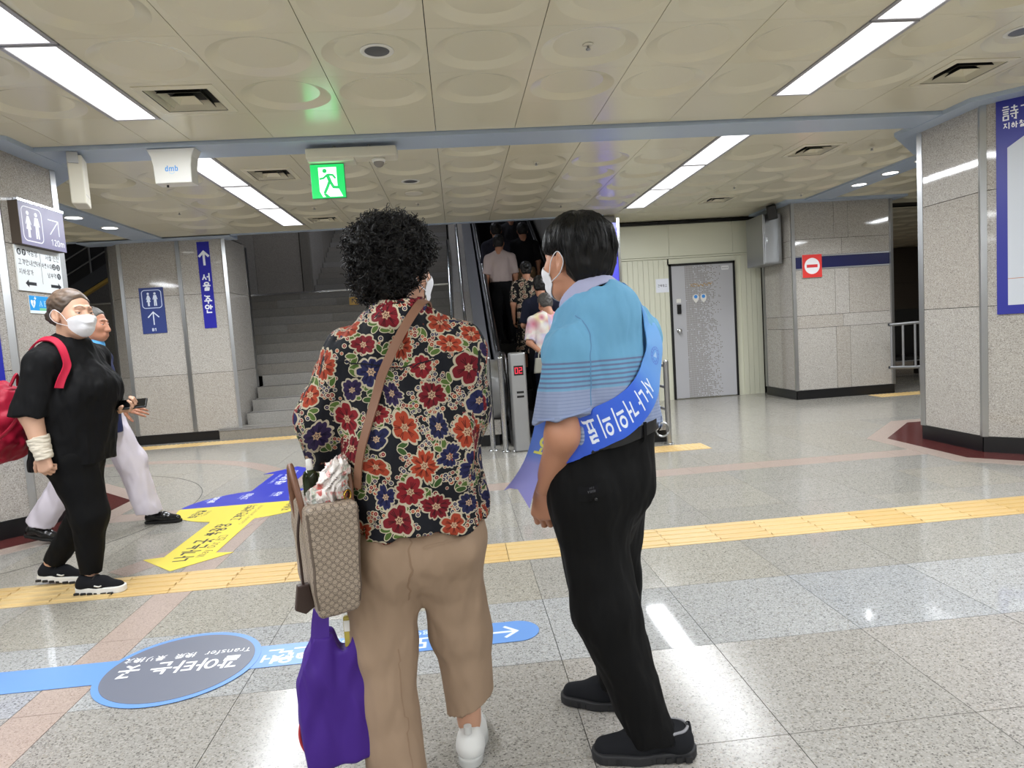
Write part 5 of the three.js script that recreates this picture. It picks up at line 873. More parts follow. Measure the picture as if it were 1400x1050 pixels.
// fabrics
function flowerCanvas(base, petals, leaf, n, size, big) {
  return canvasTex(size, size, (x) => {
    x.fillStyle = base; x.fillRect(0, 0, size, size);
    const wrapDraw = (cx, cy, r, fn) => { for (const dx of [-size, 0, size]) for (const dy of [-size, 0, size]) if (cx + dx > -r && cx + dx < size + r && cy + dy > -r && cy + dy < size + r) { x.save(); x.translate(cx + dx, cy + dy); fn(); x.restore(); } };
    const spots = []; let guard = 0;
    while (spots.length < n && guard++ < 6000) { const c = [rnd() * size, rnd() * size, big * rr(0.72, 1.12)]; const dd = (a, b) => { const q = Math.abs(a - b); return Math.min(q, size - q); }; if (spots.every((s) => Math.hypot(dd(s[0], c[0]), dd(s[1], c[1])) > (s[2] + c[2]) * 0.9)) spots.push(c); }
    // sprays of small blossoms and leaves between the flowers
    for (let i = 0; i < n * 5; i++) { const cx = rnd() * size, cy = rnd() * size, k = rnd(), a = rnd() * 6.28; wrapDraw(cx, cy, big, () => { x.rotate(a);
      if (k < 0.42) { for (const s of [-1, 1]) { x.save(); x.rotate(s * 0.5); x.beginPath(); x.ellipse(0, -big * 0.36, big * 0.19, big * 0.36, 0, 0, 7); x.fillStyle = '#d3c7ad'; x.fill(); x.beginPath(); x.ellipse(0, -big * 0.36, big * 0.145, big * 0.3, 0, 0, 7); x.fillStyle = leaf[Math.floor(k * 100) % leaf.length]; x.fill(); x.restore(); } }
      else for (let j = 0; j < 7; j++) { const u = rr(-0.5, 0.5) * big, v = rr(-0.5, 0.5) * big, r = big * rr(0.1, 0.17); x.beginPath(); x.arc(u, v, r, 0, 7); x.fillStyle = '#d3c7ad'; x.fill(); x.beginPath(); x.arc(u, v, r * 0.66, 0, 7); x.fillStyle = petals[(j + i) % petals.length][0]; x.fill(); x.beginPath(); x.arc(u, v, r * 0.2, 0, 7); x.fillStyle = '#d3c7ad'; x.fill(); } }); }
    spots.forEach(([cx, cy, r], i) => { const [col, dark] = petals[i % petals.length], np = 5 + (i % 4), a0 = rnd() * 6.28, ragged = i % 3, pl = [...Array(np)].map(() => [rr(0.74, 1.12), rr(0.8, 1.12), rr(-0.16, 0.16)]), sq = rr(0.7, 1); wrapDraw(cx, cy, r * 1.3, () => { x.rotate(a0); x.scale(1, sq);
      for (const [sc0, fill] of [[1.15, '#c9bda4'], [1, col]]) for (let k = 0; k < np; k++) { x.save(); x.rotate((k / np) * 6.283 + pl[k][2]); const sc = sc0 * pl[k][0], w = (3.3 / np) * r * pl[k][1] * (sc0 > 1 ? 1.14 : 0.88); x.beginPath(); x.moveTo(0, 0); x.bezierCurveTo(-w, -r * 0.25, -w * 0.9, -r * sc, -w * 0.25, -r * sc); if (ragged) x.lineTo(0, -r * sc * 0.88); x.lineTo(w * 0.25, -r * sc); x.bezierCurveTo(w * 0.9, -r * sc, w, -r * 0.25, 0, 0); x.fillStyle = fill; x.fill(); if (sc0 === 1) { x.strokeStyle = dark; x.lineWidth = r * 0.045; for (const q of [-0.25, 0, 0.25]) { x.beginPath(); x.moveTo(0, -r * 0.2); x.lineTo(w * q, -r * 0.72); x.stroke(); } } x.restore(); }
      x.beginPath(); for (let k = 0; k < 12; k++) { const q = r * (k % 2 ? 0.2 : 0.33); x.lineTo(Math.cos(k * 0.5236) * q, Math.sin(k * 0.5236) * q); } x.fillStyle = '#c9a98a'; x.fill(); for (let k = 0; k < 7; k++) { x.beginPath(); x.arc(Math.cos(k) * r * 0.12, Math.sin(k) * r * 0.12, r * 0.035, 0, 7); x.fillStyle = dark; x.fill(); } }); });
  }, true);
}
const weave = (() => { const t = flecks('#808080', [['#6a6a6a', 5000, 0.6, 1.6, 0.6], ['#969696', 5000, 0.6, 1.6, 0.6]], 256, 0.06); t.colorSpace = THREE.NoColorSpace; return t; })();
function sheet(rowsA, th, seg, mat, name, t, off, uvs) { // cloth sheet through rows of points (each row across the cloth)
  const nA = rowsA[0].length, curves = []; for (let j = 0; j < nA; j++) curves.push(new THREE.CatmullRomCurve3(rowsA.map((r) => new THREE.Vector3(...r[j])), false, 'centripetal'));
  const pos = [], uv = [], idx = [];
  for (let i = 0; i <= seg; i++) for (let j = 0; j < nA; j++) { const p = curves[j].getPoint(i / seg); pos.push(p.x, p.y, p.z); uv.push(i / seg, j / (nA - 1)); }
  for (let i = 0; i < seg; i++) for (let j = 0; j + 1 < nA; j++) { const a = i * nA + j; idx.push(a, a + nA, a + nA + 1, a, a + nA + 1, a + 1); }
  const g = new THREE.BufferGeometry(); g.setAttribute('position', new THREE.Float32BufferAttribute(pos, 3)); g.setAttribute('uv', new THREE.Float32BufferAttribute(uv, 2)); g.setIndex(idx); g.computeVertexNormals();
  const n = g.attributes.normal, P2 = pos.slice(), k = pos.length / 3; for (let i = 0; i < k; i++) { P2[3 * i] -= n.getX(i) * th; P2[3 * i + 1] -= n.getY(i) * th; P2[3 * i + 2] -= n.getZ(i) * th; }
  const id2 = idx.slice(); for (let i = 0; i < idx.length; i += 3) id2.push(k + idx[i], k + idx[i + 2], k + idx[i + 1]);
  const edge = []; for (let i = 0; i < seg; i++) { edge.push([i * nA, (i + 1) * nA], [(i + 1) * nA + nA - 1, i * nA + nA - 1]); } for (let j = 0; j + 1 < nA; j++) edge.push([j + 1, j], [seg * nA + j, seg * nA + j + 1]);
  for (const [a, b] of edge) id2.push(a, k + a, k + b, a, k + b, b);
  const G = new THREE.BufferGeometry(); G.setAttribute('position', new THREE.Float32BufferAttribute([...pos, ...P2], 3)); G.setAttribute('uv', new THREE.Float32BufferAttribute([...uv, ...uv], 2)); G.setIndex(id2);
  return part(name, moved(toCreasedNormals(G, 0.9), off), mat, t);
}
// ------------------------------------------------------------------ the woman in the flowered blouse
const SKIN = skinMat('#c99a80'), SKIN2 = skinMat('#b98468');
{
  const off = [-0.15, 0, -1.79], t = thing('person', 'person with short dark curly hair in a flowered blouse and beige trousers, seen from behind', 'person', off);
  const H = headFrame([-0.15, 1.42, -1.83], 142 * D2R, 0.06, 0, 0.97), fwd = [0, 0, -1];
  const aL = { sh: [-0.3, 1.2, -1.8], el: [-0.385, 1.04, -1.8], wr: [-0.39, 0.84, -1.9], hand: { dir: [0.08, -1, -0.08], palm: [1, 0, 0.1], side: 1, curl: [1.3, 1.35, 1.4, 1.4], s: 0.92 }, ru: 0.05, re: 0.042, rw: 0.027 };
  const aR = { sh: [-0.005, 1.2, -1.8], el: [0.0, 1.02, -1.81], wr: [-0.06, 1.02, -2.02], hand: { dir: [-0.4, 0.35, -0.8], palm: [-0.3, 0.8, 0.5], side: -1, curl: [0.5, 0.6, 0.7, 0.7], s: 0.92 }, ru: 0.05, re: 0.042, rw: 0.027 };
  const L = { hip: [-0.235, 0.68, -1.79], kn: [-0.262, 0.4, -1.78], an: [-0.252, 0.08, -1.76] }, R = { hip: [-0.07, 0.68, -1.79], kn: [-0.045, 0.4, -1.84], an: [-0.045, 0.1, -1.86] };
  H.skin = SKIN;
  part('body', skinGeo({ head: H, fwd, chest: [-0.15, 1.16, -1.8], pelvis: [-0.155, 0.78, -1.79], r: 0.16, arms: [aL, aR], legs: [L, R], headCell: 0.0045 }, off), SKIN, t);
  mask(H, t, off, cloth({ color: '#e8e8ec' }));
  // hair
  const hl = H.wrap((x, y, z) => { const n = noise3(x * 34, y * 34, z * 34) * 0.009 + noise3(x * 85, y * 85, z * 85) * 0.006 + noise3(x * 190, y * 190, z * 190) * 0.0025; let d = U(0.04, ell([0, 0.06, -0.03], [0.116, 0.098, 0.118]), ell([0, -0.012, -0.058], [0.098, 0.085, 0.076]))(x, y, z) + n; d = smax(d, -0.62 * y + 0.78 * z - 0.03 - Math.max(0, 0.02 - Math.abs(x)) * 0, 0.02); return smax(d, -0.102 - y, 0.02); });
  const hm = bodyHair('hair', hl, H, 0.0042, phy({ color: '#070505', roughness: 0.6, specularIntensity: 0.5 }), t, off);
  hairCurls(hm.geometry, 2600, 0.024, 0.0011, phy({ color: '#090706', roughness: 0.45, specularIntensity: 0.6 }), hm);
  // blouse
  const torso = U(0.07, cap([-0.15, 1.27, -1.79], [-0.28, 1.195, -1.8], 0.06, 0.07), cap([-0.15, 1.27, -1.79], [-0.02, 1.195, -1.8], 0.06, 0.07), cap([-0.15, 1.14, -1.795], [-0.145, 0.92, -1.79], 0.165, 0.172, fwd, 0.74), cap([-0.145, 0.92, -1.79], [-0.142, 0.66, -1.775], 0.172, 0.2, fwd, 0.86));
  const sleeveL = U(0.04, cap([-0.295, 1.195, -1.8], aL.el, 0.08, 0.068), cap(aL.el, mixp(aL.el, aL.wr, 0.62), 0.066, 0.052)), sleeveR = U(0.04, cap([-0.005, 1.195, -1.8], aR.el, 0.08, 0.068), cap(aR.el, mixp(aR.el, aR.wr, 0.75), 0.066, 0.05));
  const blouseB = (x, y, z) => { const b = smax(torso(x, y, z), 0.738 + 0.006 * Math.sin(x * 40) - 0.05 * (x + 0.15) * (x + 0.15) - y, 0.006); return smin(smin(b, sleeveL(x, y, z), 0.03), sleeveR(x, y, z), 0.03); }, blouse = folds(folds(blouseB, 0.0085, 8, 3.6, 8), 0.0028, 22, 9, 22, 4);
  const flowers = flowerCanvas('#191b22', [['#7d1c27', '#430d15'], ['#26284f', '#101230'], ['#b2472e', '#662015'], ['#282a55', '#121336'], ['#8c2029', '#4e1017'], ['#a9442d', '#602013'], ['#35284e', '#181230']], ['#4f6a2f', '#3d5a2c', '#5b7338'], 52, 1024, 86);
  flowers.repeat.set(1 / 0.52, 1 / 0.52);
  const bl = fieldPart('blouse', blouse, [[-0.46, 1.36, -2.1], [0.1, 0.7, -1.6], aR.wr], 0.03, 0.0075, cloth({ map: flowers, color: '#dcdcdc', roughness: 0.8 }), t, off, true);
  const nk = [[-0.152, 1.285, -1.79], [-0.152, 1.362, -1.812]], ring = (x, y, z) => { const o = cap(nk[0], nk[1], 0.088, 0.075)(x, y, z), i = cap(nk[0], [nk[1][0], 1.45, -1.83], 0.08, 0.064)(x, y, z), pl = y - 1.358 + (z + 1.79) * 0.16; return smax(smax(o, -i, 0.003), smax(pl, 1.27 - y, 0.003), 0.004); };
  fieldPart('collar', ring, [nk[0], nk[1]], 0.11, 0.005, cloth({ map: flowers, roughness: 0.8 }), bl, off, true);
  part('yoke_seam', moved(ribbon(blouse, [[-0.33, 1.2, -1.7], [-0.24, 1.185, -1.64], [-0.15, 1.175, -1.64], [-0.06, 1.185, -1.64], [0.03, 1.2, -1.7]], 0.003, 0.0008, 0.002, 40, 2), off), cloth({ color: '#1d1d24' }), bl);
  // trousers
  const trou = folds(folds((x, y, z) => {
    const hips = U(0.06, cap([-0.155, 0.8, -1.79], [-0.157, 0.7, -1.785], 0.165, 0.172, fwd, 0.78), ell([-0.22, 0.69, -1.735], [0.1, 0.1, 0.085]), ell([-0.095, 0.69, -1.735], [0.1, 0.1, 0.085]))(x, y, z);
    const lg = smin(cap([-0.24, 0.68, -1.785], [-0.264, 0.42, -1.775], 0.112, 0.092)(x, y, z), cap([-0.264, 0.42, -1.775], [-0.252, 0.0, -1.757], 0.09, 0.084)(x, y, z), 0.03);
    const rg = smin(cap([-0.075, 0.68, -1.785], [-0.05, 0.4, -1.83], 0.11, 0.078)(x, y, z), cap([-0.05, 0.4, -1.83], [-0.03, 0.12, -1.85], 0.078, 0.074)(x, y, z), 0.04);
    const lc = smax(lg, 0.025 - y, 0.004), rc = smax(rg, 0.165 + (x + 0.05) * 0.5 - y, 0.004); return smin(hips, Math.min(lc, rc), 0.045);
  }, 0.0075, 6, 3.4, 6, 5), 0.0022, 16, 8, 16, 9);
  const tr = fieldPart('trousers', trou, [[-0.36, 0.86, -1.95], [0.05, 0.02, -1.65]], 0.04, 0.0075, cloth({ color: '#9a836e', roughness: 0.8 }), t, off, true);
  part('back_seam', moved(ribbon(trou, [[-0.155, 0.76, -1.6], [-0.158, 0.68, -1.6], [-0.165, 0.59, -1.62], [-0.17, 0.545, -1.68]], 0.005, 0.0005, 0.002, 30, 2), off), cloth({ color: '#8f7762' }), tr);
  part('side_seam', moved(ribbon(trou, [[-0.19, 0.42, -1.66], [-0.185, 0.3, -1.66], [-0.182, 0.16, -1.66], [-0.18, 0.05, -1.66]], 0.004, 0.0004, 0.002, 40, 2), off), cloth({ color: '#937b66' }), tr);
  part('pocket_welt', moved(ribbon(trou, [[-0.11, 0.715, -1.6], [-0.05, 0.72, -1.62], [-0.02, 0.72, -1.66]], 0.007, 0.0012, 0.003, 24, 2), off), cloth({ color: '#97806b' }), tr);
  shoes(t, off, [[[-0.052, 0.0, -1.79], [-0.02, 0.0, -2.03], { w: 0.042, top: 0.115, sole: 0.028 }], [[-0.24, 0, -1.67], [-0.255, 0, -1.9], { w: 0.042, top: 0.11, sole: 0.028 }]], cloth({ color: '#d8d8d6', bumpMap: weave, bumpScale: 0.002 }), phy({ color: '#b9bab8', roughness: 0.6 }), 0.005, (s, u, o2) => { if (s.P(0, 0, 0)[0] > -0.1) part('heel_tab', moved(bar(s.P(0.06, 0, 0.1), s.P(0.06, 0, 0.122), 0.012), o2), cloth({ color: '#c4c4c2' }), u); });

  // ---- bag strap, shoulder bag and what sticks out of it
  const tote = thing('shoulder_bag', 'tall beige patterned shoulder bag with brown strap hanging at the curly haired person\'s side', 'bag', [-0.375, 0, -1.68], 0.42);
  const pat = canvasTex(512, 512, (x, w, h) => { x.fillStyle = '#9c8d7d'; x.fillRect(0, 0, w, h); x.strokeStyle = '#4f443b'; x.lineWidth = 7; const cw = w / 4, ch = h / 8; for (let j = -1; j < 10; j++) for (let i = -1; i < 6; i++) { const cx = (i + (j % 2 ? 0.5 : 0)) * cw, cy = j * ch; x.beginPath(); x.moveTo(cx - cw * 0.36, cy); x.quadraticCurveTo(cx, cy - ch * 1.5, cx + cw * 0.36, cy); x.stroke(); x.beginPath(); x.moveTo(cx - cw * 0.36, cy); x.quadraticCurveTo(cx, cy + ch * 1.0, cx + cw * 0.36, cy); x.stroke(); x.fillStyle = '#463b33'; for (const s of [-1, 1]) { x.fillRect(cx + cw * 0.5 + s * 9 - 3, cy - 17, 6, 34); x.fillRect(cx + cw * 0.5 + s * 14 - 5, cy - 3, 10, 6); } } }, true);
  pat.repeat.set(1 / 0.082, 1 / 0.082);
  const leather = phy({ color: '#6e4a36', roughness: 0.5 }), coated = phy({ map: pat, roughness: 0.5 });
  const bagF = folds((x, y, z) => { const k = 1 - 0.12 * Math.min(1, Math.max(0, (0.64 - y) / 0.06)); const q = [Math.abs(x) - 0.045 * k - 0.004 * Math.sin(y * 9), Math.abs(y - 0.715) - 0.125, Math.abs(z) - 0.105 * k], o = Math.hypot(Math.max(q[0], 0), Math.max(q[1], 0), Math.max(q[2], 0)); return o + Math.min(0, Math.max(...q)) - 0.014; }, 0.0025, 9, 9, 9, 3);
  fieldPart('bag_body', bagF, [[-0.07, 0.57, -0.13], [0.07, 0.86, 0.13]], 0.02, 0.005, coated, tote, [0, 0, 0], true);
  for (const sx of [-1, 1]) part('edge_seam', ribbon(bagF, [[sx * 0.058, 0.84, 0.11], [sx * 0.058, 0.72, 0.118], [sx * 0.055, 0.6, 0.11]], 0.007, 0.001, 0.003, 24, 2), phy({ color: '#5d5046', roughness: 0.6 }), tote);
  for (const sx of [-1, 1]) part('handle', tubeOf([[sx * 0.052, 0.78, 0.055], [sx * 0.062, 0.86, 0.055], [sx * 0.068, 0.925, 0.02], [sx * 0.066, 0.94, -0.02], [sx * 0.062, 0.87, -0.055], [sx * 0.052, 0.78, -0.055]], 0.008, 40, 8), leather, tote);
  const tag = part('tag_strap', tubeOf([[-0.062, 0.84, 0.04], [-0.074, 0.78, 0.05], [-0.074, 0.7, 0.055], [-0.073, 0.655, 0.055]], 0.0035, 24, 6), phy({ color: '#33211a', roughness: 0.5 }), tote);
  part('key_bell', prism([[-0.011, 0.655], [0.011, 0.655], [0.02, 0.6], [0.0, 0.588], [-0.02, 0.6]], 0.016, 0.003), phy({ color: '#33211a', roughness: 0.45 }), tag, [-0.074, 0, 0.047]);
  part('ring', new THREE.TorusGeometry(0.012, 0.0028, 8, 20), phy({ color: '#c9a24a', metalness: 1, roughness: 0.25 }), tote, [0.05, 0.862, 0.07], [0, 0.6, 0]);
  part('clasp', tubeOf([[0.05, 0.85, 0.07], [0.045, 0.835, 0.075], [0.04, 0.825, 0.07]], 0.005, 10, 6), phy({ color: '#c9a24a', metalness: 1, roughness: 0.25 }), tote);
  { // strap over the blouse, in the bag's own frame
    const c = Math.cos(0.42), s = Math.sin(0.42), toBag = (g) => { g.translate(0.375, 0, 1.68); g.rotateY(-0.42); return g; };
    const strap = ribbon(blouseB, [[-0.318, 0.875, -1.6], [-0.3, 0.93, -1.61], [-0.265, 1.02, -1.62], [-0.215, 1.13, -1.63], [-0.165, 1.22, -1.64], [-0.115, 1.295, -1.7], [-0.085, 1.33, -1.78], [-0.09, 1.28, -1.88], [-0.14, 1.15, -1.98], [-0.22, 1.0, -1.99], [-0.3, 0.9, -1.92], [-0.345, 0.85, -1.83]], 0.023, 0.0125, 0.005, 110, 4);
    part('strap', toBag(strap), phy({ color: '#7d5843', roughness: 0.55 }), tote);
  }
  const sc = thing('scarf', 'pale pink and white silky scarf stuffed in the top of the patterned bag', 'scarf', [-0.355, 0.84, -1.66]);
  const scarf = (x, y, z) => { const d = U(0.02, ell([0.02, 0.045, 0.0], [0.034, 0.052, 0.05]), ell([-0.008, 0.012, 0.03], [0.036, 0.04, 0.032]), ell([0.035, 0.085, -0.01], [0.02, 0.03, 0.035]))(x, y, z); return d + 0.009 * Math.sin(26 * noise3(x * 8, y * 8, z * 8) + y * 40) * 0.6 + 0.006 * noise3(x * 40, y * 40, z * 40); };
  const sct = canvasTex(256, 256, (x, w, h) => { x.fillStyle = '#d9d2cd'; x.fillRect(0, 0, w, h); for (const [c, n] of [['#c9837c', 14], ['#ece8e4', 20], ['#a9b5a4', 10], ['#8a8f86', 7], ['#b5443e', 5]]) for (let i = 0; i < n; i++) { x.fillStyle = c; x.globalAlpha = 0.7; x.beginPath(); x.ellipse(rnd() * w, rnd() * h, rr(10, 45), rr(6, 22), rnd() * 3, 0, 7); x.fill(); } x.globalAlpha = 1; }, true); sct.repeat.set(9, 9);
  fieldPart('cloth', scarf, [[-0.06, -0.03, -0.06], [0.07, 0.13, 0.08]], 0.02, 0.004, phy({ map: sct, roughness: 0.4, sheen: 0.5 }), sc, [0, 0, 0], true);
  const bo = thing('bottle', 'small dark bottle with a white cap poking out of the patterned bag', 'bottle', [-0.405, 0.83, -1.71]);
  part('glass', lathe([[0, 0], [0.02, 0], [0.02, 0.07], [0.016, 0.084], [0.009, 0.09], [0, 0.09]]), phy({ color: '#26301a', roughness: 0.12 }), bo); part('cap', lathe([[0, 0.118], [0.008, 0.117], [0.009, 0.09], [0, 0.09]]), M.white, bo);
  // ---- purple bag in her left hand
  const pb = thing('carrier_bag', 'purple cloth carrier bag hanging from the hand beside the beige trousers', 'bag', [-0.395, 0, -1.735], 0.2);
  const pf = folds((x, y, z) => { const v = Math.min(1, Math.max(0, (y - 0.12) / 0.42)), hw = 0.092 - 0.022 * v + 0.012 * Math.sin(v * 3), q = [Math.abs(x - 0.02 + 0.03 * v) - hw, Math.abs(y - 0.31) - 0.17, Math.abs(z) - (0.05 * (1 - 0.72 * v * v) - 0.004)], o = Math.hypot(Math.max(q[0], 0), Math.max(q[1], 0), Math.max(q[2], 0)); const d = o + Math.min(0, Math.max(...q)) - 0.012; return smax(smax(d, -(ell([0.035, 0.535, 0], [0.034, 0.11, 0.2])(x, y, z)), 0.01), y - 0.475 + 2.2 * Math.max(0, -x - 0.045) + 0.2 * Math.max(0, x - 0.05), 0.012) + 0.0035 * Math.sin(x * 95 + 3 * noise3(x * 5, y * 4, 1)) * Math.min(1, Math.max(0.2, (y - 0.15) * 4)); }, 0.008, 9, 4, 14, 8);
  fieldPart('bag_body', pf, [[-0.13, 0.11, -0.09], [0.15, 0.51, 0.09]], 0.03, 0.005, phy({ color: '#3f1e7c', roughness: 0.6, specularIntensity: 0.6 }), pb, [0, 0, 0], true);
  const purple = phy({ color: '#431f86', roughness: 0.45 });
  for (const z of [-0.02, 0.022]) { sheet([[[-0.058, 0.38, z * 0.9], [-0.032, 0.39, z * 0.9], [-0.004, 0.4, z * 0.9]], [[-0.046, 0.5, z], [-0.024, 0.505, z + 0.004], [-0.002, 0.5, z]], [[-0.012, 0.63, z * 0.5], [0.0, 0.632, z * 0.5 + 0.004], [0.012, 0.63, z * 0.5]], [[0.012, 0.684, 0], [0.016, 0.688, 0.003], [0.022, 0.684, 0]], [[0.03, 0.63, z * 0.5], [0.042, 0.632, z * 0.5 + 0.004], [0.054, 0.63, z * 0.5]], [[0.056, 0.52, z], [0.066, 0.525, z + 0.004], [0.078, 0.52, z]], [[0.064, 0.4, z * 0.9], [0.076, 0.4, z * 0.9], [0.088, 0.38, z * 0.9]]], 0.003, 40, purple, 'handle', pb, [0, 0, 0]); }
  part('red_trim', tubeOf([[-0.088, 0.27, 0.0], [-0.1, 0.21, 0.02], [-0.085, 0.17, 0.035], [-0.05, 0.135, 0.045]], 0.004, 30, 6), phy({ color: '#a8242c', roughness: 0.6 }), pb);
  const pk = thing('snack_packet', 'small yellow and white packet inside the top of the purple bag', 'packet', [-0.335, 0.42, -1.74]); part('wrapper', rbox(0.05, 0.09, 0.02, 0.008), phy({ color: '#b9a84a', roughness: 0.4 }), pk, [0, 0.045, 0]); part('label_patch', rbox(0.044, 0.03, 0.002, 0.001), M.white, pk, [0, 0.065, 0.0115]);
}
// ------------------------------------------------------------------ the man with the blue sash
{
  const off = [0.42, 0, -1.88], t = thing('person', 'black haired person in a striped blue polo shirt and black trousers wearing a blue sash', 'person', off);
  const f = nrm([-0.6, 0, -0.8]), lat = [0.8, 0, -0.6]; // facing direction and the person's right
  const H = headFrame([0.362, 1.432, -1.92], 218 * D2R, 0.05, 0, 1.0);
  const aL = { sh: [0.305, 1.17, -1.785], el: [0.268, 0.95, -1.76], wr: [0.228, 0.785, -1.865], hand: { dir: [-0.12, -0.95, -0.16], palm: [0.66, 0.12, -0.75], side: -1, curl: [0.75, 0.85, 0.9, 0.95], s: 1.04, thumb: { out: 0.55, fwd: 0.95, in: 0.5 } }, ru: 0.05, re: 0.043, rw: 0.034 };
  const aR = { sh: [0.54, 1.2, -2.0], el: [0.5, 0.97, -2.15], wr: [0.42, 0.88, -2.29], hand: { dir: [-0.5, -0.5, -0.6], palm: [-0.5, 0, 0.5], side: 1, curl: [0.7, 0.8, 0.9, 0.9] }, ru: 0.055, re: 0.046, rw: 0.032 };
  const L = { hip: [0.345, 0.74, -1.84], kn: [0.37, 0.42, -1.8], an: [0.485, 0.09, -1.76] }, R = { hip: [0.45, 0.76, -1.97], kn: [0.45, 0.44, -2.03], an: [0.45, 0.1, -2.03] };
  const skin = SKIN2; H.skin = skin;
  part('body', skinGeo({ head: H, fwd: f, chest: [0.425, 1.15, -1.895], pelvis: [0.4, 0.84, -1.88], r: 0.16, arms: [aL, aR], legs: [L, R], headCell: 0.004, handCell: 0.003, cell: 0.01 }, off), skin, t);
  mask(H, t, off, cloth({ color: '#e4e4e8' }));
  const hl = H.wrap((x, y, z) => { const w = noise3(x * 60, y * 9, z * 60) * 0.0022 + noise3(x * 18, y * 18, z * 18) * 0.003; let d = U(0.03, ell([0, 0.052, -0.02], [0.096, 0.092, 0.114]), ell([0, 0.0, -0.048], [0.09, 0.085, 0.074]))(x, y, z) + w; d = smax(d, Math.min(-0.55 * y + 0.83 * z - 0.004, 0.018 - y + 0.25 * Math.max(0, z)), 0.01); for (const s of [-1, 1]) d = smax(d, -ell([s * 0.092, -0.006, -0.004], [0.034, 0.04, 0.034])(x, y, z), 0.01); return smax(d, -0.078 - 0.012 * Math.sin(x * 90) * 0.3 - y, 0.008); });
  const crown = [0.004, 0.12, -0.03];
  const hm = bodyHair('hair', hl, H, 0.0042, phy({ vertexColors: true, roughness: 0.5, specularIntensity: 0.5 }), t, off, (p) => { const q = sub(p, H.out(crown)), r = Math.hypot(...q), k = Math.max(0, 1 - r / 0.062) * (0.6 + 0.4 * noise3(p[0] * 120, p[1] * 60, p[2] * 120)); return [0.004 + 0.08 * k, 0.0035 + 0.034 * k, 0.0035 + 0.024 * k]; });
  hairStrands(H, hl, 3000, crown, phy({ color: '#060505', roughness: 0.4, specularIntensity: 0.7 }), hm, off, { stop: (p) => p[1] < H.c[1] - 0.085 });
  // polo shirt
  const torso = U(0.06, cap([0.4, 1.25, -1.89], [0.315, 1.172, -1.8], 0.058, 0.07), cap([0.425, 1.27, -1.9], [0.55, 1.2, -1.99], 0.068, 0.072), cap([0.425, 1.16, -1.895], [0.425, 1.02, -1.89], 0.172, 0.165, f, 0.74), cap([0.425, 1.02, -1.89], [0.42, 0.86, -1.885], 0.165, 0.162, f, 0.78));
  const dn = nrm(sub(aL.el, aL.sh)), slEnd = mixp(aL.sh, aL.el, 0.77), slL = cut(cap([0.305, 1.165, -1.79], add(aL.el, dn, 0.02), 0.076, 0.078), nrm([0.12, -1, 0.05]), slEnd, 0.005), dr = nrm(sub(aR.el, aR.sh)), slR = cut(cap(aR.sh, add(aR.el, dr, 0.06), 0.078, 0.074), dr, add(aR.el, dr, 0.0), 0.005);
  const ca = nrm([f[0] * 0.8, 1, f[2] * 0.8]), cc = [0.392, 1.322, -1.895]; const neckF = cut(cap(add(cc, ca, -0.075), add(cc, ca, 0.05), 0.108, 0.094), ca, add(cc, ca, -0.016), 0.006);
  const shirtB = (x, y, z) => smin(smin(smax(smin(torso(x, y, z), neckF(x, y, z), 0.03), 0.918 + (x - 0.42) * 0.16 - y, 0.006), slL(x, y, z), 0.018), slR(x, y, z), 0.03), shirt = folds(folds(shirtB, 0.0085, 7, 3.4, 7, 21), 0.003, 19, 7, 19, 6);
  const polo = canvasTex(64, 2048, (x, w, h) => { // one metre of cloth, from the hem up
    const Y = (m) => h - m * h; const fillR = (a, b, c) => { x.fillStyle = c; x.fillRect(0, Y(b), w, (b - a) * h); };
    fillR(0, 1, '#79b4d6'); fillR(0.0, 0.215, '#9aa6c4');
    for (let i = 0; i < 40; i++) fillR(0.1 + i * 0.003, 0.1015 + i * 0.003, i % 3 ? '#a4afcb' : '#8d99ba');
    fillR(0.0, 0.1, '#a9b7d3'); for (let i = 0; i < 9; i++) fillR(0.005 + i * 0.0105, 0.009 + i * 0.0105, '#7f8fb4');
    fillR(0.215, 0.235, '#7fb0d0'); for (let i = 0; i < 6; i++) fillR(0.222 + i * 0.0125, 0.2275 + i * 0.0125, '#7583a6'); fillR(0.295, 1, '#79b5d8');
  }, true);
  const poloM = cloth({ map: polo, color: '#e2e4e8', bumpMap: weave, bumpScale: 0.0012, roughness: 0.8 });
  const pl = fieldPart('polo_shirt', shirt, [[0.2, 1.34, -2.16], [0.66, 0.86, -1.66]], 0.03, 0.0065, poloM, t, off, (x, y, z) => [x * 3, y - 0.86 - 0.0 * z]);
  part('armhole_seam', moved(ribbon(shirt, [[0.335, 1.27, -1.79], [0.362, 1.2, -1.72], [0.362, 1.12, -1.7], [0.352, 1.03, -1.71]], 0.003, 0.0006, 0.002, 30, 2), off), cloth({ color: '#5f87ad' }), pl);
  part('sleeve_hem', moved(ribbon(slL, [0, 1, 2, 3, 4, 5, 6, 7, 8].map((k) => { const a = k * 0.72; return [slEnd[0] + 0.09 * Math.cos(a), slEnd[1] + 0.012 + 0.011 * Math.cos(a), slEnd[2] + 0.09 * Math.sin(a)]; }), 0.006, 0.0035, 0.003, 50, 2), off), cloth({ color: '#8d9abd' }), pl);
  const nk0 = add(cc, ca, -0.05), nk1 = add(cc, ca, 0.05), colr = (x, y, z) => { const q = dotp(sub([x, y, z], cc), ca), o = cap(add(cc, ca, -0.12), add(cc, ca, 0.12), 0.122, 0.066)(x, y, z), i = cap(add(cc, ca, -0.12), add(cc, ca, 0.12), 0.114, 0.058)(x, y, z); return smax(smax(o, -i, 0.003), Math.abs(q) - 0.026, 0.004); };
  fieldPart('collar', colr, [nk0, nk1], 0.11, 0.0045, cloth({ color: '#a3a5c2', bumpMap: weave, bumpScale: 0.001 }), pl, off, true);
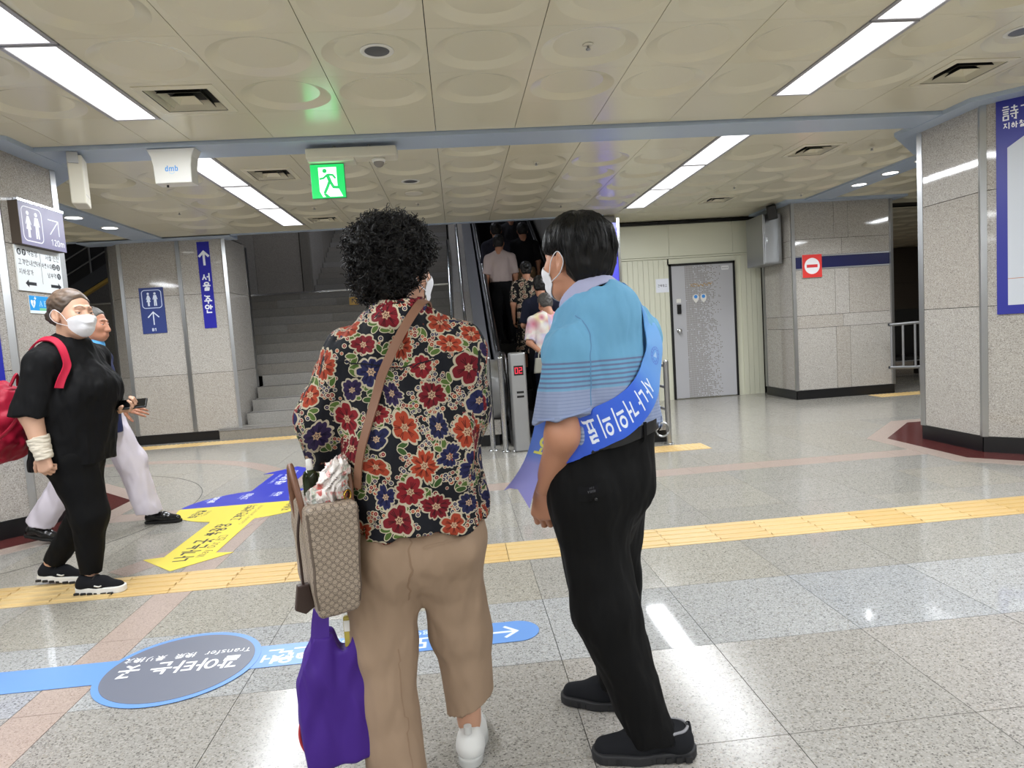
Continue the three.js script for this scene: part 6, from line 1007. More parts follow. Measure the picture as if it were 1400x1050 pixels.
  // trousers, belt, pocket
  const trou = folds(folds((x, y, z) => {
    const hips = U(0.06, cap([0.415, 0.93, -1.885], [0.385, 0.76, -1.88], 0.162, 0.16, f, 0.8), ell([0.36, 0.77, -1.815], [0.1, 0.1, 0.09]), ell([0.46, 0.78, -1.87], [0.09, 0.1, 0.09]))(x, y, z);
    const lg = smax(smin(cap([0.345, 0.72, -1.84], [0.368, 0.42, -1.8], 0.108, 0.09)(x, y, z), cap([0.368, 0.42, -1.8], [0.482, 0.04, -1.757], 0.09, 0.07)(x, y, z), 0.04), 0.052 - y + (x - 0.48) * 0.15, 0.004);
    const rg = smax(smin(cap([0.445, 0.75, -1.95], [0.448, 0.44, -2.02], 0.105, 0.085)(x, y, z), cap([0.448, 0.44, -2.02], [0.44, 0.05, -2.03], 0.085, 0.068)(x, y, z), 0.04), 0.06 - y, 0.004);
    return smax(smin(smin(hips, lg, 0.05), rg, 0.04), y - 0.935 - (x - 0.42) * 0.16, 0.004);
  }, 0.008, 6, 2.6, 6, 40), 0.0025, 17, 7, 17, 12);
  const blk = cloth({ color: '#050506', roughness: 0.8 });
  const tr = fieldPart('trousers', trou, [[0.2, 0.93, -2.15], [0.6, 0.03, -1.68]], 0.03, 0.007, blk, t, off, true);
  const ring = (y0, r) => [...Array(17).keys()].map((k) => { const a = (k / 16) * 6.283; return [0.418 + r * Math.cos(a), y0 + 0.16 * r * Math.cos(a), -1.885 + r * Math.sin(a)]; });
  const beltF = U(0.02, trou, (x, y, z) => shirtB(x, y, z));
  part('belt', moved(ribbon(beltF, ring(0.922, 0.19), 0.034, 0.003, 0.004, 110, 3), off), phy({ color: '#17171a', roughness: 0.4 }), tr);
  for (const a of [0.3, 0.95]) { const c = Math.cos(a), s = Math.sin(a); part('belt_loop', moved(ribbon(beltF, [[0.418 + 0.19 * c, 0.966, -1.885 + 0.19 * s], [0.418 + 0.19 * c, 0.935, -1.885 + 0.19 * s], [0.418 + 0.19 * c, 0.905, -1.885 + 0.19 * s]], 0.011, 0.008, 0.003, 12, 2), off), blk, tr); }
  part('buckle_ring', moved(new THREE.TorusGeometry(0.02, 0.003, 8, 20).translate(0.575, 0.93, -1.84), off), M.steel, tr);
  part('pocket_flap', moved(ribbon(trou, [[0.285, 0.8, -1.7], [0.34, 0.803, -1.68], [0.395, 0.815, -1.7]], 0.042, 0.004, 0.004, 30, 4), off), blk, tr);
  part('pocket_button', moved(new THREE.SphereGeometry(0.006, 10, 8).translate(...snap(trou, [0.34, 0.778, -1.7], 0.005)), off), M.blackGloss, tr);
  { const g = ribbon(trou, [[0.287, 0.808, -1.7], [0.318, 0.81, -1.69], [0.35, 0.813, -1.68]], 0.02, 0.0056, 0.001, 24, 3); part('embroidery', moved(g, off), cloth({ map: canvasTex(256, 64, (x, w, h) => { x.fillStyle = '#0f0f12'; x.fillRect(0, 0, w, h); x.fillStyle = '#6d6d72'; x.translate(0, h); x.scale(1, -1); x.textAlign = 'center'; x.font = '27px sans-serif'; x.fillText('A.DERSON', w / 2, 29); x.font = '22px sans-serif'; x.fillText('P A R I S', w / 2, 56); }) }), tr); }
  shoes(t, off, [[[0.6, 0.0, -1.742], [0.295, 0.0, -1.785], { w: 0.047, top: 0.088, sole: 0.03 }], [[0.52, 0, -1.985], [0.262, 0, -2.1], { w: 0.047, top: 0.088, sole: 0.03 }]], cloth({ color: '#1a1b1f', bumpMap: weave, bumpScale: 0.003 }), phy({ color: '#222225', roughness: 0.7 }), 0.005, (s, u, o2) => {
    part('grey_trim', moved(tubeOf([s.P(0.33, -0.038, 0.07), s.P(0.25, -0.038, 0.082), s.P(0.12, -0.026, 0.086), s.P(0.075, 0, 0.088), s.P(0.12, 0.026, 0.086), s.P(0.25, 0.038, 0.082)], 0.0045, 30, 6), o2), cloth({ color: '#8b8b90' }), u);
    part('pull_tab', moved(tubeOf([s.P(0.06, 0, 0.06), s.P(0.06, 0, 0.08), s.P(0.07, 0, 0.096)], 0.007, 12, 6), o2), cloth({ color: '#26272b' }), u);
    for (const q of [-1, 1]) part('side_mark', moved(tubeOf([s.P(0.26, q * 0.047, 0.062), s.P(0.31, q * 0.047, 0.066), s.P(0.36, q * 0.047, 0.06)], 0.0022, 10, 5), o2), M.white, u);
    for (let k = 0; k < 9; k++) for (const q of [-1, 1]) part('sole_lug', moved(new THREE.BoxGeometry(0.018, 0.016, 0.012).translate(...s.P(0.1 + k * 0.09, q * (0.041 + (k > 3 && k < 8 ? 0.004 : 0)), 0.012)), o2), M.dark, u);
  });
  // ---- sash
  const sash = thing('sash', 'blue satin sash with mirrored white Korean letters worn across the polo shirt', 'sash', [0.42, 0, -1.88]);
  const band2 = canvasTex(2048, 160, (x, w, h) => { // u along the sash from the shoulder, seen from its back so the letters are mirrored
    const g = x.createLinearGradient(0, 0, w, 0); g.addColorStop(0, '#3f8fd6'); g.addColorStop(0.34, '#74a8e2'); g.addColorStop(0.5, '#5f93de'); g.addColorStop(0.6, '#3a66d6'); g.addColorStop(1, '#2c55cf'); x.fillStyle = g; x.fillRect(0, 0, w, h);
    x.strokeStyle = '#5a7bd0'; x.lineWidth = 5; x.beginPath(); x.ellipse(780, 80, 66, 40, 0, 0, 7); x.stroke(); x.beginPath(); x.ellipse(780, 80, 46, 25, 0, 0, 7); x.stroke(); for (let k = 0; k < 12; k++) { x.beginPath(); x.moveTo(780 + 48 * Math.cos(k * 0.524), 80 + 26 * Math.sin(k * 0.524)); x.lineTo(780 + 68 * Math.cos(k * 0.524 + 0.2), 80 + 42 * Math.sin(k * 0.524 + 0.2)); x.stroke(); } x.fillStyle = '#a9c6ef'; x.beginPath(); x.moveTo(750, 80); x.lineTo(790, 62); x.lineTo(800, 98); x.fill();
    let px = 1030; for (const ch of '사나거의의료') { glyph(Object.assign(x, { strokeStyle: '#e6ecf8', fillStyle: '#e6ecf8', lineWidth: 13 }), ch, px, 30, 100, 1.05); px += 128; }
  });
  const sf = U(0.02, shirtB, trou);
  const path = [[0.49, 1.33, -1.96], [0.515, 1.33, -1.89], [0.55, 1.28, -1.855], [0.58, 1.215, -1.84], [0.575, 1.13, -1.81], [0.53, 1.055, -1.76], [0.45, 1.0, -1.725], [0.36, 0.965, -1.705], [0.28, 0.937, -1.72], [0.245, 0.925, -1.76]];
  const sg = ribbon(sf, path, (q) => 0.075 + 0.038 * Math.min(1, q * 2.2), 0.006, 0.0025, 120, 8, { free: (q) => (q > 0.22 && q < 0.45 ? 0.55 * Math.sin(((q - 0.22) / 0.23) * Math.PI) : 0), normal: () => nrm([0.55, 0, 0.83]) });
  { const uv = sg.attributes.uv; for (let i = 0; i < uv.count; i++) uv.setY(i, uv.getY(i)); }
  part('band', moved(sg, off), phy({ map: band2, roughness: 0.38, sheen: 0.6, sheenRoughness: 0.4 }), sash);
  const tailTex = canvasTex(512, 160, (x, w, h) => { const g = x.createLinearGradient(0, 0, w, 0); g.addColorStop(0, '#4a72d2'); g.addColorStop(0.5, '#5f80d8'); g.addColorStop(0.62, '#8f93dc'); g.addColorStop(1, '#9a97dd'); x.fillStyle = g; x.fillRect(0, 0, w, h); let px = 36; for (const ch of '투여') { glyph(Object.assign(x, { strokeStyle: '#dfe06a', fillStyle: '#dfe06a', lineWidth: 14 }), ch, px, 34, 92, 1.1); px += 126; } });
  const row = (a, b, n = 5, sag = 0.006) => [...Array(n).keys()].map((k) => { const p = mixp(a, b, k / (n - 1)), q = Math.sin((k / (n - 1)) * Math.PI) * sag; return [p[0] + 0.5 * q, p[1], p[2] + q]; });
  sheet([row([0.222, 1.06, -1.845], [0.3, 1.045, -1.83]), row([0.207, 0.98, -1.855], [0.285, 0.97, -1.83]), row([0.19, 0.92, -1.86], [0.262, 0.905, -1.83]), row([0.17, 0.87, -1.865], [0.222, 0.855, -1.835]), row([0.138, 0.82, -1.87], [0.196, 0.8, -1.835]), [[0.104, 0.783, -1.87], [0.12, 0.79, -1.862], [0.143, 0.787, -1.852], [0.158, 0.76, -1.842], [0.172, 0.732, -1.835]]], 0.0015, 40, phy({ map: tailTex, roughness: 0.4, sheen: 0.5 }), 'front_tail', sash, off);
  sheet([row([0.2, 0.89, -1.89], [0.28, 0.9, -1.87], 5, 0.004), row([0.195, 0.82, -1.895], [0.27, 0.82, -1.88], 5, 0.006), row([0.2, 0.735, -1.9], [0.25, 0.74, -1.89], 5, 0.004)], 0.0015, 20, phy({ color: '#a9b0d8', roughness: 0.45, sheen: 0.4 }), 'inner_tail', sash, off);
}
// ------------------------------------------------------------------ the two people walking in from the left
{
  const off = [-2.06, 0, -3.62], t = thing('person', 'person in black T-shirt and leggings with white mask and red backpack walking right', 'person', off);
  const fwd = nrm([0.97, 0, 0.2]), H = headFrame([-1.985, 1.475, -3.6], 66 * D2R, 0.03, 0, 1.06);
  const aR = { sh: [-2.06, 1.235, -3.43], el: [-2.125, 0.995, -3.4], wr: [-2.085, 0.795, -3.38], hand: { dir: [0.12, -1, 0], palm: [0.05, 0, -1], side: -1, curl: [1.3, 1.35, 1.4, 1.4], s: 0.95 }, ru: 0.062, re: 0.05, rw: 0.033 };
  const aL = { sh: [-2.03, 1.24, -3.84], el: [-2.03, 0.99, -3.84], wr: [-1.87, 0.965, -3.72], hand: { dir: [0.95, 0.06, 0.25], palm: [0.1, 0.85, 0.5], side: 1, curl: [0.75, 0.8, 0.85, 0.9], s: 0.95, thumb: { out: 0.7, fwd: 0.9, in: 0.5 } }, ru: 0.058, re: 0.046, rw: 0.031 };
  const F = { hip: [-2.06, 0.72, -3.56], kn: [-2.0, 0.43, -3.57], an: [-2.045, 0.1, -3.6] }, B = { hip: [-2.1, 0.72, -3.7], kn: [-2.11, 0.43, -3.76], an: [-2.36, 0.12, -3.79] };
  const skin = skinMat('#cfa389'); H.skin = skin;
  part('body', skinGeo({ head: H, fwd, chest: [-2.05, 1.15, -3.62], pelvis: [-2.08, 0.8, -3.63], r: 0.18, arms: [aR, aL], legs: [F, B], headCell: 0.0045, handCell: 0.0045 }, off), skin, t);
  mask(H, t, off, cloth({ color: '#e9e9ec' }), { y0: 0.002, y1: -0.108, lim: 1.08 }); eyes(H, t, off);
  const hl = H.wrap((x, y, z) => { const w = noise3(x * 12, y * 40, z * 30) * 0.003; let d = U(0.02, ell([0, 0.048, -0.024], [0.083, 0.0875, 0.102]), ell([0, 0.0, -0.06], [0.07, 0.06, 0.05]))(x, y, z) + w; d = smax(d, 0.85 * z - 0.53 * y - 0.016 + 0.12 * Math.max(0, Math.abs(x) - 0.055), 0.012); d = smax(d, -0.06 - y, 0.01); return smin(d, ell([0, 0.0, -0.128], [0.042, 0.038, 0.034])(x, y, z) + w, 0.012); });
  bodyHair('hair', hl, H, 0.0055, std({ vertexColors: true, roughness: 0.5 }), t, off, (p) => { const k = Math.min(1, Math.max(0, (p[1] - 1.5) / 0.1)) * (0.7 + 0.3 * noise3(p[0] * 40, p[1] * 40, p[2] * 14)); return [0.04 + 0.15 * k, 0.027 + 0.095 * k, 0.019 + 0.062 * k]; });
  const teeB = (x, y, z) => {
    const body = U(0.08, cap([-2.04, 1.31, -3.62], [-2.075, 1.23, -3.46], 0.065, 0.075), cap([-2.04, 1.31, -3.62], [-2.03, 1.23, -3.8], 0.065, 0.075), cap([-2.05, 1.17, -3.62], [-2.04, 1.02, -3.62], 0.185, 0.2, fwd, 0.86), cap([-2.04, 1.02, -3.62], [-2.085, 0.66, -3.63], 0.2, 0.205, fwd, 0.9), ell([-1.925, 1.1, -3.56], [0.09, 0.085, 0.085]), ell([-1.925, 1.1, -3.69], [0.09, 0.085, 0.085]))(x, y, z);
    const d1 = nrm(sub(aR.el, aR.sh)), s1 = cut(cap([-2.06, 1.225, -3.44], add(aR.el, d1, 0.05), 0.08, 0.086), nrm([-0.1, -1, 0]), add(aR.el, d1, 0.01), 0.006)(x, y, z), s2 = cut(cap(aL.sh, add(aL.el, [0, -1, 0], 0.03), 0.085, 0.085), [0, -1, 0], aL.el, 0.006)(x, y, z);
    return smin(smin(smax(body, 0.695 + 0.12 * (x + 2.09) * 0.3 - y, 0.006), s1, 0.02), s2, 0.03);
  }, tee = folds(folds(teeB, 0.01, 6, 3, 6, 60), 0.004, 15, 7, 15, 8);
  fieldPart('t_shirt', tee, [[-2.31, 1.36, -3.96], [-1.8, 0.68, -3.3]], 0.04, 0.009, cloth({ color: '#08080a', roughness: 0.8 }), t, off, true);
  const legg = folds((x, y, z) => { const h = cap([-2.08, 0.76, -3.56], [-2.09, 0.74, -3.7], 0.13, 0.13)(x, y, z), a = smin(cap(F.hip, F.kn, 0.12, 0.085)(x, y, z), cap(F.kn, [-2.05, 0.08, -3.6], 0.085, 0.052)(x, y, z), 0.04), b = smin(cap(B.hip, B.kn, 0.12, 0.085)(x, y, z), cap(B.kn, [-2.345, 0.12, -3.79], 0.082, 0.055)(x, y, z), 0.04); return smin(smin(h, smax(a, 0.1 - y, 0.004), 0.04), smax(b, 0.125 - y - (x + 2.36) * 0.4, 0.004), 0.03); }, 0.005, 9, 5, 9, 71);
  fieldPart('leggings', legg, [[-2.48, 0.9, -3.9], [-1.9, 0.07, -3.42]], 0.03, 0.009, cloth({ color: '#050506', roughness: 0.8 }), t, off, true);
  shoes(t, off, [[[-2.125, 0.0, -3.6], [-1.855, 0.0, -3.55], { w: 0.046, top: 0.1, sole: 0.036 }], [[-2.44, 0.03, -3.8], [-2.17, 0.0, -3.77], { w: 0.046, top: 0.1, sole: 0.036 }]], cloth({ color: '#17181c', bumpMap: weave, bumpScale: 0.003 }), phy({ color: '#e3e3e0', roughness: 0.55 }), 0.006, (s, u, o2) => {
    for (let k = 0; k < 4; k++) part('lace', moved(tubeOf([s.P(0.42 + k * 0.07, -0.032, 0.078 - k * 0.008), s.P(0.43 + k * 0.07, 0, 0.094 - k * 0.008), s.P(0.42 + k * 0.07, 0.032, 0.078 - k * 0.008)], 0.004, 10, 5), o2), M.dark, u);
    part('white_mark', moved(tubeOf([s.P(0.5, -0.047, 0.05), s.P(0.6, -0.047, 0.046), s.P(0.64, -0.046, 0.05)], 0.004, 10, 5), o2), M.white, u);
    for (let k = 0; k < 6; k++) for (const q of [-1, 1]) part('tread', moved(new THREE.BoxGeometry(0.026, 0.012, 0.012).translate(...s.P(0.1 + k * 0.14, q * 0.042, 0.006)), o2), M.dark, u);
  });
  const wristF = cap(mixp(aR.el, aR.wr, 0.5), add(aR.wr, [0.01, -0.03, 0]), 0.052, 0.038), bf = folds(cut(cut(wristF, nrm([0.1, -1, 0]), add(aR.wr, [0, -0.03, 0]), 0.004), nrm([-0.3, 1, 0]), mixp(aR.el, aR.wr, 0.6), 0.004), 0.003, 12, 60, 12, 3);
  fieldPart('wrist_bandage', bf, [mixp(aR.el, aR.wr, 0.4), aR.wr], 0.08, 0.005, cloth({ color: '#d9cfbd', bumpMap: weave, bumpScale: 0.003 }), t, off, true);
  // backpack
  const bp = thing('backpack', 'red backpack on the back of the masked person in black', 'backpack', [-2.43, 0, -3.62]);
  const red = cloth({ color: '#9a1730', roughness: 0.55, sheen: 0.4 }), bpF = folds((x, y, z) => U(0.05, ell([0.03, 0.93, 0], [0.12, 0.2, 0.19]), ell([-0.04, 0.88, 0], [0.1, 0.14, 0.16]), ell([0.0, 1.08, 0], [0.1, 0.08, 0.14]))(x, y, z), 0.012, 8, 8, 8, 90);
  fieldPart('bag_body', bpF, [[-0.17, 0.7, -0.22], [0.15, 1.2, 0.22]], 0.03, 0.008, red, bp, [0, 0, 0], true);
  fieldPart('front_pocket', folds(ell([-0.07, 0.83, 0.07], [0.09, 0.09, 0.12]), 0.008, 10, 10, 10, 95), [[-0.17, 0.72, -0.07], [0.03, 0.94, 0.21]], 0.02, 0.007, red, bp, [0, 0, 0], true);
  part('flap', ribbon(bpF, [[-0.15, 1.0, -0.2], [-0.14, 1.03, 0], [-0.1, 1.02, 0.16], [0.02, 1.02, 0.22]], 0.1, 0.012, 0.008, 40, 5), red, bp);
  for (const [y, z] of [[0.99, 0.16], [0.88, 0.18]]) part('buckle', rbox(0.03, 0.04, 0.014, 0.004), M.steel, bp, snap(bpF, [-0.09, y, z + 0.05], 0.012));
  part('shoulder_strap', ribbon((x, y, z) => teeB(x - 2.43, y, z - 3.62), [[0.43, 1.1, 0.17], [0.435, 1.16, 0.16], [0.425, 1.24, 0.14], [0.385, 1.31, 0.1], [0.33, 1.31, 0.09], [0.25, 1.25, 0.09]], 0.036, 0.015, 0.008, 50, 4), cloth({ color: '#b3203c', roughness: 0.6 }), bp);
  part('strap_end', tubeOf([[0.26, 1.0, 0.22], [0.2, 0.93, 0.22], [0.1, 0.87, 0.17]], 0.009, 20, 6), red, bp);
  part('grab_loop', tubeOf([[0.1, 1.13, 0.03], [0.12, 1.19, 0], [0.1, 1.13, -0.03]], 0.008, 16, 6), red, bp);
  const ph = thing('mobile_phone', 'black mobile phone held out in front of the black T-shirt', 'phone', [-1.785, 0.985, -3.69], 0.25); part('case', rbox(0.15, 0.012, 0.075, 0.005, 3), M.black, ph, [0, 0, 0], [0.6, 0, 0.03]); part('screen', bx(0.138, 0.0012, 0.066), phy({ color: '#08080a', roughness: 0.08 }), ph, [0, 0.0057, 0.004], [0.6, 0, 0.03]);
}
{
  const off = [-2.58, 0, -4.82], t = thing('person', 'grey haired walker in navy jacket and off-white trousers, mostly hidden behind the person in black', 'person', off);
  const fwd = [1, 0, 0], H = headFrame([-2.53, 1.475, -4.82], 88 * D2R, 0.06, 0, 1.0);
  const aR = { sh: [-2.6, 1.25, -4.64], el: [-2.52, 1.0, -4.58], wr: [-2.3, 0.92, -4.62], hand: { dir: [0.95, -0.3, 0.1], palm: [0.0, -0.35, -0.9], side: -1, curl: [0.25, 0.3, 0.35, 0.45], s: 0.98, thumb: { out: 0.9, fwd: 0.7, in: 0.4 } }, ru: 0.05, re: 0.042, rw: 0.028 };
  const aL = { sh: [-2.6, 1.25, -5.0], el: [-2.72, 1.0, -5.06], wr: [-2.82, 0.8, -5.02], hand: { dir: [-0.2, -1, 0], palm: [0, 0, 1], side: 1, curl: [0.5, 0.5, 0.6, 0.6] } };
  const F = { hip: [-2.57, 0.82, -4.92], kn: [-2.44, 0.47, -4.95], an: [-2.355, 0.1, -4.96] }, B = { hip: [-2.6, 0.82, -4.74], kn: [-2.7, 0.48, -4.7], an: [-2.97, 0.16, -4.66] };
  const skin = skinMat('#b57f66'); H.skin = skin;
  part('body', skinGeo({ head: H, fwd, chest: [-2.59, 1.17, -4.82], pelvis: [-2.59, 0.86, -4.82], r: 0.16, arms: [aR, aL], legs: [F, B], headCell: 0.006, handCell: 0.005 }, off), skin, t);
  eyes(H, t, off);
  const hl = H.wrap((x, y, z) => { let d = U(0.02, ell([0, 0.05, -0.022], [0.082, 0.088, 0.102]), ell([0, 0.0, -0.05], [0.078, 0.08, 0.06]))(x, y, z) + noise3(x * 30, y * 30, z * 30) * 0.002; d = smax(d, 0.85 * z - 0.53 * y - 0.012, 0.012); return smax(d, -0.075 - y, 0.01); });
  bodyHair('hair', hl, H, 0.007, std({ color: '#5d5a57', roughness: 0.6 }), t, off);
  const jk = folds((x, y, z) => { const b = smax(U(0.06, cap([-2.585, 1.3, -4.82], [-2.6, 1.24, -4.66], 0.065, 0.075), cap([-2.585, 1.3, -4.82], [-2.6, 1.24, -4.98], 0.065, 0.075), cap([-2.59, 1.15, -4.82], [-2.57, 0.68, -4.82], 0.18, 0.175, fwd, 0.8))(x, y, z), 0.7 - y, 0.006), s = U(0.03, cap(aR.sh, aR.el, 0.075, 0.062), cap(aR.el, add(aR.wr, [-0.03, 0, 0]), 0.06, 0.046))(x, y, z), s2 = U(0.03, cap(aL.sh, aL.el, 0.075, 0.062), cap(aL.el, aL.wr, 0.06, 0.046))(x, y, z); return smin(smin(b, s, 0.02), s2, 0.02); }, 0.006, 7, 4, 7, 110);
  fieldPart('jacket', jk, [[-2.92, 1.36, -5.12], [-2.3, 0.74, -4.52]], 0.03, 0.01, cloth({ color: '#23294d', roughness: 0.8 }), t, off, true);
  fieldPart('shirt_collar', U(0.01, cap([-2.57, 1.31, -4.82], [-2.535, 1.335, -4.82], 0.07, 0.064)), [[-2.55, 1.33, -4.82]], 0.1, 0.007, cloth({ color: '#5fa6dd' }), t, off);
  const tr = folds((x, y, z) => { const h = cap([-2.59, 0.86, -4.78], [-2.59, 0.86, -4.88], 0.13, 0.13)(x, y, z), a = smin(cap(F.hip, F.kn, 0.11, 0.095)(x, y, z), cap(F.kn, [-2.36, 0.07, -4.96], 0.095, 0.088)(x, y, z), 0.04), b = smin(cap(B.hip, B.kn, 0.11, 0.092)(x, y, z), cap(B.kn, [-2.95, 0.14, -4.66], 0.09, 0.085)(x, y, z), 0.04); return smin(smin(h, smax(a, 0.085 - y, 0.004), 0.04), smax(b, 0.14 - y - (x + 2.95) * 0.5, 0.004), 0.04); }, 0.008, 8, 4, 8, 130);
  fieldPart('trousers', tr, [[-3.08, 1.0, -5.08], [-2.25, 0.06, -4.55]], 0.03, 0.009, cloth({ color: '#cbc4ce', roughness: 0.75 }), t, off, true);
  shoes(t, off, [[[-2.41, 0.0, -4.98], [-2.12, 0.0, -4.94], { w: 0.04, top: 0.095, sole: 0.022 }], [[-3.06, 0.06, -4.67], [-2.79, 0.0, -4.64], { w: 0.04, top: 0.095, sole: 0.022 }]], phy({ color: '#0e0e10', roughness: 0.22 }), phy({ color: '#0b0b0b', roughness: 0.6 }), 0.006);
}
// ------------------------------------------------------------------ riders on the escalator, seen from behind
function rider(o) {
  const off = [o.x, o.y ?? slopeY(o.z + 0.15), o.z], k = (o.h ?? 1.68) / 1.68, t = thing('person', o.label, 'person', off), W = (a, b, c) => [a * k, b * k, c * k], O = [0, 0, 0], tilt = o.tilt ?? 0;
  const H = headFrame(W(0, 1.55 - tilt * 0.05, -0.02 - tilt * 0.28), (180 + (o.turn ?? 0)) * D2R, 0.1 + tilt * 0.6, 0, k), fwd = [0, 0, -1], skin = o.skin ?? SKIN2;
  const arm = (s, bent) => bent ? { sh: W(s * 0.175, 1.33, -0.0 - tilt * 0.2), el: W(s * 0.24, 1.07, 0.03 - tilt * 0.1), wr: bent === 2 ? W(s * 0.1, 0.93, 0.13) : W(s * 0.15, 1.02, -0.22), hand: { dir: bent === 2 ? [-s * 0.9, -0.4, 0] : [-s * 0.2, 0.1, -1], palm: bent === 2 ? [0, -0.2, 1] : [-s, 0.3, 0], side: s, curl: [0.8, 0.85, 0.9, 0.9], s: k * 0.95 }, ru: 0.045, re: 0.038, rw: 0.027 } : { sh: W(s * 0.18, 1.33, 0), el: W(s * 0.225, 1.06, 0.01), wr: W(s * 0.225, 0.84, -0.04), hand: { dir: [0, -1, -0.15], palm: [-s, 0, 0], side: s, curl: [0.5, 0.6, 0.65, 0.7], s: k * 0.95 }, ru: 0.045, re: 0.038, rw: 0.027 };
  const arms = [arm(-1, o.armL), arm(1, o.armR)], legs = [-1, 1].map((s) => ({ hip: W(s * 0.09, 0.86, 0), kn: W(s * 0.1, 0.48, -0.01), an: W(s * 0.1, 0.09, 0.03) }));
  const chest = W(0, 1.26, -tilt * 0.15);
  part('body', skinGeo({ head: H, fwd, chest, pelvis: W(0, 0.92, 0), r: 0.15 * k, arms, legs, headCell: 0.008, handCell: 0.007, cell: 0.016 }, O), skin, t);
  const hl = H.wrap((x, y, z) => { let d = U(0.03, ell([0, 0.055, -0.022], [0.088, 0.09, 0.106]), ell([0, 0.0, -0.05], [0.08, 0.08, 0.062]))(x, y, z) + noise3(x * 30, y * 30, z * 30) * 0.004; d = smax(d, 0.83 * z - 0.55 * y - 0.006, 0.012); d = smax(d, -0.07 - y, 0.012); return o.bun ? smin(d, ell([0, 0.05, -0.125], [0.04, 0.04, 0.035])(x, y, z), 0.01) : d; });
  bodyHair('hair', hl, H, 0.008, std({ color: o.hair ?? '#060505', roughness: 0.5 }), t, O);
  const len = o.shirtLen ?? 0.86, top = folds((x, y, z) => { let b = U(0.06, cap(W(0, 1.4, -tilt * 0.24), W(-0.165, 1.335, -tilt * 0.2), 0.055 * k, 0.065 * k), cap(W(0, 1.4, -tilt * 0.24), W(0.165, 1.335, -tilt * 0.2), 0.055 * k, 0.065 * k), cap(chest, W(0, 0.96, 0), 0.165 * k, 0.15 * k, fwd, 0.7), ...(o.dress ? [cap(W(0, 0.96, 0), W(0, 0.3, 0), 0.16 * k, 0.23 * k, fwd, 0.8)] : [cap(W(0, 0.96, 0), W(0, 0.8, 0), 0.152 * k, 0.165 * k, fwd, 0.74)]))(x, y, z); b = smax(b, len * k - y, 0.006); for (const a of arms) { const e = o.long ? mixp(a.el, a.wr, 0.92) : mixp(a.sh, a.el, 0.92), d = nrm(o.long ? sub(a.wr, a.el) : sub(a.el, a.sh)); const s = o.long ? cut(U(0.03, cap(a.sh, a.el, 0.066 * k, 0.055 * k), cap(a.el, a.wr, 0.054 * k, 0.044 * k)), d, e, 0.005) : cut(cap(a.sh, a.el, 0.068 * k, 0.066 * k), d, e, 0.005); b = smin(b, s(x, y, z), 0.02); } return b; }, 0.006, 7, 4, 7, o.z * 10);
  fieldPart(o.dress ? 'dress' : 'shirt', top, [W(-0.32, 1.46, -0.35), W(0.32, len - 0.02, 0.2)], 0.03, 0.011, o.top, t, O, true);
  if (!o.dress) fieldPart('trousers', folds((x, y, z) => { const h = cap(W(-0.06, 0.9, 0), W(0.06, 0.9, 0), 0.125 * k, 0.125 * k)(x, y, z); return Math.min(9, [-1, 1].reduce((d, s) => smin(d, smax(smin(cap(W(s * 0.09, 0.84, 0), W(s * 0.1, 0.48, -0.01), 0.105 * k, 0.085 * k)(x, y, z), cap(W(s * 0.1, 0.48, -0.01), W(s * 0.1, 0.05, 0.02), 0.085 * k, 0.075 * k)(x, y, z), 0.03), 0.06 * k - y, 0.004), 0.035), smax(h, y - 0.98 * k, 0.004))); }, 0.006, 8, 4, 8, 7), [W(-0.22, 1.02, -0.14), W(0.22, 0.05, 0.16)], 0.02, 0.012, o.bottom, t, O, true);
  shoes(t, O, [-1, 1].map((s) => [W(s * 0.1, 0, 0.1), W(s * 0.11, 0, -0.15), { w: 0.042, top: 0.09, sole: 0.022 }]), M.black, M.dark, 0.009);
  return { t, arms, H, W, top };
}
const dk = (c) => cloth({ color: c, roughness: 0.85 });
rider({ x: 0.74, z: -10.6, y: 1.277, h: 1.72, label: 'rider in dark navy suit at the top left of the escalator', top: dk('#2b2c38'), bottom: dk('#20212a'), long: true });
rider({ x: 0.745, z: -10.2, y: 1.064, h: 1.68, label: 'rider in pale pinkish shirt and black trousers standing on the left of the escalator', top: dk('#b9a9a6'), bottom: dk('#0c0c0f'), turn: -15, shirtLen: 0.96 });
rider({ x: 1.165, z: -10.6, y: 1.277, h: 1.7, label: 'rider in black T-shirt and khaki trousers high on the right of the escalator', top: dk('#0f0f12'), bottom: dk('#7a6348'), shirtLen: 0.93 });
rider({ x: 1.06, z: -11.4, y: 1.702, h: 1.66, label: 'rider with white trousers glimpsed at the very top of the escalator', top: dk('#3a3a40'), bottom: dk('#bdbab6'), shirtLen: 0.93 });
{
  const dress = flowerCanvas('#131215', [['#a8897c', '#6d4d42'], ['#8a6a60', '#4d342c'], ['#b59c92', '#6d4d42']], ['#3c4434'], 26, 512, 34); dress.repeat.set(1 / 0.6, 1 / 0.6);
  rider({ x: 1.05, z: -9.4, y: 0.638, h: 1.59, label: 'rider in a long dark dress with pale flowers and tied-up hair', dress: true, top: cloth({ map: dress, roughness: 0.85 }), shirtLen: 0.3, bun: true });
}
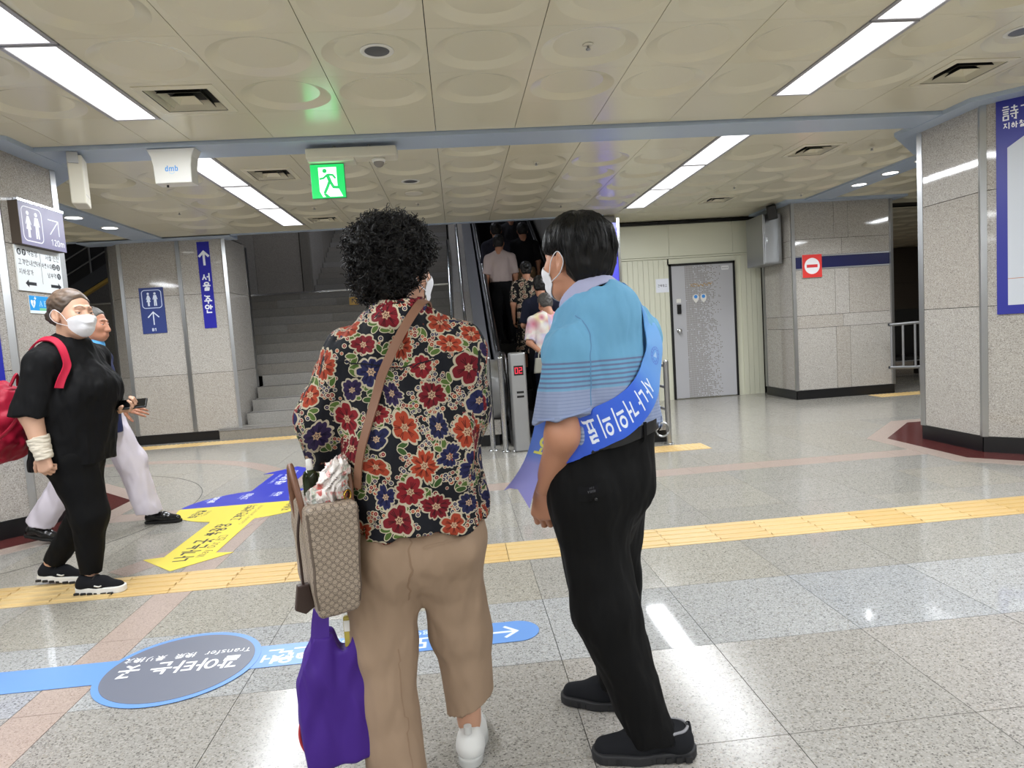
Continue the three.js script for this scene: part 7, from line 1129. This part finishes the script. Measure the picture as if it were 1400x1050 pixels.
rider({ x: 1.14, z: -8.66, h: 1.74, y: 0.213, label: 'rider in navy T-shirt just ahead of the tie-dye shirt', top: dk('#171b2c'), bottom: dk('#14141a'), armL: 1 });
{
  const td = canvasTex(512, 512, (x, w, h) => { x.fillStyle = '#e3dcd6'; x.fillRect(0, 0, w, h); for (const [c, n] of [['#e9d98a', 20], ['#d99aa0', 18], ['#b9b4dc', 16], ['#f0ece6', 20], ['#c8788a', 8]]) for (let i = 0; i < n; i++) { const cx = rnd() * w, cy = rnd() * h, r = rr(30, 90), g = x.createRadialGradient(cx, cy, 2, cx, cy, r); g.addColorStop(0, c); g.addColorStop(1, c + '00'); x.fillStyle = g; x.beginPath(); x.arc(cx, cy, r, 0, 7); x.fill(); } }, true); td.repeat.set(1 / 0.6, 1 / 0.6);
  const r = rider({ x: 1.14, z: -8.12, y: 0, h: 1.72, tilt: 0.5, label: 'grey haired rider in a pale tie-dye shirt stepping onto the escalator', top: cloth({ map: td, roughness: 0.8 }), bottom: dk('#1d2030'), hair: '#4a4744', armL: 2, armR: 1, turn: 20, shirtLen: 0.8 });
  const hb = thing('handbag', 'small pale grey handbag held behind the tie-dye shirt', 'bag', [1.04, 0.72, -7.93]);
  part('bag_body', prism([[-0.12, 0], [0.12, 0], [0.095, 0.16], [-0.095, 0.16]], 0.07, 0.012), phy({ color: '#a8a69a', roughness: 0.5, bumpMap: weave, bumpScale: 0.004 }), hb, [0, 0.012, -0.035]); part('handle', tubeOf([[-0.07, 0.16, 0], [-0.05, 0.26, 0], [0.05, 0.26, 0], [0.07, 0.16, 0]], 0.007, 24, 6), phy({ color: '#a8a69a', roughness: 0.5 }), hb); part('red_scarf', ribbon(r.top, [[0, 1.24, 0.2], [0.03, 1.12, 0.2], [0.06, 0.98, 0.2]], 0.05, 0.006, 0.005, 24, 3), phy({ color: '#8e2a3e', roughness: 0.6 }), r.t);
}
scene.traverse((o) => { if (o.isLight) o.castShadow = !o.isRectAreaLight; });
renderer.render(scene, camera);
